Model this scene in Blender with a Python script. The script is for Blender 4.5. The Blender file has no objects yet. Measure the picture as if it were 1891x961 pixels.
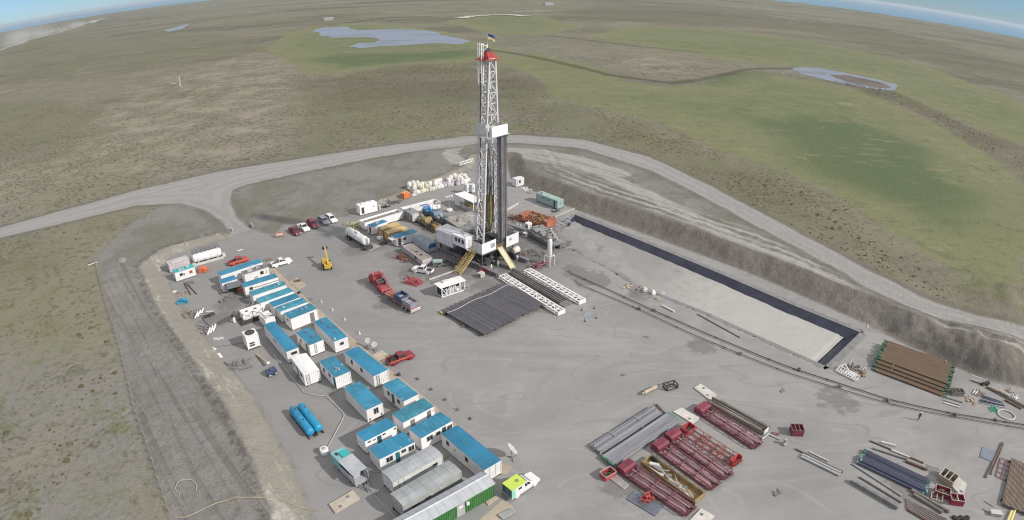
import bpy, math, random
import numpy as np
from mathutils import Vector, Matrix
R = math.radians
random.seed(7); rng = np.random.default_rng(7)
scene = bpy.context.scene
col = scene.collection

# ------------------------------------------------------------------ camera (wide action-camera lens) , sky, sun, exposure
CAM_H = 66.0; FOC = 1159.1; K3 = 0.069109; PITCH = R(25.518); ROLL = R(-0.021)
PW, PH = 1891.0, 961.0
cam = bpy.data.cameras.new('camera'); camo = bpy.data.objects.new('camera', cam); col.objects.link(camo)
scene.camera = camo
scene.render.engine = 'CYCLES'
camo.location = (0, 0, CAM_H)
camo.rotation_euler = (math.pi/2 - PITCH, 0, 0)
cam.type = 'PANO'; cam.panorama_type = 'FISHEYE_LENS_POLYNOMIAL'
cam.sensor_fit = 'HORIZONTAL'; cam.sensor_width = 36.0
_th = np.linspace(0, 1.1, 200); _r = FOC*(_th + K3*_th**3)*36.0/PW
_A = np.stack([_r, _r**2, _r**3, _r**4], 1); _k = np.linalg.lstsq(_A, _th, rcond=None)[0]
cam.fisheye_fov = R(170)
cam.fisheye_polynomial_k0 = 0.0
cam.fisheye_polynomial_k1, cam.fisheye_polynomial_k2, cam.fisheye_polynomial_k3, cam.fisheye_polynomial_k4 = [-float(a) for a in _k]
cam.clip_start = 0.5; cam.clip_end = 300000.0

SUN_AZ = R(-23.0); SUN_EL = R(33.0)          # direction to the sun: angle from +X towards +Y
world = bpy.data.worlds.new('World'); scene.world = world; world.use_nodes = True
wn = world.node_tree.nodes; wl = world.node_tree.links
for n in list(wn): wn.remove(n)
sky = wn.new('ShaderNodeTexSky'); sky.sky_type = 'NISHITA'; sky.sun_disc = False
sky.sun_elevation = SUN_EL; sky.sun_rotation = math.pi/2 - SUN_AZ
sky.altitude = 1800; sky.air_density = 1.0; sky.dust_density = 0.3; sky.ozone_density = 1.6
bg = wn.new('ShaderNodeBackground'); bg.inputs['Strength'].default_value = 0.10
wo = wn.new('ShaderNodeOutputWorld')
# unseen white cloud veil added to neutralise the skylight; pale blue low over the sea
tc = wn.new('ShaderNodeTexCoord'); sx = wn.new('ShaderNodeSeparateXYZ'); wl.new(tc.outputs['Generated'], sx.inputs[0])
mr = wn.new('ShaderNodeMapRange'); mr.interpolation_type = 'SMOOTHSTEP'; wl.new(sx.outputs[2], mr.inputs[0])
for i_, v_ in enumerate((0.06, 0.40, 0.0, 0.88)): mr.inputs[i_+1].default_value = v_
nz = wn.new('ShaderNodeTexNoise'); nz.inputs['Scale'].default_value = 2.2; nz.inputs['Detail'].default_value = 4; wl.new(tc.outputs['Generated'], nz.inputs['Vector'])
nm = wn.new('ShaderNodeMath'); nm.operation = 'MULTIPLY_ADD'; wl.new(nz.outputs['Fac'], nm.inputs[0]); nm.inputs[1].default_value = .5; nm.inputs[2].default_value = .72
vf = wn.new('ShaderNodeMath'); vf.operation = 'MULTIPLY'; vf.use_clamp = True; wl.new(mr.outputs[0], vf.inputs[0]); wl.new(nm.outputs[0], vf.inputs[1])
hs = wn.new('ShaderNodeMix'); hs.data_type = 'RGBA'; hs.blend_type = 'MULTIPLY'; hs.inputs[0].default_value = 1.0; wl.new(sky.outputs[0], hs.inputs[6]); hs.inputs[7].default_value = (.25, .355, .53, 1)
mx = wn.new('ShaderNodeMix'); mx.data_type = 'RGBA'; wl.new(vf.outputs[0], mx.inputs[0]); wl.new(hs.outputs[2], mx.inputs[6]); mx.inputs[7].default_value = (4.5, 4.4, 4.4, 1)
wl.new(mx.outputs[2], bg.inputs[0]); wl.new(bg.outputs[0], wo.inputs[0])
sd = bpy.data.lights.new('sun', 'SUN'); sd.energy = 2.2; sd.angle = R(1.6); sd.color = (1.0, 0.955, 0.9)
so = bpy.data.objects.new('sun', sd); col.objects.link(so)
so.rotation_euler = Vector((-math.cos(SUN_AZ)*math.cos(SUN_EL), -math.sin(SUN_AZ)*math.cos(SUN_EL), -math.sin(SUN_EL))).to_track_quat('-Z', 'Y').to_euler()
so.location = (80, -40, 90)
scene.view_settings.view_transform = 'Standard'; scene.view_settings.look = 'None'
scene.view_settings.exposure = 0.8; scene.view_settings.gamma = 1.0; scene.view_settings.use_curve_mapping = False
scene.cycles.volume_step_rate = 1.0
scene.cycles.max_bounces = 6
scene.cycles.filter_width = 1.15

# ------------------------------------------------------------------ from a place in the photograph to a place on the site
_R = np.array([math.cos(ROLL), math.sin(ROLL)*math.sin(PITCH), math.sin(ROLL)*math.cos(PITCH)])
_F = np.array([0, math.cos(PITCH), -math.sin(PITCH)]); _U0 = np.array([0, math.sin(PITCH), math.cos(PITCH)]); _X = np.array([1., 0, 0])
_R = math.cos(ROLL)*_X + math.sin(ROLL)*_U0; _U = -math.sin(ROLL)*_X + math.cos(ROLL)*_U0
def ray(px, py):
    u = px - PW/2; v = PH/2 - py; rad = math.hypot(u, v)
    t = rad/FOC
    for _ in range(8): t -= (FOC*(t + K3*t**3) - rad)/(FOC*(1 + 3*K3*t*t))
    return math.sin(t)*(u*_R + v*_U)/max(rad, 1e-9) + math.cos(t)*_F
def G(px, py, z=0.0):
    d = ray(px, py); s = (z - CAM_H)/min(d[2], -1e-4)
    return np.array([d[0]*s, d[1]*s, z])
def GP(pts, z=0.0): return [tuple(G(a, b, z)[:2]) for a, b in pts]
def V3(p, z=None): return Vector((p[0], p[1], p[2] if z is None else z))

# ------------------------------------------------------------------ mesh builder
class MB:
    def __init__(s): s.v = []; s.f = []; s.m = []; s.sm = []
    def add(s, vs, fs, mi=0, smooth=False):
        o = len(s.v); s.v += [tuple(v) for v in vs]
        for f in fs: s.f.append(tuple(o+i for i in f)); s.m.append(mi); s.sm.append(smooth)
        return s
    def box(s, x0, x1, y0, y1, z0, z1, mi=0):
        return s.add([(x0,y0,z0),(x1,y0,z0),(x1,y1,z0),(x0,y1,z0),(x0,y0,z1),(x1,y0,z1),(x1,y1,z1),(x0,y1,z1)],
                     [(3,2,1,0),(4,5,6,7),(0,1,5,4),(1,2,6,5),(2,3,7,6),(3,0,4,7)], mi)
    def cbox(s, c, d, rz=0.0, mi=0):
        ca, sa = math.cos(rz), math.sin(rz); vs = []
        for sz in (-1,1):
            for sx, sy in ((-1,-1),(1,-1),(1,1),(-1,1)):
                x, y = sx*d[0]/2, sy*d[1]/2
                vs.append((c[0]+x*ca-y*sa, c[1]+x*sa+y*ca, c[2]+sz*d[2]/2))
        return s.add(vs, [(3,2,1,0),(4,5,6,7),(0,1,5,4),(1,2,6,5),(2,3,7,6),(3,0,4,7)], mi)
    def bar(s, p, q, w, h=None, mi=0):
        p = Vector(p); q = Vector(q); h = w if h is None else h
        d = (q-p); 
        if d.length < 1e-6: return s
        d.normalize(); up = Vector((0,0,1))
        if abs(d.z) > .98: up = Vector((1,0,0))
        a = d.cross(up).normalized()*w/2; b = a.cross(d).normalized()*h/2
        vs = [p-a-b, p+a-b, p+a+b, p-a+b, q-a-b, q+a-b, q+a+b, q-a+b]
        return s.add(vs, [(0,1,2,3),(7,6,5,4),(4,5,1,0),(5,6,2,1),(6,7,3,2),(7,4,0,3)], mi)
    def tube(s, p, q, r, n=8, r2=None, mi=0, cap=True):
        p = Vector(p); q = Vector(q); r2 = r if r2 is None else r2
        d = (q-p).normalized(); up = Vector((0,0,1)) if abs(d.z) < .95 else Vector((1,0,0))
        a = d.cross(up).normalized(); b = d.cross(a).normalized()
        vs = []
        for c, rr in ((p, r), (q, r2)):
            for i in range(n):
                t = 2*math.pi*i/n; vs.append(c + a*math.cos(t)*rr + b*math.sin(t)*rr)
        s.add(vs, [(i, (i+1) % n, n+(i+1) % n, n+i) for i in range(n)], mi, True)
        if cap: s.add(vs[:n], [tuple(range(n))[::-1]], mi); s.add(vs[n:], [tuple(range(n))], mi)
        return s
    def path(s, pts, r, n=6, mi=0):
        pts = [Vector(p) for p in pts]; rings = []
        for i, p in enumerate(pts):
            d = (pts[min(i+1, len(pts)-1)] - pts[max(i-1, 0)]).normalized()
            up = Vector((0,0,1)) if abs(d.z) < .95 else Vector((1,0,0))
            a = d.cross(up).normalized(); b = d.cross(a).normalized()
            rings.append([p + a*math.cos(2*math.pi*k/n)*r + b*math.sin(2*math.pi*k/n)*r for k in range(n)])
        vs = [v for rg in rings for v in rg]; fs = []
        for i in range(len(pts)-1):
            for k in range(n): fs.append((i*n+k, i*n+(k+1) % n, (i+1)*n+(k+1) % n, (i+1)*n+k))
        return s.add(vs, fs, mi, True)
    def prism(s, poly, y0, y1, mi=0):            # outline in x,z pushed along y
        n = len(poly); vs = [(x, y0, z) for x, z in poly] + [(x, y1, z) for x, z in poly]
        return s.add(vs, [tuple(range(n)), tuple(range(2*n-1, n-1, -1))] + [(i, n+i, n+(i+1) % n, (i+1) % n) for i in range(n)], mi)
    def prismz(s, poly, z0, z1, mi=0):           # outline in x,y pushed along z
        n = len(poly); vs = [(p[0], p[1], z0) for p in poly] + [(p[0], p[1], z1) for p in poly]
        return s.add(vs, [tuple(range(n-1, -1, -1)), tuple(range(n, 2*n))] + [(i, (i+1) % n, n+(i+1) % n, n+i) for i in range(n)], mi)
    def lathe(s, prof, axis_p, axis_d, n=12, mi=0):   # profile (distance along axis, radius)
        p = Vector(axis_p); d = Vector(axis_d).normalized(); up = Vector((0,0,1)) if abs(d.z) < .95 else Vector((1,0,0))
        a = d.cross(up).normalized(); b = d.cross(a).normalized(); vs = []
        for t, r in prof:
            for k in range(n):
                an = 2*math.pi*k/n; vs.append(p + d*t + a*math.cos(an)*r + b*math.sin(an)*r)
        fs = []
        for i in range(len(prof)-1):
            for k in range(n): fs.append((i*n+k, i*n+(k+1) % n, (i+1)*n+(k+1) % n, (i+1)*n+k))
        s.add(vs, fs, mi, True)
        m = len(prof)-1
        s.add(vs[:n], [tuple(range(n))[::-1]], mi); s.add(vs[m*n:], [tuple(range(n))], mi)
        return s
    def build(s, name, mats, parent=None, loc=(0,0,0), rz=0.0):
        me = bpy.data.meshes.new(name); me.from_pydata(s.v, [], s.f)
        if not isinstance(mats, (list, tuple)): mats = [mats]
        for m in mats: me.materials.append(m)
        me.polygons.foreach_set('material_index', s.m); me.polygons.foreach_set('use_smooth', s.sm)
        me.update()
        o = bpy.data.objects.new(name, me); col.objects.link(o)
        o.location = loc; o.rotation_euler = (0, 0, rz)
        if parent is not None: o.parent = parent
        return o

def tag(o, label=None, cat=None, group=None, kind=None):
    if label: o['label'] = label
    if cat: o['category'] = cat
    if group: o['group'] = group
    if kind: o['kind'] = kind
    return o
def thing(name, label, cat, loc=(0,0,0), rz=0.0, group=None):
    o = bpy.data.objects.new(name, None); col.objects.link(o); o.empty_display_size = .2
    o.location = (loc[0], loc[1], loc[2] if len(loc) > 2 else 0.0); o.rotation_euler = (0, 0, rz)
    return tag(o, label, cat, group)
def dup(root, loc=None, rz=None, label=None, group=None):
    r = root.copy(); col.objects.link(r)
    if loc is not None: r.location = (loc[0], loc[1], loc[2] if len(loc) > 2 else 0.0)
    if rz is not None: r.rotation_euler = (0, 0, rz)
    if label: r['label'] = label
    if group: r['group'] = group
    for ch in list(root.children):
        c = ch.copy(); col.objects.link(c); c.parent = r
        for g in list(ch.children):
            d = g.copy(); col.objects.link(d); d.parent = c
    return r
def one(mb, name, mat, label, cat, loc=(0,0,0), rz=0.0, group=None):
    o = mb.build(name, mat, None, (loc[0], loc[1], loc[2] if len(loc) > 2 else 0.0), rz)
    return tag(o, label, cat, group)
def line(a, b, z=0.0):                 # two places in the photograph -> start, yaw, length
    p, q = G(*a, z), G(*b, z); d = q - p
    return p, math.atan2(d[1], d[0]), math.hypot(d[0], d[1])

# ------------------------------------------------------------------ materials
class NT:
    def __init__(s, name):
        s.mat = bpy.data.materials.new(name); s.mat.use_nodes = True
        s.n = s.mat.node_tree.nodes; s.l = s.mat.node_tree.links
        s.p = s.n['Principled BSDF']; s.out = s.n['Material Output']
    def node(s, t, **kw):
        n = s.n.new(t)
        for k, v in kw.items(): setattr(n, k, v)
        return n
    def link(s, a, b): s.l.new(a, b)
    def val(s, sock, v):
        if isinstance(v, (int, float)): sock.default_value = v
        elif isinstance(v, tuple): sock.default_value = (*v, 1.0) if len(v) == 3 and sock.type == 'RGBA' else v
        else: s.l.new(v, sock)
    def noise(s, vec, scale, detail=4, rough=.55, dist=0.0):
        n = s.node('ShaderNodeTexNoise'); s.val(n.inputs['Vector'], vec); n.inputs['Scale'].default_value = scale
        n.inputs['Detail'].default_value = detail; n.inputs['Roughness'].default_value = rough; n.inputs['Distortion'].default_value = dist
        return n.outputs['Fac']
    def math(s, op, a, b=0.0, c=None):
        n = s.node('ShaderNodeMath', operation=op); s.val(n.inputs[0], a); s.val(n.inputs[1], b)
        if c is not None: s.val(n.inputs[2], c)
        return n.outputs[0]
    def step(s, x, lo, hi, a=0.0, b=1.0):
        n = s.node('ShaderNodeMapRange', interpolation_type='SMOOTHSTEP'); s.val(n.inputs[0], x)
        for i, v in enumerate((lo, hi, a, b)): s.val(n.inputs[i+1], v)
        return n.outputs[0]
    def mix(s, f, a, b, blend='MIX'):
        n = s.node('ShaderNodeMix', data_type='RGBA', blend_type=blend)
        s.val(n.inputs[0], f); s.val(n.inputs[6], a); s.val(n.inputs[7], b)
        return n.outputs[2]
    def mapping(s, vec, rot=(0,0,0), scale=(1,1,1), loc=(0,0,0)):
        n = s.node('ShaderNodeMapping'); s.link(vec, n.inputs[0])
        n.inputs['Location'].default_value = loc; n.inputs['Rotation'].default_value = rot; n.inputs['Scale'].default_value = scale
        return n.outputs[0]
    def attr(s, name): return s.node('ShaderNodeAttribute', attribute_name=name).outputs['Fac']
    def bump(s, h, strength=.5, dist=.1):
        n = s.node('ShaderNodeBump'); n.inputs['Strength'].default_value = strength; n.inputs['Distance'].default_value = dist
        s.link(h, n.inputs['Height']); s.link(n.outputs[0], s.p.inputs['Normal'])
_M = {}
def paint(name, rgb, rough=.55, var=.18, scale=.7, dirt=.25, dirt_rgb=(.20,.175,.15), metal=0.0, streak=None, vary=.10):
    if name in _M: return _M[name]
    t = NT(name); co = t.node('ShaderNodeTexCoord').outputs['Object']
    rnd = t.node('ShaderNodeObjectInfo').outputs['Random']
    off = t.node('ShaderNodeVectorMath', operation='SCALE'); cmb = t.node('ShaderNodeCombineXYZ')
    for i in range(3): t.link(rnd, cmb.inputs[i])
    t.link(cmb.outputs[0], off.inputs[0]); off.inputs['Scale'].default_value = 37.0
    ad = t.node('ShaderNodeVectorMath', operation='ADD'); t.link(co, ad.inputs[0]); t.link(off.outputs[0], ad.inputs[1])
    v = ad.outputs[0]
    n1 = t.noise(v, scale, 5, .6)
    lo = tuple(c*(1-var) for c in rgb); hi = tuple(min(1, c*(1+var*.7)) for c in rgb)
    c = t.mix(t.step(n1, .3, .7), lo, hi)
    n2 = t.noise(v, scale*3.1, 6, .7)
    c = t.mix(t.math('MULTIPLY', t.step(n2, .48, .75), dirt), c, dirt_rgb)
    if streak:                                   # worn strips where the paint has gone
        ax, ssc, srgb, amt = streak
        sc = (ssc, .5, .5) if ax == 'x' else (.5, ssc, .5)
        n3 = t.noise(t.mapping(v, scale=sc), 1.0, 3, .6)
        n4 = t.noise(v, .45, 2)
        f = t.math('MULTIPLY', t.step(n3, .60, .68), t.step(n4, .46, .62))
        c = t.mix(t.math('MULTIPLY', f, amt), c, srgb)
    if vary:
        sv = t.node('ShaderNodeVectorMath', operation='SCALE'); t.link(c, sv.inputs[0]); t.link(t.step(rnd, 0, 1, 1-vary, 1+vary), sv.inputs['Scale']); c = sv.outputs[0]
    t.link(c, t.p.inputs['Base Color']); t.p.inputs['Metallic'].default_value = metal
    t.link(t.step(n2, .2, .8, rough-.08, rough+.12), t.p.inputs['Roughness'])
    _M[name] = t.mat; return t.mat
def glass(name='dark_glass', rgb=(.015,.018,.022), rough=.12):
    if name in _M: return _M[name]
    t = NT(name); co = t.node('ShaderNodeTexCoord').outputs['Object']
    t.link(t.mix(t.noise(co, 1.3, 2), rgb, tuple(c*2.2+.01 for c in rgb)), t.p.inputs['Base Color'])
    t.p.inputs['Roughness'].default_value = rough; t.p.inputs['IOR'].default_value = 1.5
    _M[name] = t.mat; return t.mat

WHITE = paint('white_paint', (.78,.77,.75), .5, .08, .5, .14)
WHITE2 = paint('chalky_white_paint', (.66,.655,.64), .6, .12, .6, .3)
OFFW = paint('old_white_paint', (.58,.56,.53), .6, .15, .8, .4)
BLUE = paint('blue_roof_paint', (.030,.205,.32), .5, .2, .35, .14, (.22,.30,.33), streak=('x', 3.2, (.42,.55,.6), .9))
BLUE2 = paint('faded_blue_roof_paint', (.04,.235,.32), .55, .22, .45, .3, (.22,.25,.25), streak=('x', 3.0, (.40,.5,.52), .85))
BLUEC = paint('plain_blue_roof_paint', (.024,.20,.335), .5, .2, .3, .16, (.16,.28,.33))
TEAL = paint('turquoise_paint', (.03,.42,.42), .5, .1, .6, .2)
TANKB = paint('blue_tank_paint', (.025,.27,.47), .45, .18, .6, .14, (.25,.32,.34))
GREYR = paint('galvanised_sheet', (.43,.45,.47), .45, .12, .5, .2, (.3,.3,.3), metal=.15)
GREYR2 = paint('weathered_sheet', (.36,.385,.385), .5, .15, .5, .3, (.28,.28,.27))
GREYW = paint('pale_grey_wall', (.60,.60,.58), .55, .1, .6, .3)
GREYW2 = paint('dull_grey_wall', (.42,.425,.415), .55, .12, .6, .3)
GREEN = paint('green_wall_paint', (.055,.20,.05), .5, .15, .6, .12)
MINT = paint('pale_mint_paint', (.36,.50,.44), .55, .1, .6, .25)
DARK = paint('dark_steel', (.055,.053,.052), .6, .3, .9, .4, (.13,.115,.10))
STEEL = paint('grey_steel', (.20,.195,.19), .55, .25, .9, .4, (.16,.13,.11))
LSTEEL = paint('light_steel', (.42,.42,.41), .5, .18, .9, .3)
MAROON = paint('maroon_paint', (.20,.035,.055), .55, .25, .8, .35, (.22,.15,.14))
DUSTYRED = paint('dusty_maroon_paint', (.27,.12,.14), .65, .25, .8, .5, (.28,.23,.22))
RED = paint('red_paint', (.40,.065,.055), .5, .18, .7, .25, (.2,.13,.11))
CARRED = paint('car_red', (.27,.03,.045), .35, .1, .6, .25, (.3,.2,.18))
VIVID = paint('truck_red', (.40,.055,.07), .45, .2, .8, .35, (.33,.2,.19))
ORANGE = paint('orange_paint', (.62,.19,.05), .55, .15, .7, .25)
RUSTO = paint('rusty_orange_paint', (.48,.16,.07), .65, .3, .7, .5, (.2,.12,.08))
YELLOW = paint('yellow_paint', (.55,.36,.05), .5, .15, .7, .3)
YELLOWD = paint('dusty_yellow_paint', (.48,.38,.17), .6, .2, .8, .5, (.28,.24,.18))
CREAM = paint('cream_sheet', (.60,.55,.36), .55, .12, .7, .3)
RUST = paint('rusted_steel', (.165,.105,.070), .75, .25, 1.2, .4, (.10,.065,.045))
PIPED = paint('dark_drill_pipe', (.135,.13,.142), .5, .22, .5, .3, (.18,.17,.165), vary=.17)
PIPEG = paint('grey_tubing', (.24,.24,.265), .5, .18, .4, .25, (.17,.16,.155), vary=.3)
PIPEB = paint('blue_grey_casing', (.085,.095,.15), .5, .2, .4, .3, (.15,.15,.17), vary=.25)
PIPEBR = paint('brown_casing', (.19,.128,.080), .7, .18, .35, .4, (.13,.085,.055), vary=.09)
CAPG = paint('green_cap', (.03,.20,.12), .5, .2, 1.0, .25)
BLUEST = paint('blue_machine_paint', (.04,.14,.33), .5, .2, .8, .35, (.12,.12,.13))
NAVY = paint('navy_tank_paint', (.055,.085,.16), .5, .2, .8, .3)
CONC = paint('concrete', (.50,.46,.40), .85, .14, .6, .3, (.34,.30,.26))
WOOD = paint('tan_board', (.44,.37,.28), .8, .18, .7, .35, (.30,.26,.2))
TIMBER = paint('grey_timber', (.26,.22,.18), .8, .25, 1.0, .4)
RUBBER = paint('tyre_rubber', (.028,.027,.026), .85, .2, 2.0, .4, (.12,.11,.10))
BAGW = paint('white_woven_bag', (.70,.68,.64), .8, .12, 1.2, .3, (.45,.42,.36))
BAGY = paint('yellowed_woven_bag', (.60,.59,.46), .8, .15, 1.2, .35, (.42,.4,.3))
BAGL = paint('lilac_grey_bag', (.50,.46,.50), .8, .15, 1.2, .3, (.36,.33,.34))
CARW = paint('car_white', (.80,.80,.79), .3, .04, .6, .08)
CARS = paint('car_silver', (.34,.36,.39), .3, .06, .6, .12, metal=.4)
LIME = paint('lime_roof', (.52,.66,.10), .4, .06, .6, .08)
TEALD = paint('dark_teal_panel', (.02,.10,.12), .3, .12, .6, .08)
TARP = paint('blue_tarp', (.04,.30,.45), .5, .2, 1.0, .2)
BLK = paint('black_rubber_sheet', (.02,.02,.022), .6, .3, .6, .2, (.07,.07,.07))
SKIN = paint('skin', (.42,.25,.17), .6, .05, 3, .0)
CLOTH = paint('dark_overall', (.03,.032,.045), .85, .2, 3, .2)
CLOTHW = paint('pale_overall', (.66,.66,.66), .85, .1, 3, .1)
GLASS = glass()
LAMPW = paint('lamp_glass', (.85,.85,.82), .2, .03, 2, 0)
# ------------------------------------------------------------------ terrain
def sdf(P, poly):                       # signed distance to an outline, positive inside
    x, y = P[:, 0], P[:, 1]; d2 = np.full(len(x), 1e18); ins = np.zeros(len(x), bool)
    n = len(poly)
    for i in range(n):
        ax, ay = poly[i]; bx, by = poly[(i+1) % n]
        ex, ey = bx-ax, by-ay; L = ex*ex+ey*ey+1e-12
        t = np.clip(((x-ax)*ex+(y-ay)*ey)/L, 0, 1)
        d2 = np.minimum(d2, (x-ax-t*ex)**2+(y-ay-t*ey)**2)
        c = ((ay > y) != (by > y)) & (x < (bx-ax)*(y-ay)/((by-ay) if abs(by-ay) > 1e-9 else 1e-9)+ax)
        ins ^= c
    d = np.sqrt(d2); return np.where(ins, d, -d)
def dline(P, pts):                      # distance to a polyline
    x, y = P[:, 0], P[:, 1]; d2 = np.full(len(x), 1e18)
    for (ax, ay), (bx, by) in zip(pts[:-1], pts[1:]):
        ex, ey = bx-ax, by-ay; L = ex*ex+ey*ey+1e-12
        t = np.clip(((x-ax)*ex+(y-ay)*ey)/L, 0, 1)
        d2 = np.minimum(d2, (x-ax-t*ex)**2+(y-ay-t*ey)**2)
    return np.sqrt(d2)
def resample(pts, n):
    pts = [np.array(p[:2]) for p in pts]; s = np.concatenate([[0], np.cumsum([np.linalg.norm(b-a) for a, b in zip(pts[:-1], pts[1:])])])
    q = np.linspace(0, s[-1], n); return np.stack([np.interp(q, s, [p[i] for p in pts]) for i in (0, 1)], 1)
def sstep(x, a, b):
    t = np.clip((x-a)/(b-a), 0, 1); return t*t*(3-2*t)
_perm = rng.permutation(512)
def vnoise(x, y):
    xi = np.floor(x).astype(int); yi = np.floor(y).astype(int); fx = x-xi; fy = y-yi
    fx = fx*fx*(3-2*fx); fy = fy*fy*(3-2*fy)
    h = lambda a, b: _perm[(_perm[a % 512]+b) % 512]/511.0
    return (h(xi,yi)*(1-fx)+h(xi+1,yi)*fx)*(1-fy)+(h(xi,yi+1)*(1-fx)+h(xi+1,yi+1)*fx)*fy
def fbm(x, y, o=4):
    s = 0; a = .5
    for k in range(o): s = s+a*(vnoise(x*2**k+17.3*k, y*2**k+9.1*k)-.5); a *= .55
    return s

PAD = GP([(600,1010),(545,868),(475,742),(402,650),(335,565),(298,495),(322,472),(425,440),(470,428),(505,440),(522,416),(640,401),
          (745,365),(868,316),(886,296),(935,298),(942,330),(965,344),(1002,363),(1070,391),(1200,437),(1400,512),(1600,600),(1652,627),(1765,680),
          (1840,708),(1891,718),(2050,790),(2050,1150),(560,1150)])
_PHI = [-180,-130,-100,-60,-33,-24,-18,-8,40,80,95,105,125,140,150,160,170,180]
_HH = [1.7,1.7,1.6,1.2,1.9,2.1,2.5,3.2,3.4,3.2,2.0,.9,.8,.5,.12,.12,.9,1.7]
_WW = [5.2,5.2,5.2,5,17,15,11,7,7,7,5,3,2.5,2.5,5,5,4.5,5.2]
def base_height(P):
    d = -sdf(P, PAD); phi = np.degrees(np.arctan2(P[:,1]-130, P[:,0]-5))
    H = np.interp(phi, _PHI, _HH); W = np.interp(phi, _PHI, _WW)
    H = H+(1.4-H)*sstep(d, 90, 330)
    t = np.clip(d/W, 0, 1); return H*(.82*t+.18*sstep(t, 0, 1)), d
def bank_zone(P, d):
    return np.interp(np.degrees(np.arctan2(P[:,1]-130, P[:,0]-5)), _PHI, _WW)*np.where(d > 0, 1, 1)
def TP(pts):                            # places in the photograph on the sloping land outside the pad
    out = []
    for px, py in pts:
        z = 0.0
        for _ in range(5):
            p = G(px, py, z); z = float(base_height(np.array([[p[0], p[1]]]))[0][0])
        out.append((p[0], p[1]))
    return out
ROAD = TP([(-60,438),(0,422),(100,394),(250,353),(400,319),(550,295),(700,272),(850,253),(960,250),(1080,259),(1200,291),(1300,338),(1400,391),(1500,443),
           (1600,498),(1700,549),(1800,584),(1891,608),(2000,640),(2000,672),(1891,632),(1800,611),(1700,579),(1600,529),(1500,471),(1400,419),(1300,364),
           (1200,314),(1080,275),(960,264),(880,265),(800,275),(700,290),(560,318),(450,343),(428,352),(424,372),(436,400),(460,424),(520,440),(490,470),(440,446),
           (408,408),(380,388),(330,376),(250,380),(120,412),(0,440),(-60,456)])
DIRT = TP([(178,490),(175,478),(225,425),(300,380),(350,355),(560,318),(800,275),(880,262),(960,262),(1080,273),(1200,312),(1300,362),(1400,417),(1500,470),(1600,528),
           (1700,578),(1800,610),(1891,632),(2050,700)])+GP([(2050,1150),(380,1150),(330,1000),(318,961),(298,900),(250,760),(213,620)])
STAINS_SHADE = [(1080,512,5.5),(1062,500,5),(1110,520,4),(835,492,9),(800,500,6),(985,478,8),(950,490,6),(690,455,5),(655,462,5),(735,470,4),(1545,742,5),(430,560,6),(400,590,5),(1180,545,4),(900,530,5),(1150,900,4),(1680,905,5),(760,500,5),(715,560,4),(560,560,4),(1290,640,4),(1000,560,5)]  # dark pad stains; left of the rig they also paint in its shade
STRIP = TP([(178,490),(225,478),(298,500),(335,570),(402,660),(475,745),(545,870),(610,1010)])+GP([(620,1150),(380,1150),(330,1010),(318,961),(298,900),(250,760),(213,620)])
TRACK = [TP(q) for q in ([(930,276),(1000,281),(1080,297),(1150,322)],
        [(932,292),(1040,300),(1110,320),(1200,362),(1300,412),(1400,468),(1500,524),(1620,582),(1740,622),(1860,655)],
        [(1450,480),(1560,540),(1660,585),(1780,628)], [(850,262),(830,285),(845,300)])]
MEAD = [TP(q) for q in ([(490,92),(530,62),(580,50),(680,42),(820,58),(880,78),(960,96),(900,112),(820,118),(740,119),(640,134),(575,141),(548,122),(515,106)],
        [(905,112),(1000,98),(1080,118),(1150,150),(1230,160),(1300,156),(1330,138),(1400,130),(1470,146),(1560,160),(1640,190),(1700,215),(1780,262),(1850,302),
         (1891,345),(1990,400),(1990,500),(1890,480),(1840,556),(1800,535),(1740,490),(1650,430),(1560,370),(1460,322),(1400,300),(1330,280),(1260,243),(1170,215),
         (1070,192),(1018,178),(1003,150),(960,128)],
        [(1080,70),(1200,85),(1330,110),(1460,124),(1600,140),(1640,162),(1700,190),(1800,232),(1891,270),(1990,310),(1990,240),(1891,190),(1700,120),(1500,78),(1300,52),(1160,50)],
        [(820,40),(900,26),(1000,30),(1080,52),(1000,66),(900,62)])]
TAN = [TP(q) for q in ([(130,290),(200,200),(330,130),(480,95),(540,120),(570,200),(540,260),(400,305),(250,322),(100,352),(0,372),(-60,360),(0,318)],
        [(1130,112),(1200,104),(1290,116),(1280,134),(1190,138)], [(1280,142),(1440,148),(1500,160),(1420,168),(1300,160)], [(1640,470),(1700,500),(1790,560),(1740,556),(1650,498)])]
DARKV = [TP(q) for q in ([(600,150),(700,122),(800,116),(930,130),(1000,168),(960,185),(800,175),(640,190)], [(1160,60),(1330,84),(1480,112),(1640,150),(1740,205),(1891,290),(1891,330),(1780,270),(1660,195),(1500,128),(1320,100)],
        [(1000,40),(1240,44),(1500,60),(1700,110),(1891,170),(1891,120),(1650,60),(1400,20),(1100,10)],
        [(1180,225),(1330,290),(1460,340),(1620,440),(1810,560),(1790,575),(1640,505),(1450,410),(1300,325),(1190,260)])]
OLIVE = [TP(q) for q in ([(-60,190),(100,185),(190,205),(150,250),(60,282),(-60,300)], [(0,70),(200,72),(420,62),(490,92),(330,122),(190,148),(60,150),(0,150)], [(560,168),(700,160),(880,190),(880,245),(700,268),(560,290),(535,235)], [(960,200),(1060,200),(1200,240),(1400,332),(1600,452),(1500,440),(1300,345),(1130,268),(960,240)], [(0,440),(170,470),(200,560),(150,600),(60,560),(0,520)])]
LUSH = [TP(q) for q in ([(1430,230),(1560,215),(1700,270),(1790,360),(1760,420),(1620,370),(1500,300)],[(560,110),(640,100),(760,98),(880,92),(900,105),(760,114),(620,126)],
        [(1250,148),(1340,124),(1440,126),(1400,140),(1320,158)],[(1060,68),(1130,76),(1110,84),(1050,78)])]
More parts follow.
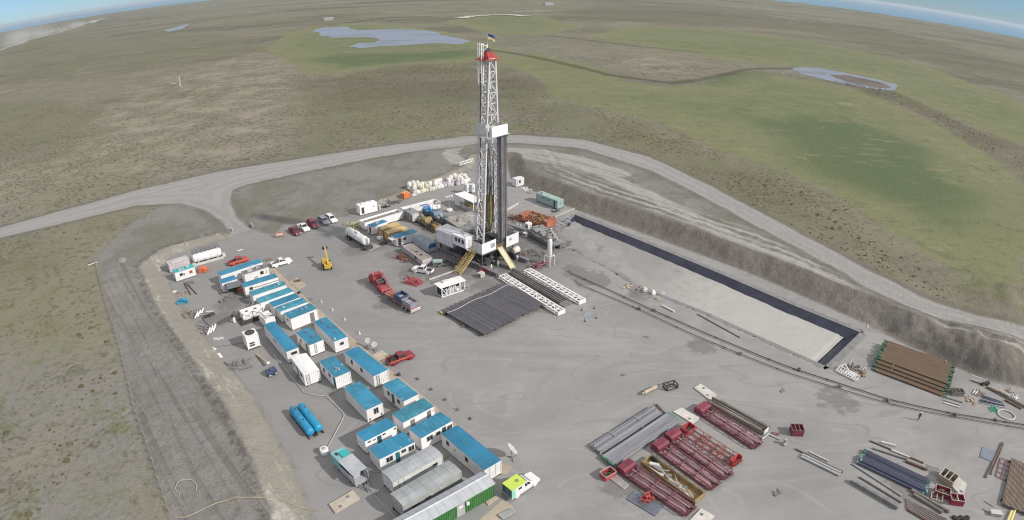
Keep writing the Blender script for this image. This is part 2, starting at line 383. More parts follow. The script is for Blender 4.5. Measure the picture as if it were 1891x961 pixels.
DITCH = [TP(q) for q in ([(905,92),(980,104),(1060,122),(1130,140),(1240,154),(1290,148),(1380,128),(1466,126)], [(640,40),(760,32),(860,36)], [(1010,66),(1180,86),(1300,98)])]
LAG1 = TP([(578,57),(600,51),(640,49),(662,56),(700,55),(740,54),(790,58),(815,62),(832,68),(860,73),(869,77),(845,82),(800,80),(760,83),(700,86),(660,90),(644,86),(655,80),(690,79),(702,73),(670,69),(620,70),(590,66)])
LAG2 = TP([(1467,129),(1480,124),(1510,125),(1560,135),(1620,147),(1655,156),(1659,162),(1640,168),(1600,163),(1540,151),(1480,137)])
ISLE = TP([(1530,138),(1570,140),(1625,152),(1645,161),(1620,162),(1570,152)])
LAG3 = TP([(303,57),(350,44),(336,54),(312,59)])
PITF = [(1062,397),(1200,452),(1330,506),(1462,563),(1588,614)]
PITN = [(1022,446),(1066,462),(1112,486),(1180,527),(1300,575),(1420,629),(1524,676)]
PIT = GP(PITF)+GP(PITN)[::-1]

def build_ground():
    fine = np.radians(np.arange(-60, 60.01, .225)); coarse = np.radians(np.arange(64, 297, 4.0))
    th = np.concatenate([fine, coarse]); nt = len(th)
    rr = np.concatenate([np.linspace(.5, 44, 10), 46*1.0062**np.arange(360), 46*1.0062**360*1.0125**np.arange(1, 300)])
    rr = rr[rr < 9500]; nr = len(rr)
    T, Q = np.meshgrid(th, rr); P = np.stack([(Q*np.sin(T)).ravel(), (Q*np.cos(T)).ravel()], 1)
    zb, d = base_height(P)
    rad = np.hypot(P[:,0], P[:,1])
    pit = sdf(P, PIT)
    A = {}
    A['pad'] = -d
    A['road'] = sdf(P, ROAD); A['dirt'] = sdf(P, DIRT)
    A['track'] = 3.0-np.min([dline(P, t) for t in TRACK], 0)
    for k, L in (('meadow', MEAD), ('tan', TAN), ('dark', DARKV), ('lush', LUSH), ('olive', OLIVE)): A[k] = np.max([sdf(P, q) for q in L], 0)
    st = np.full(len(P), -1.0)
    for px, py, q in STAINS_SHADE:
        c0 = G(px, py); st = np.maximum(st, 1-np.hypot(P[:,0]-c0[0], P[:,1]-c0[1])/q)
    A['stain_shade'] = st
    A['strip'] = sdf(P, STRIP)
    A['ditch'] = 4.0-np.min([dline(P, t) for t in DITCH], 0)
    BW = bank_zone(P, d); A['bank'] = np.where(d > 0, np.minimum(d/.8, (BW*1.08-d)/.8), d/.8)*np.where(np.interp(np.degrees(np.arctan2(P[:,1]-130, P[:,0]-5)), _PHI, _HH) > .4, 1, 0)-np.where(np.interp(np.degrees(np.arctan2(P[:,1]-130, P[:,0]-5)), _PHI, _HH) > .4, 0, 5)
    lag = np.max([sdf(P, q) for q in (LAG1, LAG2, LAG3)], 0)
    # relief: soft close to the site, rolling further out, falling to the sea far away
    amp = np.interp(d, [-5, 2, 60, 300, 900, 2500, 6000], [.0, .12, .25, .8, 1.6, 7, 12])*sstep(-lag, 4, 90)
    z = zb + amp*(fbm(P[:,0]/90, P[:,1]/90, 3) + 1.2*fbm(P[:,0]/420+5, P[:,1]/420, 3))
    near = (d > 0) & (d < 60) & (A['road'] < 0)
    z += np.where(near & (A['dirt'] > -3), .55*fbm(P[:,0]/3.2, P[:,1]/3.2, 3)*sstep(d, 0, 4)+.35*fbm(P[:,0]/9, P[:,1]/9, 2)*sstep(d, 0, 4), 0)
    ca, sa = math.cos(R(-47)), math.sin(R(-47)); U = P[:,0]*ca+P[:,1]*sa; W = -P[:,0]*sa+P[:,1]*ca
    z += np.where(near & (A['strip'] > 0), .36*fbm(W/1.7+.8*fbm(U/14, W/14, 2), U/45, 3)*sstep(d, 3, 7), 0)
    onb = sstep(A['bank'], .0, 2.0)
    z += onb*(1.0*fbm(U/4.0, W/5, 3)+.55*fbm(U/1.1, W/2.2, 2)+.7*fbm(U/11, W/11, 2))*np.interp(P[:,0], [-40,-10,10], [.35,.5,1])
    # heaps of spoil at the right end
    for (px, py, s, h) in ((1830,645,8,1.9),(1700,622,6,.8),(1880,560,10,3.4),(1790,664,6,1.0),(1865,675,7,1.4),(1740,640,4,.9),(1812,676,4,.9),(1690,596,4,.7),(1840,700,5,.8),(1770,630,5,.8),(1560,598,5,.5)):
        c = TP([(px, py)])[0]; q = np.hypot(P[:,0]-c[0], P[:,1]-c[1])
        z += h*np.exp(-(q/s)**2)*(1+.5*fbm(P[:,0]/4, P[:,1]/4, 3))*sstep(d, -.5, 3)
    for (px, py, s, h) in ((1628,603,3.2,-1.0),):
        c = TP([(px, py)])[0]; q = np.hypot(P[:,0]-c[0], P[:,1]-c[1]); z += h*np.exp(-(q/s)**4)*sstep(d, .5, 3)
    edge = np.interp(np.degrees(np.arctan2(P[:,0], P[:,1])), [-60,-35,-15,10,25,45,60], [7600,7600,7000,5600,4600,4300,4300])
    z = np.where(rad > edge-900, z-70*sstep(rad, edge-900, edge+1500), z)
    global GRID
    GRID = (th, rr, z.reshape(nr, nt).copy())
    z = np.where(pit > -.6, -3.5, z)
    quads = (np.arange(nr-1)[:,None]*nt + np.arange(nt)[None,:]); nxt = (np.arange(nr-1)[:,None]*nt + (np.arange(nt)[None,:]+1) % nt)
    F = np.stack([quads, nxt, nxt+nt, quads+nt], -1).reshape(-1, 4)[:, ::-1]
    mid = {k: A[k][F].mean(1) for k in ('pad', 'road', 'meadow')}
    cls = np.zeros(len(F), int)
    cls[mid['meadow'] > 0] = 3; cls[mid['road'] > 0] = 2; cls[(mid['pad'] > 0)] = 1
    co = np.stack([P[:,0], P[:,1], z], 1)
    mat = ground_material()
    for ci, nm in enumerate(('ground', 'gravel_pad', 'road', 'meadow')):
        f = F[cls == ci]; used, inv = np.unique(f, return_inverse=True); inv = inv.reshape(f.shape)
        me = bpy.data.meshes.new(nm); me.vertices.add(len(used)); me.vertices.foreach_set('co', co[used].astype(np.float32).ravel())
        me.loops.add(inv.size); me.loops.foreach_set('vertex_index', inv.astype(np.int32).ravel())
        me.polygons.add(len(f)); me.polygons.foreach_set('loop_start', (np.arange(len(f))*4).astype(np.int32))
        me.polygons.foreach_set('use_smooth', np.ones(len(f), bool))
        for k in A:
            a = me.attributes.new(k, 'FLOAT', 'POINT'); a.data.foreach_set('value', A[k][used].astype(np.float32))
        me.update(calc_edges=True); me.validate()
        me.materials.append(mat)
        o = bpy.data.objects.new(nm, me); col.objects.link(o); tag(o, kind='structure')
    return

def gz(x, y):                            # height of the ground at a place
    th, rr, Z = GRID; r = math.hypot(x, y); a = math.atan2(x, y)
    if a < th[0]: a += 2*math.pi
    j = min(len(th)-2, max(0, int(np.searchsorted(th, a))-1)); i = min(len(rr)-2, max(0, int(np.searchsorted(rr, r))-1))
    u = (a-th[j])/(th[j+1]-th[j]); v = (r-rr[i])/(rr[i+1]-rr[i])
    return float((Z[i,j]*(1-u)+Z[i,j+1]*u)*(1-v)+(Z[i+1,j]*(1-u)+Z[i+1,j+1]*u)*v)
def GT(px, py):                          # a place in the photograph, on the ground's surface
    z = 0.0
    for _ in range(8):
        p = G(px, py, z); z = gz(p[0], p[1])
    return (p[0], p[1], z)

def ground_material():
    t = NT('site_ground'); pos = t.node('ShaderNodeNewGeometry').outputs['Position']
    flat = t.mapping(pos, scale=(1,1,0))
    along = t.mapping(pos, rot=(0,0,R(47)), scale=(1,1,0))            # the run of the ruts and of the wind
    n05 = t.noise(flat, .5, 4, .6); n2 = t.noise(flat, 1.9, 3, .6); n008 = t.noise(flat, .055, 5, .6); n002 = t.noise(flat, .011, 5, .6)
    n01 = t.noise(flat, .16, 4, .6); n0003 = t.noise(flat, .0016, 5, .6)
    far = t.noise(t.mapping(pos, rot=(0,0,R(12)), scale=(.0016,.007,0)), 1.0, 6, .62)
    rut = t.noise(t.mapping(along, scale=(.018,.75,0)), 1.0, 3, .6, .6)
    rut2 = t.noise(t.mapping(along, scale=(.03,.26,0)), 1.0, 4, .65, 1.2)
    sweep = t.noise(t.mapping(pos, rot=(0,0,R(-25)), scale=(.02,.11,0)), 1.0, 4, .6, 1.6)
    def mask(name, w, namp, nz): return t.step(t.math('ADD', t.attr(name), t.math('MULTIPLY', t.math('SUBTRACT', nz, .5), namp)), -w, w)
    # steppe
    n4 = t.noise(flat, .95, 4, .65); patch = t.noise(flat, .028, 4, .6, .8)
    band = t.noise(t.mapping(pos, rot=(0,0,R(8)), scale=(.0009,.0052,0)), 1.0, 7, .66, .4)
    c = t.mix(t.step(n002, .36, .62), (.225,.205,.150), (.165,.165,.098))
    c = t.mix(t.math('MULTIPLY', t.step(far, .42, .60), .8), c, (.235,.212,.160))
    dl0 = t.node('ShaderNodeVectorMath', operation='LENGTH'); t.link(flat, dl0.inputs[0]); dist0 = dl0.outputs['Value']
    bare = t.step(t.math('ADD', n002, t.math('MULTIPLY', t.math('SUBTRACT', n01, .5), .22)), .455, .55)
    c = t.mix(t.math('MULTIPLY', bare, t.math('MULTIPLY', t.step(t.attr('dark'), 5, -30), t.step(dist0, 900, 350, .15, .78))), c, t.mix(n05, (.195,.182,.160), (.255,.240,.212)))
    nearf = t.step(dist0, 165, 95); c = t.mix(t.math('MULTIPLY', nearf, t.step(n008, .62, .44, .25, .85)), c, t.mix(n05, (.20,.192,.172), (.245,.235,.212)))
    c = t.mix(t.math('MULTIPLY', t.step(band, .515, .585), t.step(dist0, 250, 700, .5, .85)), c, (.118,.106,.082))
    c = t.mix(t.math('MULTIPLY', t.step(band, .44, .36), .6), c, (.21,.205,.125))
    c = t.mix(t.math('MULTIPLY', t.step(n008, .45, .7), .4), c, (.26,.235,.185))
    m = mask('tan', 16, 70, n002); c = t.mix(t.math('MULTIPLY', m, .72), c, t.mix(t.step(n008, .35, .65), (.32,.278,.218), (.225,.205,.155)))
    mo = mask('olive', 14, 60, n002); c = t.mix(t.math('MULTIPLY', mo, .58), c, t.mix(t.step(n008, .35, .65), (.152,.150,.088), (.19,.175,.115)))
    mdk = mask('dark', 22, 90, n008); c = t.mix(t.math('MULTIPLY', mdk, .48), c, t.mix(n01, (.105,.095,.068), (.15,.135,.092)))
    dens = t.step(patch, .42, .60)
    tuft = t.math('MULTIPLY', t.step(n4, .47, .60), t.math('MULTIPLY', t.step(n01, .34, .58), dens)); c = t.mix(t.math('MULTIPLY', tuft, .75), c, (.080,.076,.045))
    clump = t.math('MULTIPLY', t.step(t.math('ADD', n05, t.math('MULTIPLY', t.math('SUBTRACT', n2, .5), .35)), .50, t.step(dist0, 120, 260, .66, .585)), t.step(n008, .40, .54)); c = t.mix(t.math('MULTIPLY', clump, t.step(dist0, 120, 260, .55, .86)), c, (.092,.088,.050))
    blot = t.math('MULTIPLY', t.step(t.math('ADD', n01, t.math('MULTIPLY', t.math('SUBTRACT', n4, .5), .4)), .52, .68), t.step(patch, .42, .58)); c = t.mix(t.math('MULTIPLY', blot, .55), c, (.105,.102,.055))
    drain = t.noise(t.mapping(pos, rot=(0,0,R(10)), scale=(.0011,.0042,0)), 1.0, 4, .55, 1.2)
    dl = t.step(t.math('ABSOLUTE', t.math('SUBTRACT', t.math('FRACT', t.math('MULTIPLY', drain, 9)), .5)), .05, .012)
    dist_f = t.node('ShaderNodeVectorMath', operation='LENGTH'); t.link(flat, dist_f.inputs[0]); ff = t.step(dist_f.outputs['Value'], 450, 900)
    c = t.mix(t.math('MULTIPLY', t.math('MULTIPLY', dl, ff), .75), c, t.mix(t.step(n0003, .45, .55), (.085,.08,.055), (.32,.30,.25)))
    c = t.mix(t.math('MULTIPLY', t.step(n2, .54, .70), .55), c, (.32,.295,.22))
    c = t.mix(t.math('MULTIPLY', t.math('MULTIPLY', t.step(n008, .55, .42), t.step(n01, .5, .62)), .5), c, (.155,.175,.075))
    # meadow
    g = t.mix(t.step(n008, .3, .7), (.142,.167,.084), (.182,.196,.098))
    g = t.mix(t.math('MULTIPLY', t.step(far, .45, .6), .5), g, (.215,.212,.125))
    g = t.mix(t.math('MULTIPLY', t.step(t.attr('meadow'), 55, 4), .65), g, t.mix(n01, (.205,.21,.10), (.218,.208,.122)))
    g = t.mix(t.math('MULTIPLY', mask('lush', 16, 70, n002), .85), g, t.mix(n01, (.08,.12,.055), (.11,.14,.065)))
    g = t.mix(t.math('MULTIPLY', t.step(sweep, .57, .66), t.math('MULTIPLY', t.step(n008, .4, .6), .55)), g, (.275,.25,.17))
    g = t.mix(t.math('MULTIPLY', t.step(n4, .48, .64), .30), g, (.088,.105,.05))
    g = t.mix(t.math('MULTIPLY', t.step(n01, .52, .64), .38), g, (.105,.125,.062))
    g = t.mix(t.math('MULTIPLY', t.step(n05, .55, .68), .25), g, (.235,.225,.14))
    mch = t.noise(t.mapping(pos, rot=(0,0,R(-30)), scale=(.006,.012,0)), 1.0, 5, .6, 1.5); g = t.mix(t.math('MULTIPLY', t.step(t.math('ABSOLUTE', t.math('SUBTRACT', t.math('FRACT', t.math('MULTIPLY', mch, 6)), .5)), .035, .01), .45), g, t.mix(t.step(n008, .45, .55), (.08,.095,.05), (.29,.27,.19)))
    c = t.mix(mask('meadow', 3.5, 20, n008), c, g)
    c = t.mix(t.math('MULTIPLY', mask('ditch', 2.5, 6, n01), .7), c, (.07,.075,.04))
    # worked soil around the site
    s = t.mix(t.step(n008, .35, .65), (.195,.187,.172), (.238,.229,.213))
    stf = t.step(t.attr('strip'), -2, 2, .12, 1.0)
    s = t.mix(t.math('MULTIPLY', t.step(t.attr('strip'), 1, -4), t.step(n008, .52, .4, .1, .7)), s, t.mix(n05, (.15,.145,.105), (.20,.19,.15)))
    s = t.mix(t.math('MULTIPLY', t.math('MULTIPLY', t.step(rut, .52, .62), stf), .5), s, (.125,.113,.098))
    s = t.mix(t.math('MULTIPLY', t.math('MULTIPLY', t.step(rut2, .57, .66), stf), .45), s, (.275,.26,.232))
    s = t.mix(t.math('MULTIPLY', t.step(n4, .54, .66), .5), s, (.108,.098,.082))
    s = t.mix(t.math('MULTIPLY', t.step(n2, .55, .7), .3), s, (.29,.275,.245))
    s = t.mix(t.math('MULTIPLY', t.math('MULTIPLY', t.step(n01, .50, .62), t.step(n2, .45, .6)), .5), s, (.145,.142,.085))
    c = t.mix(mask('dirt', 1.2, 6, n01), c, s)
    lane = t.noise(t.mapping(along, scale=(.012,1.5,0)), 1.0, 3, .6, .5)
    c = t.mix(t.math('MULTIPLY', mask('track', .8, 4.0, rut2), t.step(lane, .3, .56, .35, 1.0)), c, t.mix(n05, (.30,.288,.262), (.40,.385,.355)))
    b = t.step(t.math('ADD', t.attr('bank'), t.math('MULTIPLY', t.math('SUBTRACT', n05, .5), 2.2)), -.3, 1.0)
    pos_x = t.node('ShaderNodeSeparateXYZ'); t.link(pos, pos_x.inputs[0])
    gul = t.noise(t.mapping(along, scale=(.7,.16,0)), 1.0, 4, .65, .8)
    bk = t.mix(n01, (.145,.128,.108), (.20,.178,.152)); bk = t.mix(t.math('MULTIPLY', t.step(gul, .48, .66), .36), bk, (.105,.094,.078)); bk = t.mix(t.math('MULTIPLY', t.step(n05, .52, .62), .45), bk, (.10,.09,.075)); bk = t.mix(t.math('MULTIPLY', t.step(n4, .54, .66), .45), bk, (.25,.228,.195))
    lf = t.step(pos_x.outputs[0], -2, -20)
    wash = t.math('MULTIPLY', t.step(rut2, .50, .60), t.step(n05, .38, .6))
    bk = t.mix(lf, bk, t.mix(wash, (.275,.255,.215), t.mix(n4, (.38,.36,.31), (.47,.445,.39))))
    c = t.mix(t.math('MULTIPLY', b, .9), c, bk)
    rub = t.math('MULTIPLY', t.math('MULTIPLY', t.step(t.attr('bank'), -3.2, -1.2), t.step(t.attr('bank'), .6, -.6)), t.math('MULTIPLY', t.step(t.attr('pad'), -3, -5), lf))
    c = t.mix(t.math('MULTIPLY', t.math('MULTIPLY', rub, t.step(n05, .42, .58)), t.step(n4, .38, .60, .3, .85)), c, (.10,.092,.078))
    # pad
    tr1 = t.noise(t.mapping(pos, rot=(0,0,R(20)), scale=(.022,.05,0)), 1.0, 2, .5, .8); tr2 = t.noise(t.mapping(pos, rot=(0,0,R(-50)), scale=(.02,.045,0), loc=(7,3,0)), 1.0, 2, .5, 1.0)
    def lines(n, w, lv): return t.step(t.math('ABSOLUTE', t.math('SUBTRACT', t.math('FRACT', t.math('MULTIPLY', n, lv)), .5)), w, w*.35)
    p = t.mix(t.step(n008, .3, .7), (.25,.245,.237), (.315,.306,.293))
    p = t.mix(t.math('MULTIPLY', t.step(sweep, .45, .7), .5), p, (.345,.335,.315))
    p = t.mix(t.math('MULTIPLY', t.step(n002, .55, .42), .35), p, (.265,.268,.270))
    p = t.mix(t.math('MULTIPLY', lines(tr1, .09, 9), t.math('MULTIPLY', t.step(n01, .35, .6), .30)), p, (.385,.37,.345))
    p = t.mix(t.math('MULTIPLY', lines(tr2, .07, 8), t.math('MULTIPLY', t.step(n008, .4, .6), .38)), p, (.20,.19,.18))
    p = t.mix(t.math('MULTIPLY', t.step(n01, .55, .75), .35), p, (.22,.212,.205))
    p = t.mix(t.math('MULTIPLY', t.step(n4, .54, .72), .25), p, (.375,.365,.345))
    p = t.mix(t.math('MULTIPLY', t.step(n2, .56, .74), .30), p, (.185,.178,.17))
    p = t.mix(t.math('MULTIPLY', t.step(pos_x.outputs[0], 0, -45), .38), p, (.20,.193,.187))
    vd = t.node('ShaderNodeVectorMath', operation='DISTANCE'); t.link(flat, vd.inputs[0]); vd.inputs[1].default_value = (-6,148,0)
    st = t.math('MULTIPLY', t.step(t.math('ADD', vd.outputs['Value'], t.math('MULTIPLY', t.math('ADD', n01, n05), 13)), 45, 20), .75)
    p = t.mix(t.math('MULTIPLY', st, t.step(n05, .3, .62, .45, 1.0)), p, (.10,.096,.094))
    p = t.mix(t.math('MULTIPLY', t.step(t.math('ADD', t.attr('stain_shade'), t.math('MULTIPLY', t.math('SUBTRACT', t.math('ADD', n05, n01), 1.0), 1.5)), .1, .55), .6), p, t.mix(n4, (.115,.11,.104), (.17,.163,.152)))
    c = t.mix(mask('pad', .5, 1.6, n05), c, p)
    ctr = t.math('MULTIPLY', t.math('MULTIPLY', t.step(t.attr('pad'), -8.2, -9.4), t.step(t.attr('pad'), -21, -15)), t.step(pos_x.outputs[0], 5, 22))
    cln = t.step(t.math('SINE', t.math('ADD', t.math('MULTIPLY', t.attr('pad'), 1.9), t.math('MULTIPLY', t.math('ADD', n01, n008), 6.0))), -.2, .8)
    c = t.mix(t.math('MULTIPLY', t.math('MULTIPLY', ctr, cln), t.step(rut2, .38, .55, .25, .85)), c, t.mix(n05, (.32,.305,.275), (.42,.405,.37)))
    c = t.mix(t.math('MULTIPLY', t.math('MULTIPLY', ctr, t.step(cln, .25, 0)), t.step(n05, .42, .6, .0, .5)), c, (.125,.112,.095))
    r = t.mix(n008, (.295,.288,.272), (.345,.335,.32)); r = t.mix(t.math('MULTIPLY', t.step(rut2, .5, .7), .4), r, (.27,.26,.24))
    r = t.mix(t.math('MULTIPLY', t.step(t.math('SINE', t.math('ADD', t.math('MULTIPLY', t.attr('road'), 1.15), t.math('MULTIPLY', t.math('ADD', n01, n008), 5.0))), -.2, 1.0), t.step(n008, .3, .6, .1, .42)), r, (.235,.228,.212)); r = t.mix(t.math('MULTIPLY', t.step(n4, .55, .68), .3), r, (.40,.39,.37))
    brm = t.math('MULTIPLY', t.math('MULTIPLY', t.step(t.attr('road'), -4.5, -1.5), t.step(t.attr('road'), .4, -.8)), t.math('MULTIPLY', t.step(t.attr('pad'), -1, -4), t.step(n01, .32, .55, .2, .75))); c = t.mix(brm, c, t.mix(n4, (.115,.104,.085), (.19,.175,.15)))
    rm = t.math('MULTIPLY', mask('road', .8, 2.6, n01), t.step(t.attr('pad'), 2, -3))
    c = t.mix(rm, c, r)
    t.link(c, t.p.inputs['Base Color']); t.p.inputs['Roughness'].default_value = .95; t.p.inputs['Specular IOR Level'].default_value = .15
    soft = t.math('MULTIPLY', t.math('ADD', n05, t.math('MULTIPLY', n2, .5)), t.step(t.attr('pad'), 1, -2, .12, 1.0))
    t.bump(soft, .7, .5)
    return t.mat
build_ground()

def sheet(name, poly, z, mat, kind='structure'):
    me = bpy.data.meshes.new(name); n = len(poly)
    me.from_pydata([(p[0], p[1], z) for p in poly], [], [tuple(range(n))])
    if me.polygons[0].normal.z < 0: me.flip_normals()
    me.materials.append(mat); o = bpy.data.objects.new(name, me); col.objects.link(o)
    return tag(o, kind=kind)
def water_material(name, c, rough):
    t = NT(name); pos = t.node('ShaderNodeNewGeometry').outputs['Position']
    n = t.noise(t.mapping(pos, scale=(.05,.12,0)), 1.0, 4, .6)
    wc = t.mix(n, c, tuple(x*1.3 for x in c))
    if 'shallow' in name: wc = t.mix(t.math('MULTIPLY', t.step(t.noise(t.mapping(pos, scale=(.018,.045,0)), 1.0, 5, .65, .6), .53, .60), .7), wc, (.13,.145,.08))
    t.link(wc, t.p.inputs['Base Color']); t.p.inputs['Roughness'].default_value = rough
    t.bump(t.noise(t.mapping(pos, scale=(.35,.8,0)), 1.0, 3), .25, .3); return t.mat
WAT = water_material('shallow_water', (.20,.215,.235), .3)
def ragged(poly, amp, n=220):
    q = resample(list(poly)+[poly[0]], n+1)[:-1]; i = np.arange(n)
    return [(x+amp*2*a, y+amp*2*b) for (x, y), a, b in zip(q, fbm(q[:,0]/(amp*4), q[:,1]/(amp*4), 4), fbm(q[:,1]/(amp*4)+31, q[:,0]/(amp*4)+7, 4))]
def water_z(poly): return float(base_height(np.array([poly[0]]))[0][0])+.06
sheet('lagoon', ragged(LAG1, 9), water_z(LAG1), WAT); sheet('pond', ragged(LAG2, 4), water_z(LAG2), WAT); sheet('puddle', LAG3, water_z(LAG3), WAT)
SOIL = paint('reed_mud', (.15,.125,.095), .9, .3, .05, .4, (.10,.10,.06))
sheet('islet', ragged(ISLE, 4), water_z(LAG2)+.12, SOIL)
SEAM = water_material('sea_water', (.055,.19,.29), .45)
def sea():
    th = np.radians(np.arange(0, 360, 6)); mb = MB()
    vs = [(r*math.sin(a), r*math.cos(a), -45) for r in (3800, 9000, 20000, 42000) for a in th]; n = len(th)
    mb.add(vs, [(k*n+i, (k+1)*n+i, (k+1)*n+(i+1) % n, k*n+(i+1) % n) for k in range(3) for i in range(n)])
    o = mb.build('sea', SEAM); 
    if o.data.polygons[0].normal.z < 0: o.data.flip_normals()
    tag(o, kind='structure')
sea()

# ------------------------------------------------------------------ reserve pit: liner, mud
def pit():
    N = 90; F = resample(GP(PITF), N); D = resample(GP(PITN), N)
    mb = MB(); depth = 1.75
    rows = []
    for i in range(N):
        w = D[i]-F[i]; L = np.linalg.norm(w); w = w/L
        jit = .12*math.sin(i*1.7)+.1*math.sin(i*.61)
        rows.append([(*(F[i]-w*(1.3+jit)), .035), (*(F[i]), .05), (*(F[i]+w*.1), -.1), (*(F[i]+w*2.7), -depth-.5)])
    for seg in range(3):
        vs = [r[seg] for r in rows]+[r[seg+1] for r in rows]
        mb.add(vs, [(i+1, i, N+i, N+i+1) for i in range(N-1)], 1 if seg == 0 else 0)
    rows = []
    for i in range(N):
        w = D[i]-F[i]; w = w/np.linalg.norm(w); jit = .2*math.sin(i*1.3)+.15*math.sin(i*.43)
        rows.append([(*(D[i]+w*(1.1+jit)), .035), (*(D[i]), .05), (*(D[i]-w*.1), -.1), (*(D[i]-w*1.6), -depth-.5)])
    for seg in range(3):
        vs = [r[seg] for r in rows]+[r[seg+1] for r in rows]
        mb.add(vs, [(i, i+1, N+i+1, N+i) for i in range(N-1)], 1 if seg == 0 else 0)
    a, b = F[-1], D[-1]; u = (F[-1]-F[-2]); u = u/np.linalg.norm(u); M = 16; rows = []
    for j in range(M):
        p = a+(b-a)*j/(M-1); rows.append([(*(p+u*1.6), .036), (*p, .05), (*(p-u*.1), -.1), (*(p-u*3.4), -depth-.5)])
    for seg in range(3):
        vs = [r[seg] for r in rows]+[r[seg+1] for r in rows]
        mb.add(vs, [(i+1, i, M+i, M+i+1) for i in range(M-1)], 1 if seg == 0 else 0)
    a, b = F[0], D[0]; u = -(F[1]-F[0]); u = u/np.linalg.norm(u); rows = []
    for j in range(M):
        p = a+(b-a)*j/(M-1); rows.append([(*(p+u*1.3), .036), (*p, .05), (*(p-u*.1), -.1), (*(p-u*1.2), -depth-.5)])
    for seg in range(3):
        vs = [r[seg] for r in rows]+[r[seg+1] for r in rows]
        mb.add(vs, [(i, i+1, M+i+1, M+i) for i in range(M-1)], 1 if seg == 0 else 0)
    LIN = paint('black_liner', (.042,.047,.075), .32, .35, .25, .3, (.05,.05,.06))
    LIP = paint('dusty_liner_edge', (.225,.218,.218), .7, .2, .6, .7, (.275,.268,.255))
    tag(mb.build('pit_liner', [LIN, LIP]), kind='structure')
    # mud sheet
    NU, NV = 160, 40; vs = []; uu = []
    F2 = resample(GP(PITF), NU); D2 = resample(GP(PITN), NU)
    for i in range(NU):
        t = i/(NU-1)
        for j in range(NV):
            v = j/(NV-1); w = D2[i]-F2[i]; L = np.linalg.norm(w)
            p = F2[i]+w*((1.95+.07*math.sin(i*.31)+.05*math.sin(i*.83)+(v*(L-2.2-.08*math.sin(i*.2))))/L)
            k = max(0, 1-t/.50); e = float(fbm(np.array([p[0]/5]), np.array([p[1]/5]), 4)[0]); e2 = float(fbm(np.array([p[0]/1.6]), np.array([p[1]/1.6]), 3)[0])
            p = p+w/L*(k**.6*(2.4+6*e)*v**3)
            z = -1.35+1.5*float(sstep(np.array([v*.75+k*.75+.5*e*k]), .62, 1.15)[0])+e*.22+k*(.35*e+.30*e2)
            if v > .9 and k > .02: z = max(z, .11+.1*max(0, e2))
            if j == NV-1 and k > .02: z = -.12
            if t > .985: z -= .22
            p2 = p-(F2[-1]-F2[-2])/np.linalg.norm(F2[-1]-F2[-2])*(2.6*t**6)
            vs.append((p2[0], p2[1], min(z, .42))); uu.append(t)
    mb = MB(); mb.add(vs, [(i*NV+j, i*NV+j+1, (i+1)*NV+j+1, (i+1)*NV+j) for i in range(NU-1) for j in range(NV-1)], 0, True)
    t = NT('drilling_mud'); pos = t.node('ShaderNodeNewGeometry').outputs['Position']; at = t.attr('along')
    n = t.noise(pos, .22, 5, .65); nb = t.noise(pos, .9, 4, .65); cr = t.noise(t.mapping(pos, rot=(0,0,R(50)), scale=(.12,.6,1)), 1.0, 5, .7, 1.5)
    c = t.mix(t.step(t.math('ADD', at, t.math('MULTIPLY', t.math('SUBTRACT', n, .5), .5)), .30, .62), t.mix(n, (.23,.225,.215), (.30,.295,.28)), t.mix(n, (.385,.375,.345), (.43,.42,.39)))
    c = t.mix(t.math('MULTIPLY', t.math('MULTIPLY', t.step(cr, .62, .68), t.step(at, .62, .45)), .75), c, (.13,.12,.11))
    wet = t.math('MULTIPLY', t.step(n, .50, .60), t.step(at, .75, .45)); c = t.mix(t.math('MULTIPLY', wet, .4), c, (.215,.21,.20))
    rip = t.noise(t.mapping(pos, rot=(0,0,R(48)), scale=(.06,.9,1)), 1.0, 3, .6, .8); c = t.mix(t.math('MULTIPLY', t.step(rip, .5, .7), .22), c, (.30,.29,.265))
    c = t.mix(t.math('MULTIPLY', t.step(nb, .56, .7), t.step(at, .5, .3, 0, .35)), c, (.20,.195,.185))
    t.link(c, t.p.inputs['Base Color']); t.p.inputs['Roughness'].default_value = .7; t.bump(nb, .3, .2)
    o = mb.build('drilling_mud', t.mat); a = o.data.attributes.new('along', 'FLOAT', 'POINT'); a.data.foreach_set('value', np.array(uu, np.float32))
    if o.data.polygons[0].normal.z < 0: o.data.flip_normals()
    tag(o, kind='structure')
pit()

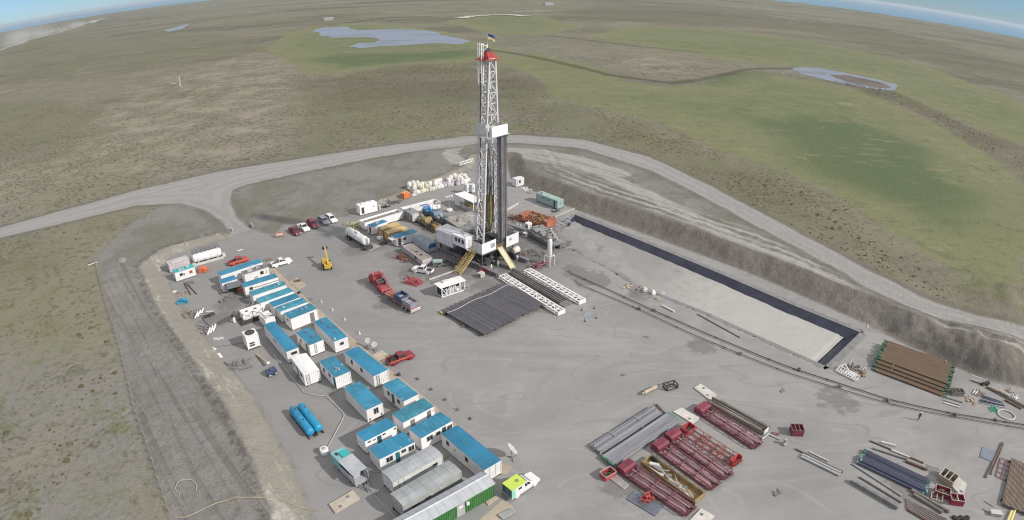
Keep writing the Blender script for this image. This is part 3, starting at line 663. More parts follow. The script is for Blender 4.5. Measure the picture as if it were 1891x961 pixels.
# ------------------------------------------------------------------ scrub on the steppe
def scrub():
    n = 120000; r = np.sqrt(rng.uniform(55**2, 520**2, n)); th = np.radians(rng.uniform(-58, 58, n))
    P = np.stack([r*np.sin(th), r*np.cos(th)], 1)
    zb, d = base_height(P)
    ok = (d > 2) & (sdf(P, ROAD) < -2) & (sdf(P, DIRT) < -1.5)
    ok &= np.max([sdf(P, q) for q in MEAD], 0) < rng.uniform(-14, 2, n)
    dens = .16+1.3*(vnoise(P[:,0]/26, P[:,1]/26)-.5)+.9*(vnoise(P[:,0]/6.5+9, P[:,1]/6.5)-.5)+.5*(np.max([sdf(P, q) for q in DARKV], 0) > 0)-.18*(np.max([sdf(P, q) for q in TAN], 0) > 0)
    ok &= rng.uniform(0, 1, n) < dens
    P = P[ok]; zb = zb[ok]; d = d[ok]; m = len(P)
    amp = np.interp(d, [-5, 2, 60, 300, 900], [.0, .12, .25, .8, 1.6])
    z = zb+amp*(fbm(P[:,0]/90, P[:,1]/90, 3)+1.2*fbm(P[:,0]/420+5, P[:,1]/420, 3))
    s = rng.uniform(.13, .42, m)*np.where(rng.uniform(0, 1, m) < .10, 1.9, 1.0)
    K = 7; vs = np.zeros((m, K+1, 3)); an = rng.uniform(0, 6.28, m)
    for k in range(K):
        q = s*rng.uniform(.7, 1.3, m); a = an+2*math.pi*k/K
        vs[:, k] = np.stack([P[:,0]+q*np.cos(a), P[:,1]+q*np.sin(a), z-.08+rng.uniform(0, .12, m)], 1)
    vs[:, K] = np.stack([P[:,0]+s*rng.uniform(-.3, .3, m), P[:,1]+s*rng.uniform(-.3, .3, m), z+s*rng.uniform(.45, .9, m)], 1)
    fs = [(K+1)*i+np.array([k, (k+1) % K, K]) for i in range(m) for k in range(K)]
    me = bpy.data.meshes.new('scrub'); me.from_pydata(vs.reshape(-1, 3).tolist(), [], np.array(fs).tolist())
    t = NT('scrub_leaves'); pos = t.node('ShaderNodeNewGeometry').outputs['Position']
    n1 = t.noise(pos, .35, 2); n2 = t.noise(pos, 4.0, 3)
    c = t.mix(t.step(n1, .35, .65), (.088,.084,.048), (.135,.115,.072)); c = t.mix(t.step(n2, .5, .75), c, (.17,.155,.085))
    t.link(c, t.p.inputs['Base Color']); t.p.inputs['Roughness'].default_value = .95; t.p.inputs['Specular IOR Level'].default_value = .1
    me.materials.append(t.mat); o = bpy.data.objects.new('scrub', me); col.objects.link(o); tag(o, kind='stuff')
scrub()

# ------------------------------------------------------------------ the air: thin haze over the plain, dust behind a far lorry road
def haze():
    mb = MB(); mb.box(-45000, 45000, -45000, 45000, -46, 78); t = NT('haze_air'); t.n.remove(t.p)
    v = t.node('ShaderNodeVolumePrincipled'); v.inputs['Color'].default_value = (.80,.92,1,1); v.inputs['Density'].default_value = HAZE; v.inputs['Anisotropy'].default_value = .1
    t.link(v.outputs[0], t.out.inputs['Volume']); tag(mb.build('haze', t.mat), kind='stuff')
HAZE = 4.5e-5
haze()
def dust():
    P0, P1 = Vector(GT(-10, 98)), Vector(GT(190, 36)); d = P1-P0; L = d.length; mb = MB(); mb.box(0, L, -60, 190, -4, 60); t = NT('road_dust'); t.n.remove(t.p)
    co = t.node('ShaderNodeTexCoord').outputs['Object']; x = t.node('ShaderNodeSeparateXYZ'); t.link(co, x.inputs[0])
    u = t.math('DIVIDE', x.outputs[0], L); n = t.noise(t.mapping(co, scale=(.006,.012,.02)), 1.0, 4, .6)
    top = t.step(u, .98, .15, 8, 52); ht = t.step(x.outputs[2], top, 0); wd = t.math('MULTIPLY', t.step(x.outputs[1], -40, 0), t.step(x.outputs[1], t.step(u, 1, 0, 30, 170), 0))
    dn = t.math('MULTIPLY', t.math('MULTIPLY', ht, wd), t.math('MULTIPLY', t.step(n, .42, .68), t.math('MULTIPLY', t.step(u, 1.0, .93), t.step(u, .02, .15))))
    v = t.node('ShaderNodeVolumePrincipled'); v.inputs['Color'].default_value = (.96,.94,.90,1); t.link(t.math('MULTIPLY', dn, .011), v.inputs['Density']); t.link(v.outputs[0], t.out.inputs['Volume'])
    o = mb.build('dust_cloud', t.mat, None, P0, math.atan2(d.y, d.x)); tag(o, kind='stuff')
dust()
# ------------------------------------------------------------------ drilling rig
ZF = 4.2
def rig():
    o = G(890.5, 470.6, ZF); root = thing('drilling_rig', 'tall white lattice drilling rig with red crown standing over the yard', 'drilling rig', (o[0], o[1], 0), R(46))
    P = lambda mb, n, m, par=root: mb.build(n, m, par)
    # base beams and substructure
    for x in (.2, 10.4):
        mb = MB(); mb.box(x-.12, x+.12, -5.0, 16.5, .05, 1.0); mb.box(x-.45, x+.45, -5.1, 16.5, 1.0, 1.08); mb.box(x-.45, x+.45, -5.1, 16.5, 0, .06)
        for k in range(14): mb.box(x-.4, x+.4, -4.8+k*1.6, -4.74+k*1.6, .07, .99)
        P(mb, 'base_beam', paint('dusty_purple_steel', (.23,.20,.215), .6, .2, .7, .5, (.2,.18,.16)))
    mb = MB()
    for x in (.35, 5.0, 7.6, 10.7):
        for y in (.5, 4.0, 8.0, 12.0, 15.5):
            zt = ZF-.35 if y < 11 else 2.6
            mb.box(x-.16, x+.16, y-.16, y+.16, .09, zt)
        mb.bar((x, .5, 1.2), (x, 4.0, ZF-.5), .16); mb.bar((x, 4.0, ZF-.5), (x, 8.0, 1.2), .16); mb.bar((x, 8.0, 1.2), (x, 12.0, 2.6), .16)
    for y in (.5, 4.0, 8.0, 12.0): mb.box(.35, 10.7, y-.09, y+.09, 1.3, 1.5)
    for y in (.5, 4.0, 8.0): mb.bar((.35, y, 1.2), (5.0, y, ZF-.6), .14); mb.bar((7.6, y, ZF-.6), (10.7, y, 1.2), .14)
    P(mb, 'substructure', DARK)
    mb = MB()                                   # blowout preventer and cellar gear under the floor
    mb.lathe([(0,.7),(.5,.7),(.55,.5),(.9,.5),(.95,.8),(1.5,.8),(1.55,.5),(2.2,.55),(2.25,.3),(3.2,.3)], (5.9, 3.4, .1), (0,0,1), 14)
    mb.box(2.2, 4.2, 1.0, 3.2, .2, 1.5); mb.box(8.3, 10.0, 2.0, 5.0, .2, 1.8); mb.tube((4.2, 2.0, .9), (5.4, 3.2, 1.2), .16)
    P(mb, 'blowout_preventer', paint('greasy_steel', (.075,.075,.078), .45, .3, 1.0, .5))
    mb = MB(); mb.box(0, 4.5, 0, 9.9, ZF-.35, ZF); mb.box(7.0, 11.2, -.9, 9.9, ZF-.35, ZF); mb.box(4.5, 7.0, 0.0, 9.9, ZF-.34, ZF-.01); mb.box(0, 11, 9.92, 16.4, 2.45, 2.75)
    P(mb, 'rig_floor', STEEL)
    # wind walls round the floor
    def wall(pts, z0, z1, mat, sign=None):
        mb = MB()
        for a, b in zip(pts[:-1], pts[1:]):
            mb.bar((*a, (z0+z1)/2), (*b, (z0+z1)/2), .08, z1-z0)
            n = max(1, int(math.dist(a, b)/1.1))
            for k in range(n+1):
                t = k/n; q = (a[0]+(b[0]-a[0])*t, a[1]+(b[1]-a[1])*t); mb.box(q[0]-.055, q[0]+.055, q[1]-.055, q[1]+.055, z0-.03, z1+.04)
        w = P(mb, 'wind_wall', mat)
        if sign:
            m2 = MB(); x0, x1, y, za, zb = sign; m2.box(x0, x1, y-.03, y, za, zb); m2.build('sign', paint('grey_sign', (.36,.37,.40), .5, .2, 2, .3), w)
        return w
    wall([(0, 0), (4.4, 0)], ZF, ZF+2.6, WHITE, (2.75, 4.05, -.07, ZF+.75, ZF+1.85))
    wall([(0, .1), (0, 3.2)], ZF-.05, ZF+2.5, GREYW)
    wall([(7.1, -.95), (11.2, -.95)], ZF-.1, ZF+2.6, WHITE, (8.0, 8.8, -1.02, ZF+1.35, ZF+1.85))
    wall([(11.2, -.9), (11.2, 5)], ZF, ZF+2.2, GREYW2)
    # stairs down the left side, stairs have yellow rails
    mb = MB(); n = 15
    for k in range(n):
        t = (k+.5)/n; x = 0-.1-5.3*t; z = ZF*(1-t); mb.box(x-.16, x+.16, 2.0, 3.7, z-.03, z+.02)
    for y in (2.0, 3.7): mb.bar((0, y, ZF), (-5.4, y, .06), .10, .28)
    st = P(mb, 'stairs', YELLOWD)
    mb = MB()
    for y in (2.0, 3.7):
        for h in (.55, 1.1): mb.bar((0, y, ZF+h), (-5.4, y, .05+h), .06)
        for k in range(7):
            t = k/6; mb.bar((-5.4*t, y, ZF*(1-t)), (-5.4*t, y, ZF*(1-t)+1.1), .06)
    mb.build('handrail', YELLOW, st)
    mb = MB()                                   # V-door ramp
    mb.bar((5.75, .1, ZF), (5.55, -4.7, .12), 1.55, .12)
    for s in (-.78, .78): mb.bar((5.75+s, .1, ZF+.1), (5.55+s, -4.7, .22), .1, .3)
    P(mb, 'ramp', CREAM)
    mb = MB()
    for h in (.5, 1.0): mb.bar((4.5, -.05, ZF+h), (7.1, -.5, ZF+h), .06)
    for x in (4.5, 5.8, 7.1): mb.bar((x, -.05-.17*(x-4.5), ZF), (x, -.05-.17*(x-4.5), ZF+1.0), .06)
    P(mb, 'floor_railing', YELLOW)
    # doghouse
    mb = MB(); mb.box(-.55, 2.2, 5.1, 9.85, ZF+.0, ZF+2.5); mb.box(-.62, 2.28, 5.03, 9.92, ZF+2.5, ZF+2.58)
    mb.box(-.55, 2.0, 3.35, 5.05, ZF-.25, ZF-.1)
    dh = P(mb, 'doghouse', paint('doghouse_white', (.70,.69,.70), .55, .1, .6, .25))
    for y in (5.7, 7.0, 8.1):
        m2 = MB(); m2.box(-.60, -.56, y, y+.75, ZF+1.0, ZF+2.0); m2.build('window', GLASS, dh)
    m2 = MB(); m2.box(.3, 1.2, 5.03, 5.07, ZF+.1, ZF+2.0); m2.build('door', WHITE2, dh)
    for k in range(4): m2 = MB(); m2.box(.0+.5*k, .35+.5*k, 5.6+k, 6.2+k, ZF+2.582, ZF+2.8+.05*k); m2.build('roof_unit', OFFW, dh)
    # engine house behind it
    mb = MB(); mb.box(-.35, 3.6, 10.15, 16.1, 2.8, 6.1); mb.prism([(-.45, 6.1), (3.7, 6.1), (3.2, 6.45), (.1, 6.45)], 10.05, 16.2)
    for k in range(5): mb.box(-.40, -.345, 10.4+1.18*k, 10.46+1.18*k, 2.8, 6.1)
    P(mb, 'engine_house', paint('engine_house_white', (.62,.61,.63), .55, .12, .6, .3))
    mb = MB()                                   # drawworks under sagging grey covers, raising frame
    mb.add([(3.8, 8.6, 6.6), (8.6, 8.6, 7.4), (8.8, 12.6, 5.0), (3.8, 13.4, 4.6), (3.8, 8.6, 4.3), (8.6, 8.6, 4.3), (8.8, 12.6, 2.8), (3.8, 13.4, 2.8)],
           [(0,1,2,3), (0,4,5,1), (1,5,6,2), (2,6,7,3), (3,7,4,0)])
    mb.add([(3.4, 12.2, 4.9), (9.2, 11.6, 5.6), (9.4, 16.2, 4.3), (3.4, 16.4, 4.2), (3.4, 12.2, 2.8), (9.2, 11.6, 2.8), (9.4, 16.2, 2.8), (3.4, 16.4, 2.8)],
           [(0,1,2,3), (0,4,5,1), (1,5,6,2), (2,6,7,3), (3,7,4,0)])
    for k in range(6): mb.bar((3.6+k, 8.5, 6.62+.14*k), (3.5+k*1.1, 16.3, 4.32), .12)
    P(mb, 'drawworks_cover', paint('grey_canvas', (.40,.395,.39), .8, .2, .6, .4))
    mb = MB()
    for k in range(9): mb.bar((9.4, 5+k*1.2, ZF-1.2), (9.4, 5+k*1.2, ZF+1.0), .07)
    for h in (-.4, .4, 1.0): mb.bar((9.4, 5, ZF+h), (9.4, 15, ZF+h-1.2), .06)
    mb.bar((8.8, 3, 6), (9.2, 15, 3.2), .14); mb.bar((2.6, 4.8, 9), (2.8, 14, 3.2), .22); mb.bar((9.0, 4.8, 9), (8.6, 14, 3.2), .22)
    P(mb, 'raising_frame', LSTEEL)
    mb = MB(); mb.box(2.0, 4.2, 3.0, 7.8, ZF, ZF+1.5); mb.box(4.6, 8.2, 6.0, 8.2, ZF, ZF+2.0); mb.tube((4.4, 7.0, ZF+1.6), (8.4, 7.0, ZF+1.6), .8, 14); mb.box(3.6, 4.6, 1.0, 2.0, ZF, ZF+1.4)
    mb.lathe([(0,.7),(.25,.7),(.3,.45),(.9,.4)], (5.9, 3.4, ZF), (0,0,1), 12); mb.box(7.2, 9.8, 3.5, 5.5, ZF, ZF+1.2)
    for k in range(10): mb.bar((2.4+.25*k, 2.6+.4*math.sin(k*2.1), ZF), (2.6+.3*k, 3.0+.5*math.sin(k), ZF+1.9+.5*math.sin(k*3)), .1)
    P(mb, 'floor_machinery', paint('greasy_dark_machinery', (.06,.052,.055), .5, .4, 1.2, .5, (.12,.05,.05)))
    # mast
    XC = 5.8; ZT = 48.3
    def leg(i, j, z):                           # i -1/1 across the front, j 0 front / 1 back
        t = (z-ZF)/(ZT-ZF); wx = 3.2*(1-t)+.9*t; y = (2.4 if j == 0 else 4.8)*(1-t)+(2.6 if j == 0 else 4.55)*t
        return Vector((XC+i*wx+.35*t, y-.35*t, z))
    mb = MB()
    for i in (-1, 1):
        for j in (0, 1): mb.bar(leg(i, j, ZF), leg(i, j, ZT), .36 if j == 0 else .30)
    zs = [ZF+2.2]
    while zs[-1] < ZT-2.2: zs.append(zs[-1]+max(2.0, 3.4-(zs[-1]-ZF)*.028))
    zs[-1] = ZT-.1
    for k in range(len(zs)-1):
        a, b = zs[k], zs[k+1]
        for i in (-1, 1):
            mb.bar(leg(i, 0, a), leg(i, 1, a), .17); mb.bar(leg(i, 0, a), leg(i, 1, b), .14); mb.bar(leg(i, 1, a), leg(i, 0, b), .14)
        mb.bar(leg(-1, 1, a), leg(1, 1, a), .2); s = 1 if k % 2 else -1
        mb.bar(leg(-s, 1, a), leg(s, 1, b), .18)
        m = (leg(-1, 1, b)+leg(1, 1, b))/2
        if a > 33: mb.bar(leg(-1, 0, a), leg(1, 0, a), .15); mb.bar(leg(-s, 0, a), leg(s, 0, b), .15)
    mast = P(mb, 'mast', paint('mast_white', (.68,.67,.665), .55, .12, .4, .3, (.38,.36,.33)))
    mb = MB()                                   # ladder cage, cables and standpipe inside
    for x in (-.22, .22): mb.bar(leg(-1, 1, ZF)+Vector((x-.5, .3, 0)), leg(-1, 1, ZT)+Vector((x-.3, .3, 0)), .06)
    for k in range(110):
        t = k/110; p = leg(-1, 1, ZF+t*(ZT-ZF))+Vector((-.5+.2*t, .3, 0)); mb.bar(p-Vector((.22,0,0)), p+Vector((.22,0,0)), .03)
    mb.build('ladder', LSTEEL, mast)
    mb = MB()
    mb.box(XC-1.25, XC+1.45, 1.9, 4.7, ZT, ZT+.95); mb.box(XC-2.1, XC+2.1, 1.5, 5.1, ZT-.16, ZT)
    mb.box(XC-.9, XC+.9, 2.5, 4.2, ZT+.95, ZT+1.5); mb.prism([(XC-2.3, ZT-.1), (XC-1.2, ZT+.05), (XC-1.2, ZT+.6), (XC-2.1, ZT+.25)], 3.4, 4.4)
    cr = mb.build('crown_block', RED, mast)
    mb = MB(); mb.tube((XC+.2, 3.3, ZT+1.6), (XC+.2, 4.0, ZT+1.6), .75, 16); mb.build('sheave', DARK, cr)
    mb = MB()
    for k in range(12): mb.box(XC-.85+.15*k, XC-.76+.15*k, 1.84, 1.89, ZT+.08, ZT+.24)
    mb.build('nameplate', WHITE, cr)
    mb = MB()                                   # gin pole frame above the crown
    for x in (-2.0, -1.5): 
        for y in (3.2, 4.3): mb.bar((XC+x, y, ZT-5.5), (XC+x, y, ZT+3.5), .13)
    for z in (ZT-5, ZT-3, ZT-1, ZT+1, ZT+2.2, ZT+3.4):
        mb.bar((XC-2, 3.2, z), (XC-1.5, 4.3, z), .08); mb.bar((XC-1.5, 3.2, z), (XC-2, 4.3, z), .08); mb.bar((XC-2, 3.2, z), (XC-1.5, 3.2, z), .08)
    mb.bar((XC-2, 3.6, ZT+3.4), (XC+.3, 3.6, ZT+2.7), .14); mb.bar((XC+.2, 3.6, ZT+.5), (XC+.2, 3.6, ZT+3.2), .12); mb.bar((XC-1.8, 3.6, ZT+1.0), (XC+.2, 3.6, ZT+2.6), .1)
    mb.build('gin_pole', WHITE, mast)
    mb = MB(); mb.tube((XC+1.1, 4.4, ZT+.5), (XC+1.1, 4.4, ZT+5.3), .05, 6); fp = mb.build('flagpole', LSTEEL, mast)
    for nm, z0, z1, c in (('upper_flag_band', .55, 1.15, paint('flag_blue', (.03,.06,.30), .8, .1, 2, 0)), ('lower_flag_band', 0, .55, paint('flag_yellow', (.65,.55,.20), .8, .1, 2, 0))):
        mb = MB(); n = 9; vs = []
        for k in range(n):
            t = k/(n-1); w = .10*math.sin(t*7)*t
            for z in (z0, z1):
                for s in (-.012, .012): vs.append((XC+1.15+1.35*t*.8, 4.4-1.1*t+w+s, ZT+4.15+z-.75*t*t))
        fs = []
        for k in range(n-1):
            a = 4*k; b = a+4; fs += [(a, b, b+2, a+2), (a+1, a+3, b+3, b+1), (a, a+1, b+1, b), (a+2, b+2, b+3, a+3)]
        mb.add(vs, fs); mb.build(nm, c, fp)
    # monkey board with its windwalls
    mb = MB(); zb = 31.6
    mb.box(1.7, 8.9, -.6, 2.0, zb-.15, zb); mb.box(3.0, 4.4, 2.0, 5.0, zb-.45, zb-.3)
    for x in (3.4, 4.4, 5.4, 6.4, 7.4, 8.4): mb.bar((x, -.4, zb+.08), (x, 2.0, zb+.08), .12)
    mb.bar((3.2, -.4, zb-.1), leg(-1, 0, zb-4), .12); mb.bar((8.6, -.4, zb-.1), leg(1, 0, zb-4), .12)
    bd = mb.build('monkey_board', LSTEEL, mast)
    mb = MB(); mb.box(3.0, 7.9, -.72, -.64, zb, zb+2.35); mb.box(3.0, 7.9, -.66, -.5, zb+2.27, zb+2.37); mb.box(7.84, 7.92, -.64, .05, zb, zb+2.25)
    for k in range(6): mb.box(3.02+.95*k, 3.07+.95*k, -.76, -.72, zb, zb+2.35)
    mb.build('board_windwall', WHITE, bd)
    mb = MB(); n = 10
    for k in range(n):
        a = math.pi*k/n; b = math.pi*(k+1)/n
        mb.bar((2.35-.62*math.cos(a), -.3, zb+1.7+.7*math.sin(a)), (2.35-.62*math.cos(b), -.3, zb+1.7+.7*math.sin(b)), .6, .06)
    mb.box(1.7, 1.77, -.6, .0, zb-.1, zb+1.7); mb.box(2.93, 2.995, -.6, .0, zb-.1, zb+1.7)
    mb.build('escape_hood', WHITE2, bd)
    mb = MB(); mb.box(3.5, 3.57, 1.9, 5.0, zb-.3, zb+2.4); mb.box(3.57, 4.6, 1.83, 1.9, zb-.3, zb+2.3); mb.build('side_windwall', WHITE2, bd)
    # travelling gear: hook lines, top drive
    mb = MB()
    for x, y in ((-.45, 3.2), (-.15, 3.8), (.15, 3.2), (.45, 3.8)): mb.tube((XC+x*.7, y, ZT), (XC+x, y, 21.0), .035, 5, cap=False)
    mb.tube((XC-1.4, 3.0, ZF+2), (XC-.5, 3.0, 29.0), .12, 6); mb.tube((XC-2.2, 4.2, ZF+2), (XC-1.4, 4.2, ZT-3), .09, 6)
    for s, e in ((-1.0, 17.5), (-.2, 19.0), (.9, 16.0)): mb.path([(XC+s, 2.9, 27.5), (XC+s*.8, 2.6, 22), (XC+s*.6, 2.5, e-2), (XC+s*.2, 2.9, e)], .09, 6)
    P(mb, 'hoses_and_lines', DARK, mast)
    mb = MB(); mb.box(XC-.55, XC+.55, 2.9, 4.0, 18.2, 21.2); mb.lathe([(0,.35),(.4,.6),(.9,.6),(1.3,.3)], (XC, 3.45, 17.0), (0,0,1), 12); mb.build('travelling_block', WHITE2, mast)
    mb = MB(); mb.box(XC-.6, XC+.6, 2.6, 4.0, 9.8, 16.6); mb.box(XC-.8, XC-.6, 2.8, 3.8, 10.5, 15.5); mb.box(XC+.6, XC+.85, 2.9, 3.7, 10.5, 14.2); mb.lathe([(0,.25),(1,.3),(2.0,.55),(2.6,.5)], (XC, 3.3, 7.3), (0,0,1), 10)
    mb.box(XC-.45, XC+.45, 2.5, 2.6, 11.2, 14.8); mb.build('top_drive', paint('ochre_machine', (.225,.185,.07), .6, .25, .8, .5, (.12,.10,.07)), mast)
    mb = MB()                                   # white tank of the water table under the right wall
    mb.lathe([(0,.5),(.12,.85),(1.9,.85),(2.02,.5)], (9.6, -.6, 2.1), (1,0,0), 16); P(mb, 'trip_tank', paint('cream_white', (.66,.58,.50), .5, .1, .8, .2))
    mb = MB(); mb.box(9.5, 11.6, -1.3, .1, .1, 1.2)
    for k in range(5): mb.bar((9.6+.5*k, -1.2, 1.2), (9.6+.45*k, -.2, 1.7), .1)
    P(mb, 'tank_stand', DARK)
    return root
rig()
_o = G(890.5, 470.6, ZF)
def rigp(x, y, z=0.0):
    c, s = math.cos(R(46)), math.sin(R(46)); return (_o[0]+x*c-y*s, _o[1]+x*s+y*c, z)
# stands of drill pipe racked in the mast
_first = None
for i in range(7):
    for j in range(7):
        x = 6.8+.245*i+(.16 if i > 3 else 0); y = .15+.24*j
        if _first is None:
            mb = MB(); mb.tube((0,0,0), (0,0,29.4), .095, 6)
            for z in (9.4, 18.8): mb.tube((0,0,z-.3), (0,0,z+.3), .12, 6)
            _first = one(mb, 'drill_pipe_stand', paint('racked_pipe_steel', (.30,.285,.285), .5, .25, .5, .35, (.36,.33,.31), vary=.45), 'tall dark stand of drill pipe racked upright beside the mast', 'drill pipe', rigp(x, y, ZF+.01), 0, 'stands of pipe racked in the mast')
            q = _first
        else: q = dup(_first, rigp(x, y, ZF+.01))
        q.scale = (1, 1, 1+.012*random.uniform(-1, 1))

# ------------------------------------------------------------------ catwalk and the two white lattice walkways in front of the rig
def lattice_walk(label, a, b, w, h, side):
    p, yaw, L = line(a, b, h); r = thing('lattice_walkway', label, 'walkway', (p[0], p[1], 0), yaw, 'white lattice frames beside the catwalk')
    mb = MB()
    for y in (0, w):
        mb.box(0, L, y-.16, y+.16, h-.18, h+.02); mb.box(0, L, y-.12, y+.12, .08, .22)
        n = int(L/1.3)
        for k in range(n+1): mb.box(k*L/n-.07, k*L/n+.07, y-.07, y+.07, .2, h-.15)
    r1 = mb.build('side_rail', WHITE, r)
    mb = MB(); n = int(L/1.45)
    for k in range(n):
        x0, x1 = k*L/n+.05, (k+1)*L/n-.05
        mb.bar((x0, .16, h-.1), (x0, w-.16, h-.1), .14)
        if k % 4 != 2: mb.bar((x0, .16, h-.09), (x1, w-.16, h-.09), .13) if k % 2 else mb.bar((x0, w-.16, h-.09), (x1, .16, h-.09), .13)
        else: mb.bar((x0, .16, h-.09), (x1, w-.16, h-.09), .1); mb.bar((x0, w-.16, h-.085), (x1, .16, h-.085), .1)
    mb.build('cross_bracing', WHITE, r)
    mb = MB(); mb.box(L-.15, L+.1, -.1, w+.1, .08, h+.04); mb.build('end_plate', WHITE, r)
    for x in (1.0, L*.35, L*.68, L-1.5): mb = MB(); mb.box(x-.2, x+.2, -.3, w+.3, 0, .08); mb.build('sleeper', DARK, r)
    return r
lattice_walk('white lattice frame on the pipe rack side of the catwalk, nearer the drill pipe', (922,509), (1031,577), 1.75, .85, 0)
lattice_walk('white lattice frame on the far side of the catwalk, nearer the pit', (968,499), (1070,557), 1.75, .85, 1)
def catwalk():
    p, yaw, L = line((946,502), (1040,557), .5); r = thing('catwalk', 'dark worn steel catwalk lying between the two white lattice frames', 'catwalk', (p[0], p[1], 0), yaw)
    mb = MB(); mb.box(0, L, -1.0, 1.0, .1, .5); mb.box(-1.6, L*.7, 1.02, 1.9, .1, .42); mb.build('deck', paint('worn_catwalk', (.17,.16,.155), .5, .3, .5, .5, (.25,.23,.2)), r)
    mb = MB()
    for y in (-.95, -.35, .35, .95): mb.box(-.2, L, y-.06, y+.06, .5, .62)
    mb.build('skate_rail', DARK, r)
    mb = MB(); mb.box(L, L+1.4, -1.0, 1.0, .05, .2); mb.build('end_step', STEEL, r)
catwalk()
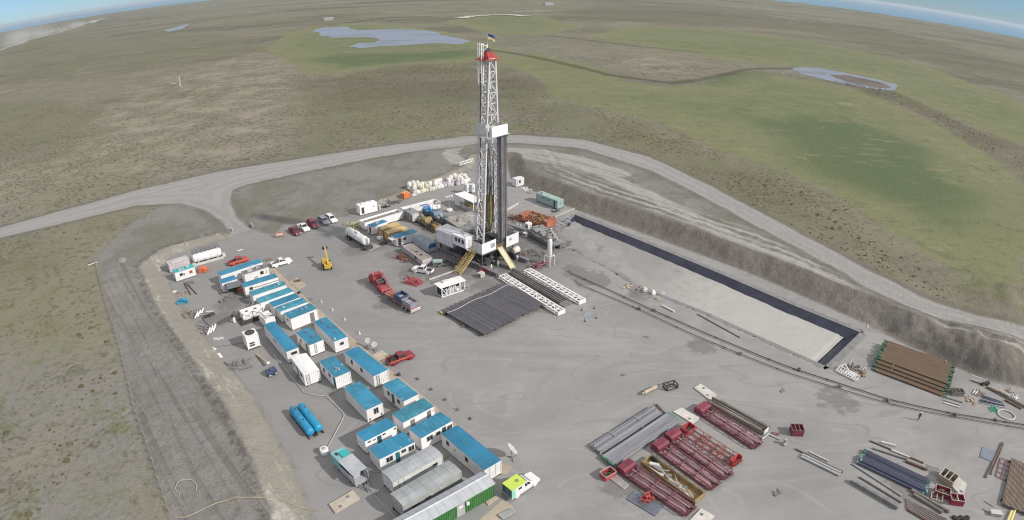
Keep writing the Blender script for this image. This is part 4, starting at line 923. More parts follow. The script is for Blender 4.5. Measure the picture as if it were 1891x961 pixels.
# ------------------------------------------------------------------ site cabins, tank houses and containers
def panel_wall(mb, p, q, z0, z1, ribs, th=.05):
    p = Vector((*p, 0)); q = Vector((*q, 0)); d = q-p; L = d.length; d = d/L; n = Vector((d.y, -d.x, 0))
    if not ribs:
        mb.add([(p.x,p.y,z0),(q.x,q.y,z0),(q.x,q.y,z1),(p.x,p.y,z1)], [(0,1,2,3)]); return
    pts = []; k = max(2, int(L/.36)); w = L/k
    for i in range(k):
        a = i*w
        for s, o in ((0, 0), (.35, 0), (.5, -.07), (.85, -.07)): pts.append(p+d*(a+s*w)+n*o)
    pts.append(q)
    m = len(pts); mb.add([(v.x,v.y,z0) for v in pts]+[(v.x,v.y,z1) for v in pts], [(i, i+1, m+i+1, m+i) for i in range(m-1)])
def cabin(label, a, b, W, top, base=.22, roof=BLUE, wall=WHITE, ribs='', feats=(), arch=.0, trim=None, name='site_cabin', cat='cabin', group='site cabins and containers', over=.04, skid=True, seams=0):
    p, yaw, L = line(a, b, top); r = thing(name, label, cat, (p[0], p[1], 0), yaw, group)
    Z0, Z1 = base, top-.07
    if skid:
        mb = MB()
        for y in (.25, W-.25): mb.box(-.12, L+.12, y-.1, y+.1, .02, base)
        for x in (0.1, L*.33, L*.66, L-.1): mb.box(x-.08, x+.08, .35, W-.35, .04, base-.02)
        mb.build('skid', DARK, r)
    mb = MB()
    panel_wall(mb, (0,0), (L,0), Z0, Z1, 'F' in ribs); panel_wall(mb, (L,0), (L,W), Z0, Z1, 'E' in ribs)
    panel_wall(mb, (L,W), (0,W), Z0, Z1, 'B' in ribs); panel_wall(mb, (0,W), (0,0), Z0, Z1, 'S' in ribs)
    mb.add([(0,0,Z0),(L,0,Z0),(L,W,Z0),(0,W,Z0)], [(3,2,1,0)])
    mb.build('wall', wall, r)
    mb = MB(); e = .02
    for x in (0, L):
        for y in (0, W): mb.box(x-.06, x+.06, y-.06, y+.06, Z0-.02, Z1)
    for y in (0, W): mb.box(.06, L-.06, y-.05, y+.05, Z1-.12, Z1-.004); mb.box(.06, L-.06, y-.05, y+.05, Z0-.015, Z0+.12)
    for x in (0, L): mb.box(x-.05, x+.05, .06, W-.06, Z1-.12, Z1-.004); mb.box(x-.05, x+.05, .06, W-.06, Z0-.015, Z0+.12)
    mb.build('frame', trim or wall, r)
    mb = MB(); o = over
    if arch: prof = [(-o, Z1), (W+o, Z1), (W+o, Z1+.07), (W*.62, Z1+.07+arch), (W*.30, Z1+.07+arch), (-o, Z1+.07)]
    else: prof = [(-o, Z1), (W+o, Z1), (W+o, Z1+.07), (W*.5, Z1+.12), (-o, Z1+.07)]
    n = len(prof); vs = [(-o, y, z) for y, z in prof]+[(L+o, y, z) for y, z in prof]
    mb.add(vs, [tuple(range(n-1,-1,-1)), tuple(range(n, 2*n))]+[(i, (i+1) % n, n+(i+1) % n, n+i) for i in range(n)])
    if seams:
        k = int(L/seams)
        for i in range(1, k): 
            x = i*L/k
            for (y0, z0), (y1, z1) in zip(prof[2:-1], prof[3:]): mb.bar((x, y0, z0+.012), (x, y1, z1+.012), .06, .035)
            y0, z0 = prof[-2]; y1, z1 = prof[-1]
    mb.build('roof', roof, r)
    O = {'F': ((0,0),(1,0),(0,-1)), 'E': ((L,0),(0,1),(1,0)), 'S': ((0,W),(0,-1),(-1,0)), 'B': ((L,W),(-1,0),(0,1))}
    for ft in feats:
        kind = ft[0]
        if kind in ('pipe', 'stack', 'box', 'dome'):
            _, u, v, *s = ft; mb = MB(); zt = top+.05+arch*.7
            if kind == 'pipe': mb.tube((u, v, zt-.1), (u, v, zt+.45), .09, 8); mb.box(u-.16, u+.16, v-.16, v+.16, zt+.42, zt+.5); mb.build('roof_vent', STEEL, r)
            elif kind == 'dome': mb.lathe([(0,.3),(.14,.3),(.26,.18),(.3,.03)], (u, v, zt-.06), (0,0,1), 10); mb.build('roof_vent', LSTEEL, r)
            else: mb.box(u, u+(s[0] if s else .9), v, v+(s[1] if len(s) > 1 else .7), zt-.07, zt+.38); mb.build('roof_unit', LSTEEL, r)
            continue
        side, u, z, w, h = ft[1:6]; (ox, oy), (dx, dy), (nx, ny) = O[side]
        def slab(mb, u0, u1, z0, z1, n0, n1): 
            a0 = (ox+dx*u0+nx*n0, oy+dy*u0+ny*n0); b0 = (ox+dx*u1+nx*n0, oy+dy*u1+ny*n0); c0 = (ox+dx*u1+nx*n1, oy+dy*u1+ny*n1); d0 = (ox+dx*u0+nx*n1, oy+dy*u0+ny*n1)
            q = [d0, c0, b0, a0]; vs = [(x, y, z0) for x, y in q]+[(x, y, z1) for x, y in q]
            mb.add(vs, [(3,2,1,0),(4,5,6,7),(0,1,5,4),(1,2,6,5),(2,3,7,6),(3,0,4,7)])
        z += base
        if kind == 'win':
            mb = MB(); f = .07
            slab(mb, u, u+f, z, z+h, -.08, .045); slab(mb, u+w-f, u+w, z, z+h, -.08, .045); slab(mb, u+f, u+w-f, z, z+f, -.08, .045); slab(mb, u+f, u+w-f, z+h-f, z+h, -.08, .045)
            if w > .9: slab(mb, u+w/2-.03, u+w/2+.03, z+f, z+h-f, -.08, .04)
            wi = mb.build('window', ft[6] if len(ft) > 6 else LSTEEL, r)
            mb = MB(); slab(mb, u+f, u+w-f, z+f, z+h-f, -.08, .018); mb.build('pane', ft[7] if len(ft) > 7 else GLASS, wi)
        elif kind == 'door':
            mb = MB(); slab(mb, u, u+w, z, z+h, -.08, .05); d = mb.build('door', ft[6] if len(ft) > 6 else TEALD, r)
            mb = MB(); slab(mb, u+.08, u+.2, z+h*.48, z+h*.52, .05, .09); mb.build('handle', LSTEEL, d)
            mb = MB(); slab(mb, u-.15, u+w+.15, -base+.02, -base+.17 if False else base*.7, .06, .55); mb.build('step', STEEL, r)
        elif kind == 'vent': mb = MB(); slab(mb, u, u+w, z, z+h, -.08, .04); mb.build('vent_grille', ft[6] if len(ft) > 6 else DARK, r)
        elif kind == 'unit': mb = MB(); slab(mb, u, u+w, z, z+h, -.05, .4); mb.build('air_conditioner', OFFW, r)
        elif kind == 'sign': mb = MB(); slab(mb, u, u+w, z, z+h, .0, .06); mb.build('sign', ft[6], r)
        elif kind == 'ladder':
            mb = MB(); slab(mb, u, u+.05, z, z+h, .02, .07); slab(mb, u+w-.05, u+w, z, z+h, .02, .07)
            for k in range(int(h/.28)): slab(mb, u+.05, u+w-.05, z+.1+k*.28, z+.14+k*.28, .02, .07)
            mb.build('ladder', STEEL, r)
        elif kind == 'awning':
            mb = MB(); slab(mb, u, u+w, z+h-.06, z+h, .0, ft[6]); mb.build('awning', ft[7], r)
    return r
PANEG = glass('pale_glass', (.16,.18,.20), .15)
T = 2.72
WN = lambda s, u, w=.9, h=.95, z=1.05: ('win', s, u, z, w, h)
# the row along the walkway, from the far end to the near end
cabin('long blue roofed white cabin at the far end of the cabin row', (408.2,509.4), (484.2,484.5), 2.45, T, feats=[WN('F',9.2)])
cabin('short blue roofed white shed in front of the farthest long cabin', (410.3,523.7), (437.4,515.2), 2.4, 2.5, roof=BLUEC, ribs='', feats=[('vent','F',.5,1.4,.5,.5)])
cabin('white workshop cabin with a cluttered grey roof and tyres drawn on its wall', (451.4,507.4), (495.1,493.3), 2.2, T, roof=STEEL, feats=[('win','F',3.9,1.15,.85,.8,DARK),('vent','F',5.4,.9,.12,1.2,STEEL),('box',1.0,.4,1.2,.8),('box',3.4,1.1,.9,.7),('pipe',5.1,.8),('vent','F',2.2,.1,1.0,1.0,LSTEEL)])
cabin('white blue roofed cabin with a dark square vent near its left end', (451.9,530.8), (512.8,512), 2.4, T, feats=[('vent','F',1.0,1.3,.85,.75),('sign','F',2.0,1.6,6.4,.16,STEEL)])
cabin('long white cabin with pipes along its front, behind the white tank skid', (467,546.4), (527.9,526.1), 2.4, T, roof=BLUE2, feats=[('sign','F',1.4,1.2,3.0,.5,OFFW),('vent','F',4.2,1.0,.3,.7),('pipe',3.2,1.4),('pipe',8.0,.6),('box',6.4,.9,.5,.4)])
cabin('long white cabin with a small dark window at the right end of its front', (481.4,559.9), (541.6,538.3), 2.45, T, roof=BLUE2, feats=[('win','F',8.6,1.4,.9,.6,DARK)])
cabin('white cabin with a plain blue roof, fourth back from the corrugated one', (505.7,566.7), (553.7,549.1), 2.4, T, roof=BLUEC)
cabin('white blue roofed cabin directly behind the large corrugated cabin', (517.9,575.5), (567.3,557.9), 2.4, T, roof=BLUE2, feats=[('dome',1.2,1.2),('vent','F',1.0,1.6,1.6,.2)])
cabin('large white corrugated cabin with a blue roof and a grey door in its long side', (536.8,589), (584.9,570), 3.0, 2.9, roof=BLUE, ribs='F', feats=[('door','F',4.3,.05,1.0,2.1,STEEL),('vent','S',1.0,1.4,.6,.5)])
cabin('long narrow white cabin with a blue roof beside the white cube with the round fan', (487.5,600.8), (529.1,649.6), 2.35, T, roof=BLUEC, ribs='', feats=[('vent','F',4.8,1.5,1.7,.3,STEEL),('win','E',.8,1.35,1.2,.55,DARK),('vent','F',11.0,1.2,.5,.45,LSTEEL)], arch=.12)
cabin('white blue roofed cabin with a ladder on its ribbed end, between two longer cabins', (547.1,614.1), (571.2,637.4), 2.9, T, roof=BLUE, ribs='E', feats=[('door','F',3.9,.05,.85,2.0,STEEL),('ladder','E',.9,.2,.5,2.3),('vent','F',1.5,1.2,.6,.6),('pipe',1.6,1.5),('pipe',4.0,1.8),('unit','F',.6,.3,.6,.6)])
cabin('white blue roofed cabin whose end wall has one dark double window', (579.9,594.1), (617.4,630.8), 2.75, T, roof=BLUEC, ribs='', feats=[('win','E',1.0,1.1,.9,.7),('pipe',1.6,1.2),('pipe',4.4,1.5),('pipe',6.9,1.6),('dome',8.6,.4),('unit','B',2.0,.5,.8,.8)])
cabin('white cabin with a white arched roof and a ladder on its end', (538.6,661.9), (560.8,692.4), 2.9, T-.1, roof=WHITE, ribs='E', feats=[('ladder','E',.35,.15,.6,2.2),('door','F',2.3,.05,.85,2.0,STEEL),WN('F',.7,.6,.8),WN('F',4.2,.9,.8)], arch=.22)
cabin('white blue roofed cabin with ribbed end and two side windows, beside the white roofed one', (590.7,668.2), (619,696.9), 2.9, T, roof=BLUE, ribs='E', feats=[WN('F',1.0,.8,.9),WN('F',3.2,.8,.9),('door','F',5.1,.05,.8,2.0),('box',4.4,1.4,.3,.25),('box',4.0,1.1,.25,.22)])
cabin('longest cabin in the middle of the row, blue roof and ladder on its ribbed end', (636.3,650.8), (689.9,694.6), 2.95, T, roof=BLUEC, ribs='E', feats=[WN('F',2.0,.8,1.0),WN('F',5.3,.8,1.0),('ladder','E',.5,.2,.6,2.2)])
cabin('white cabin with a scuffed blue roof and one square window in its end wall', (636.6,716.6), (676.6,756.9), 2.95, T, roof=BLUE, ribs='', feats=[WN('E',1.2,.95,1.2,.85),('vent','E',.25,.0,.25,.5,DARK),('vent','E',2.45,.0,.25,.5,DARK)])
cabin('white blue roofed cabin beside the walkway with a dark door between two windows', (708.2,710.8), (745.4,741.1), 2.9, T, roof=BLUE, feats=[WN('F',1.0,.8,.9),('door','F',2.3,.05,.75,2.0),WN('F',3.9,.9,.9)])
cabin('white cabin with ribbed front and two dark glazed doors, in front of the walkway', (744.2,780.3), (801.1,750.3), 2.85, T, roof=BLUE2, ribs='', feats=[('door','F',1.35,.05,.85,2.05,STEEL),('door','F',4.6,.05,.8,2.05,STEEL),('vent','F',5.6,1.6,.6,.2,LSTEEL)])
cabin('white cabin with striped blue roof, three windows and a dark door near its right end', (777.4,809.2), (834.7,777), 2.95, T, roof=BLUE, seams=.85, feats=[WN('F',1.0,1.2,1.0),WN('F',2.75,.9,.75,1.2),('door','F',4.0,.05,.75,2.05),WN('F',4.95,1.1,.9)])
cabin('small white cabin with bright blue roof, dark door and tiny high windows', (674,815.1), (730.9,785.8), 2.45, T-.1, roof=BLUEC, feats=[('win','F',.4,1.75,.6,.25,DARK),('win','F',1.3,1.65,.6,.28),('door','F',2.1,.05,.75,2.0),('win','F',3.1,1.75,.6,.25,DARK),('win','F',5.2,1.75,.6,.25,DARK)])
cabin('white cabin with a teal door between two windows and heavy scratches on its blue roof', (700.9,848.1), (764.5,816.5), 2.95, T, roof=paint('scratched_blue_roof', (.026,.20,.33), .5, .14, .35, .06, (.3,.36,.38), streak=('x', 3.0, (.5,.62,.66), 1.0)), seams=.9, feats=[WN('F',1.0,1.2,1.0),('door','F',2.65,.05,.7,2.05,paint('teal_door', (.02,.15,.17), .4, .1, 1, .05)),('vent','F',3.7,1.5,.8,.55),WN('F',4.9,1.1,1.0)])
cabin('big white cabin with blue roof at the near end of the walkway, beside the ambulance', (816,801.1), (894.8,867.6), 3.0, T+.05, roof=BLUEC, ribs='', feats=[WN('F',1.0,.8,1.0),('vent','F',2.9,1.3,.5,.35,LSTEEL),WN('F',5.6,.8,1.0),('vent','E',.9,.2,.05,2.1,GREYW2),('vent','E',2.0,.2,.05,2.1,GREYW2)])
cabin('pale trailer with a grey sheet roof, farthest of the three long metal trailers', (725.2,891.2), (816.6,840.3), 2.75, 2.75, base=.35, roof=GREYR, wall=GREYW, feats=[('vent','F',.9,.8,.05,1.3,STEEL),('vent','F',1.8,.8,.05,1.3,STEEL),('vent','F',3.2,1.35,2.2,.08,STEEL),('vent','F',6.8,1.2,.9,.35),('vent','F',8.9,1.3,.9,.28)], arch=.2, seams=1.25, name='site_trailer', cat='trailer', group='long metal roofed trailers')
cabin('dull grey trailer with a ridged metal roof, middle of the three long trailers', (744,934.5), (851.4,870.4), 2.9, 3.0, base=.6, roof=GREYR2, wall=GREYW2, feats=[('vent','F',1.4,1.0,1.2,.22),('vent','F',3.6,1.1,1.0,.22),('vent','F',4.6,1.05,.3,.3,OFFW),('vent','F',6.2,1.4,.3,.25,OFFW)], arch=.2, seams=1.25, name='site_trailer', cat='trailer', group='long metal roofed trailers')
def green_shed():
    a = G(911.7, 893, 2.75); pq, yaw, _ = line((790, 962), (911.7, 893), 2.75); L = 15.5
    d = Vector((math.cos(yaw), math.sin(yaw))); o = (a[0]-d.x*L, a[1]-d.y*L); W = 2.75
    r = thing('green_hall', 'long green ribbed building with a pale metal gable roof', 'building', (o[0], o[1], 0), yaw)
    mb = MB(); panel_wall(mb, (0,0), (L,0), .1, 2.7, True); panel_wall(mb, (L,0), (L,W), .1, 2.7, True); panel_wall(mb, (L,W), (0,W), .1, 2.7, True); panel_wall(mb, (0,W), (0,0), .1, 2.7, True)
    mb.build('wall', GREEN, r)
    mb = MB(); e = .18
    prof = [(-e, 2.66), (-e, 2.74), (W*.5, 3.32), (W+e, 2.74), (W+e, 2.66), (W*.5, 3.22)]
    n = len(prof); mb.add([(-e, y, z) for y, z in prof]+[(L+e, y, z) for y, z in prof], [(i, (i+1) % n, n+(i+1) % n, n+i) for i in range(n)]+[(0,5,2,1),(5,4,3,2),(n,n+1,n+2,n+5),(n+5,n+2,n+3,n+4)])
    k = 14
    for i in range(k+1):
        x = -e+i*(L+2*e)/k; mb.bar((x, -e, 2.76), (x, W*.5, 3.34), .05, .03); mb.bar((x, W*.5, 3.34), (x, W+e, 2.76), .05, .03)
    rf = mb.build('roof', GREYR, r)
    mb = MB(); mb.bar((-e, W*.5, 3.36), (L+e, W*.5, 3.36), .28, .05); mb.build('ridge_cap', WHITE2, rf)
    mb = MB(); mb.box(L-6.3, L-5.0, -.06, .0, .15, 2.45); dr = mb.build('door', GREYW2, r)
    mb = MB(); mb.box(L-5.95, L-5.35, -.10, -.061, 1.75, 2.05); mb.build('sign', WHITE, dr)
    mb = MB(); mb.box(L-5.25, L-5.15, -.12, -.061, 1.15, 1.25); mb.build('handle', DARK, dr)
    mb = MB(); mb.box(L-4.8, L-4.35, -.32, -.02, 1.75, 2.25); mb.build('wall_lamp', WHITE2, r)
green_shed()
cabin('small white cabin with a turquoise roof and red sign at the far left corner', (322.8,504.5), (358.7,493.1), 2.3, 2.5, roof=TEAL, wall=WHITE, feats=[('win','F',1.1,1.0,.75,.7,DARK),('vent','F',2.0,.9,.4,.6,STEEL),('sign','F',3.6,.9,.8,.7,RED),('box',1.0,.3,1.6,.5),('box',3.2,.9,.8,.7)], group='cabins in the far left corner')
cabin('pinkish white shed with a dented pale roof behind the turquoise roofed cabin', (311.5,489.5), (348.5,477.5), 2.5, 2.4, roof=OFFW, wall=paint('pinkish_wall', (.52,.46,.46), .6, .12, .6, .3), feats=[('box',.7,.3,3.2,.5)], group='cabins in the far left corner')
# far side of the rig
cabin('white insulated cabin with roof fans standing behind the white mud tank', (664,381.5), (695.7,373.8), 2.5, 2.95, roof=WHITE, wall=WHITE, feats=[('vent','F',.5,.25,.85,1.9),('dome',1.0,1.2),('dome',2.4,1.5),('dome',4.0,1.4),('vent','F',4.3,1.6,.3,.35)], name='insulated_cabin', group='cabins around the mud tanks')
cabin('small white cabin with teal roof in front of the white mud tank', (687,419), (715.4,409.5), 2.2, 2.5, roof=BLUEC, ribs='', feats=[('door','S',.7,.05,.8,1.9,DARK),('box',1.8,.9,1.0,.8),('vent','F',1.0,1.4,.5,.1)], group='cabins around the mud tanks')
cabin('white cabin with teal roof, brown door and side awning beside the yellow containers', (732,440), (770.7,428.4), 2.5, 2.5, roof=BLUEC, feats=[('door','F',.5,.05,.7,1.9,paint('brown_door', (.10,.06,.05), .5, .15, 1, .1)),('win','F',2.0,1.0,.9,.9,OFFW),('dome',4.6,.6),('awning','S',.1,1.2,2.2,.7,1.3,WHITE2)], group='cabins around the mud tanks')
cabin('blue grey container with a blue flap raised on its end', (763.4,437.2), (789.7,451.7), 2.5, 2.5, roof=paint('bluish_sheet_roof', (.20,.25,.28), .5, .15, .6, .3), wall=paint('bluish_wall', (.40,.44,.50), .5, .1, .6, .25), feats=[('sign','E',.4,1.0,2.0,1.0,paint('blue_flap', (.03,.16,.26), .4, .15, 1, .1))], name='container', cat='container', group='cabins around the mud tanks')
cabin('first ochre container behind the teal roofed cabin, farther from the camera', (706,424.5), (739,414.5), 2.4, 2.5, roof=paint('ochre_roof', (.56,.43,.20), .6, .2, .7, .3), wall=paint('ochre_wall', (.50,.37,.16), .6, .2, .7, .3), ribs='FS', name='container', cat='container', group='ochre containers')
cabin('second ochre container with open bright top, nearer the teal roofed cabin', (717,432), (752,422), 2.3, 2.3, roof=paint('bright_ochre_roof', (.62,.46,.22), .6, .2, .7, .3), wall=paint('ochre_wall', (.50,.37,.16), .6, .2, .7, .3), ribs='FS', name='container', cat='container', group='ochre containers')
cabin('pale mint trailer with a dark door parked under the cut bank', (990.8,356.5), (1029.7,371.6), 2.45, 2.7, base=.3, roof=MINT, wall=paint('mint_wall', (.30,.40,.37), .55, .1, .6, .2), feats=[('vent','F',2.6,1.5,1.0,.3),('vent','F',4.8,1.4,1.0,.3),('door','F',7.6,.05,.7,2.1,DARK),('box',1.2,.6,.9,.5),('vent','E',1.0,1.2,.4,.5,STEEL)], arch=.14, name='site_trailer', cat='trailer', group='trailers')
cabin('white cube shaped tank box standing alone near the far bank', (953.5,331.5), (967.5,328), 2.1, 2.7, roof=WHITE, ribs='', feats=[('win','F',1.1,.9,.7,1.0,STEEL),('vent','F',.25,.4,.45,1.8,LSTEEL)], name='tank_box', cat='container', group='white boxes')
def open_tank(label, a, b, W, top, wall, inner, group, name='mud_tank', level=.5, cat='tank', stiff=1.25, base=.25):
    p, yaw, L = line(a, b, top); r = thing(name, label, cat, (p[0], p[1], 0), yaw, group); th = .08
    mb = MB(); mb.box(0, L, 0, th, base, top); mb.box(0, L, W-th, W, base, top); mb.box(0, th, th, W-th, base, top); mb.box(L-th, L, th, W-th, base, top)
    k = int(L/stiff)
    for i in range(k+1):
        x = i*L/k; mb.box(x-.05, x+.05, -.09, 0, base, top-.05); mb.box(x-.05, x+.05, W, W+.09, base, top-.05)
    k = max(2, int(W/stiff))
    for i in range(k+1):
        y = i*W/k; mb.box(-.09, 0, y-.05, y+.05, base, top-.05); mb.box(L, L+.09, y-.05, y+.05, base, top-.05)
    mb.box(-.1, L+.1, -.1, .0, top-.1, top+.02); mb.box(-.1, L+.1, W, W+.1, top-.1, top+.02); mb.box(-.1, 0, .0, W, top-.1, top+.02); mb.box(L, L+.1, 0, W, top-.1, top+.02)
    mb.build('wall', wall, r)
    mb = MB(); mb.box(th, L-th, th, W-th, base, top-level); mb.build('mud_surface', inner, r)
    mb = MB()
    for y in (.3, W-.3): mb.box(-.2, L+.2, y-.12, y+.12, 0, base)
    mb.build('skid', DARK, r); return r, L, W, top
MUDIN = paint('mud_in_tank', (.19,.17,.15), .5, .25, .5, .4, (.12,.10,.09))
open_tank('long white ribbed open tank half full of brown mud, behind the small teal roofed cabin', (673.2,412.4), (743,391.3), 2.9, 2.35, WHITE, MUDIN, 'white open tanks', level=.45)
open_tank('white open tank with a dark inside, behind the blue pumps', (749,389), (812.4,372.5), 2.9, 2.35, WHITE, paint('dark_mud', (.07,.065,.06), .4, .3, .5, .3), 'white open tanks', level=1.1)
r, L, W, top = open_tank('low pinkish open tank with a plank cover and two dark hatches, near the white pickup', (743.8,454.7), (780.2,480.9), 2.5, 1.75, paint('pinkish_white_steel', (.56,.50,.50), .6, .14, .6, .35), paint('weathered_cover', (.27,.235,.20), .8, .25, .7, .4), 'open tanks', level=.12)
for x in (L*.45, L*.68):
    mb = MB(); mb.box(x, x+.55, W*.42, W*.42+.5, top-.115, top-.02); mb.build('hatch', BLK, r)
mb = MB(); mb.box(L*.62, L*.62+.75, -.12, -.095, .85, 1.45); mb.build('window', GLASS, r)
# the raised shaker tank and the grey tanks
r, L, W, top = open_tank('broad grey mud tank with pale dried mud on top, behind the rig engine house', (818,402), (852,424), 9.5, 1.9, STEEL, paint('dried_mud', (.36,.335,.30), .8, .2, .4, .4, (.24,.22,.2)), 'grey mud tanks', level=.1)
for k in range(9):
    mb = MB(); x = .6+(k*1.37) % (L-1.6); y = .8+(k*2.9) % (W-2)
    if k % 3 == 0: mb.lathe([(0,.25),(.5,.25),(.55,.4),(.75,.4),(.8,.1)], (x, y, top-.1), (0,0,1), 10); mb.build('agitator', STEEL, r)
    elif k % 3 == 1: mb.box(x, x+1.1, y, y+.6, top-.1, top+.12); mb.build('hatch_cover', LSTEEL, r)
    else: mb.bar((x, y, top), (x+1.4, y+2.2, top+.05), .3, .25); mb.build('trough', OFFW, r)
mb = MB()
for y in (.05, W*.5, W-.05):
    for h in (.5, 1.0): mb.bar((0, y, top+h), (L, y, top+h), .05)
    for k in range(8): mb.bar((k*L/7, y, top), (k*L/7, y, top+1.0), .05)
mb.build('handrail', LSTEEL, r)
def shaker():
    p, yaw, L = line((972,428), (1022,456), 1.3); W = 6.0
    r = thing('shaker_tank', 'raised grey shaker tank crowded with screens and pipes, right of the rig floor', 'mud equipment', (p[0], p[1], 0), yaw)
    mb = MB(); mb.box(0, L, 0, W, 1.3, 1.5); mb.box(.1, L-.1, .25, .4, .45, 1.3)
    for x in (.3, L*.33, L*.66, L-.3):
        for y in (.5, W-.5): mb.box(x-.12, x+.12, y-.12, y+.12, 0, 1.3)
    mb.box(.2, L-.2, 2.2, W-.2, .3, 1.3); mb.build('tank', STEEL, r)
    for k in range(3):
        x = .8+k*(L-2.2)/3; mb = MB(); mb.prism([(x, 1.7), (x+2.1, 1.7), (x+2.1, 2.0), (x, 2.7)], 1.0, 3.0); mb.box(x+.3, x+1.1, 3.0, 4.4, 1.5, 2.7); mb.tube((x+.5, 1.1, 2.75), (x+.5, 2.9, 2.75), .22, 10)
        mb.box(x+.1, x+.3, .9, 3.1, 1.5, 1.75); mb.build('shale_shaker', paint('shaker_grey', (.25,.25,.24), .6, .25, .9, .5), r)
    mb = MB()
    for k in range(16):
        x = random.uniform(.2, L-.6); y = random.uniform(.3, W-.6); h = random.uniform(.2, 1.1); mb.box(x, x+random.uniform(.2,.8), y, y+random.uniform(.2,.8), 1.5, 1.5+h)
    for k in range(14):
        x = random.uniform(.2, L-2); y = random.uniform(.3, W-.5); z = 1.6+random.uniform(0, 1.2); a = random.choice([(1.8,0,0),(0,1.6,0),(1.2,1.0,.3),(0,0,1.0)])
        mb.tube((x, y, z), (x+a[0], min(W, y+a[1]), z+a[2]), random.uniform(.06,.16), 6)
    mb.box(.1, L-.1, .2, W-.3, 1.5, 1.62); mb.build('pipework', paint('mixed_pipework', (.23,.225,.215), .6, .45, 1.0, .5, (.12,.11,.10)), r)
    mb = MB(); mb.tube((L*.55, 3.4, 3.0), (L*.95, 1.9, 2.4), .13, 8); mb.tube((L*.42, 4.6, 2.9), (L*.48, 3.8, 3.0), .16, 8); mb.build('white_pipe', WHITE, r)
    mb = MB()
    for h in (.55, 1.1): mb.bar((0, .05, 1.5+h), (L, .05, 1.5+h), .05)
    for k in range(9): mb.bar((k*L/8, .05, 1.5), (k*L/8, .05, 2.6), .05)
    mb.build('handrail', STEEL, r)
    mb = MB(); mb.bar((0, 1.0, 1.35), (-7.2, -1.4, 1.6), 1.1, .15); mb.build('gangway', STEEL, r)
shaker()
# ------------------------------------------------------------------ vehicles
def wheel(root, x, y, r=.38, w=.26, rim=LSTEEL):
    s = 1 if y > 0 else -1; mb = MB()
    mb.lathe([(0, r*.72), (.03, r*.95), (.06, r), (w-.06, r), (w-.03, r*.95), (w, r*.72)], (x, y-s*w, r), (0, s, 0), 14)
    t = mb.build('wheel', RUBBER, root)
    mb = MB(); mb.lathe([(0, r*.66), (.02, r*.6), (.03, r*.25)], (x, y-.005*s, r), (0, s, 0), 12); mb.build('rim', rim, t)
    return t
def cab_shell(mb, x0, x1, t0, t1, z0, z1, w0, w1):       # tapered greenhouse
    vs = [(x0,-w0,z0),(x1,-w0,z0),(x1,w0,z0),(x0,w0,z0),(t0,-w1,z1),(t1,-w1,z1),(t1,w1,z1),(t0,w1,z1)]
    mb.add(vs, [(4,5,6,7),(0,1,5,4),(1,2,6,5),(2,3,7,6),(3,0,4,7)])
def pane(root, q, name='window', m=None):
    a, b, c, d = [Vector(v) for v in q]; n = (b-a).cross(d-a).normalized()*.012; mb = MB()
    mb.add([a+n, b+n, c+n, d+n, a-n, b-n, c-n, d-n], [(0,1,2,3), (7,6,5,4), (0,4,5,1), (1,5,6,2), (2,6,7,3), (3,7,4,0)]); return mb.build(name, m or GLASS, root)
def lerp3(a, b, t): return tuple(a[i]+(b[i]-a[i])*t for i in range(3))
def quad_in(c, u0, u1, v0, v1):                          # part of a face given by its corners (bottom left, bottom right, top right, top left)
    f = lambda u, v: lerp3(lerp3(c[0], c[1], u), lerp3(c[3], c[2], u), v)
    return [f(u0, v0), f(u1, v0), f(u1, v1), f(u0, v1)]
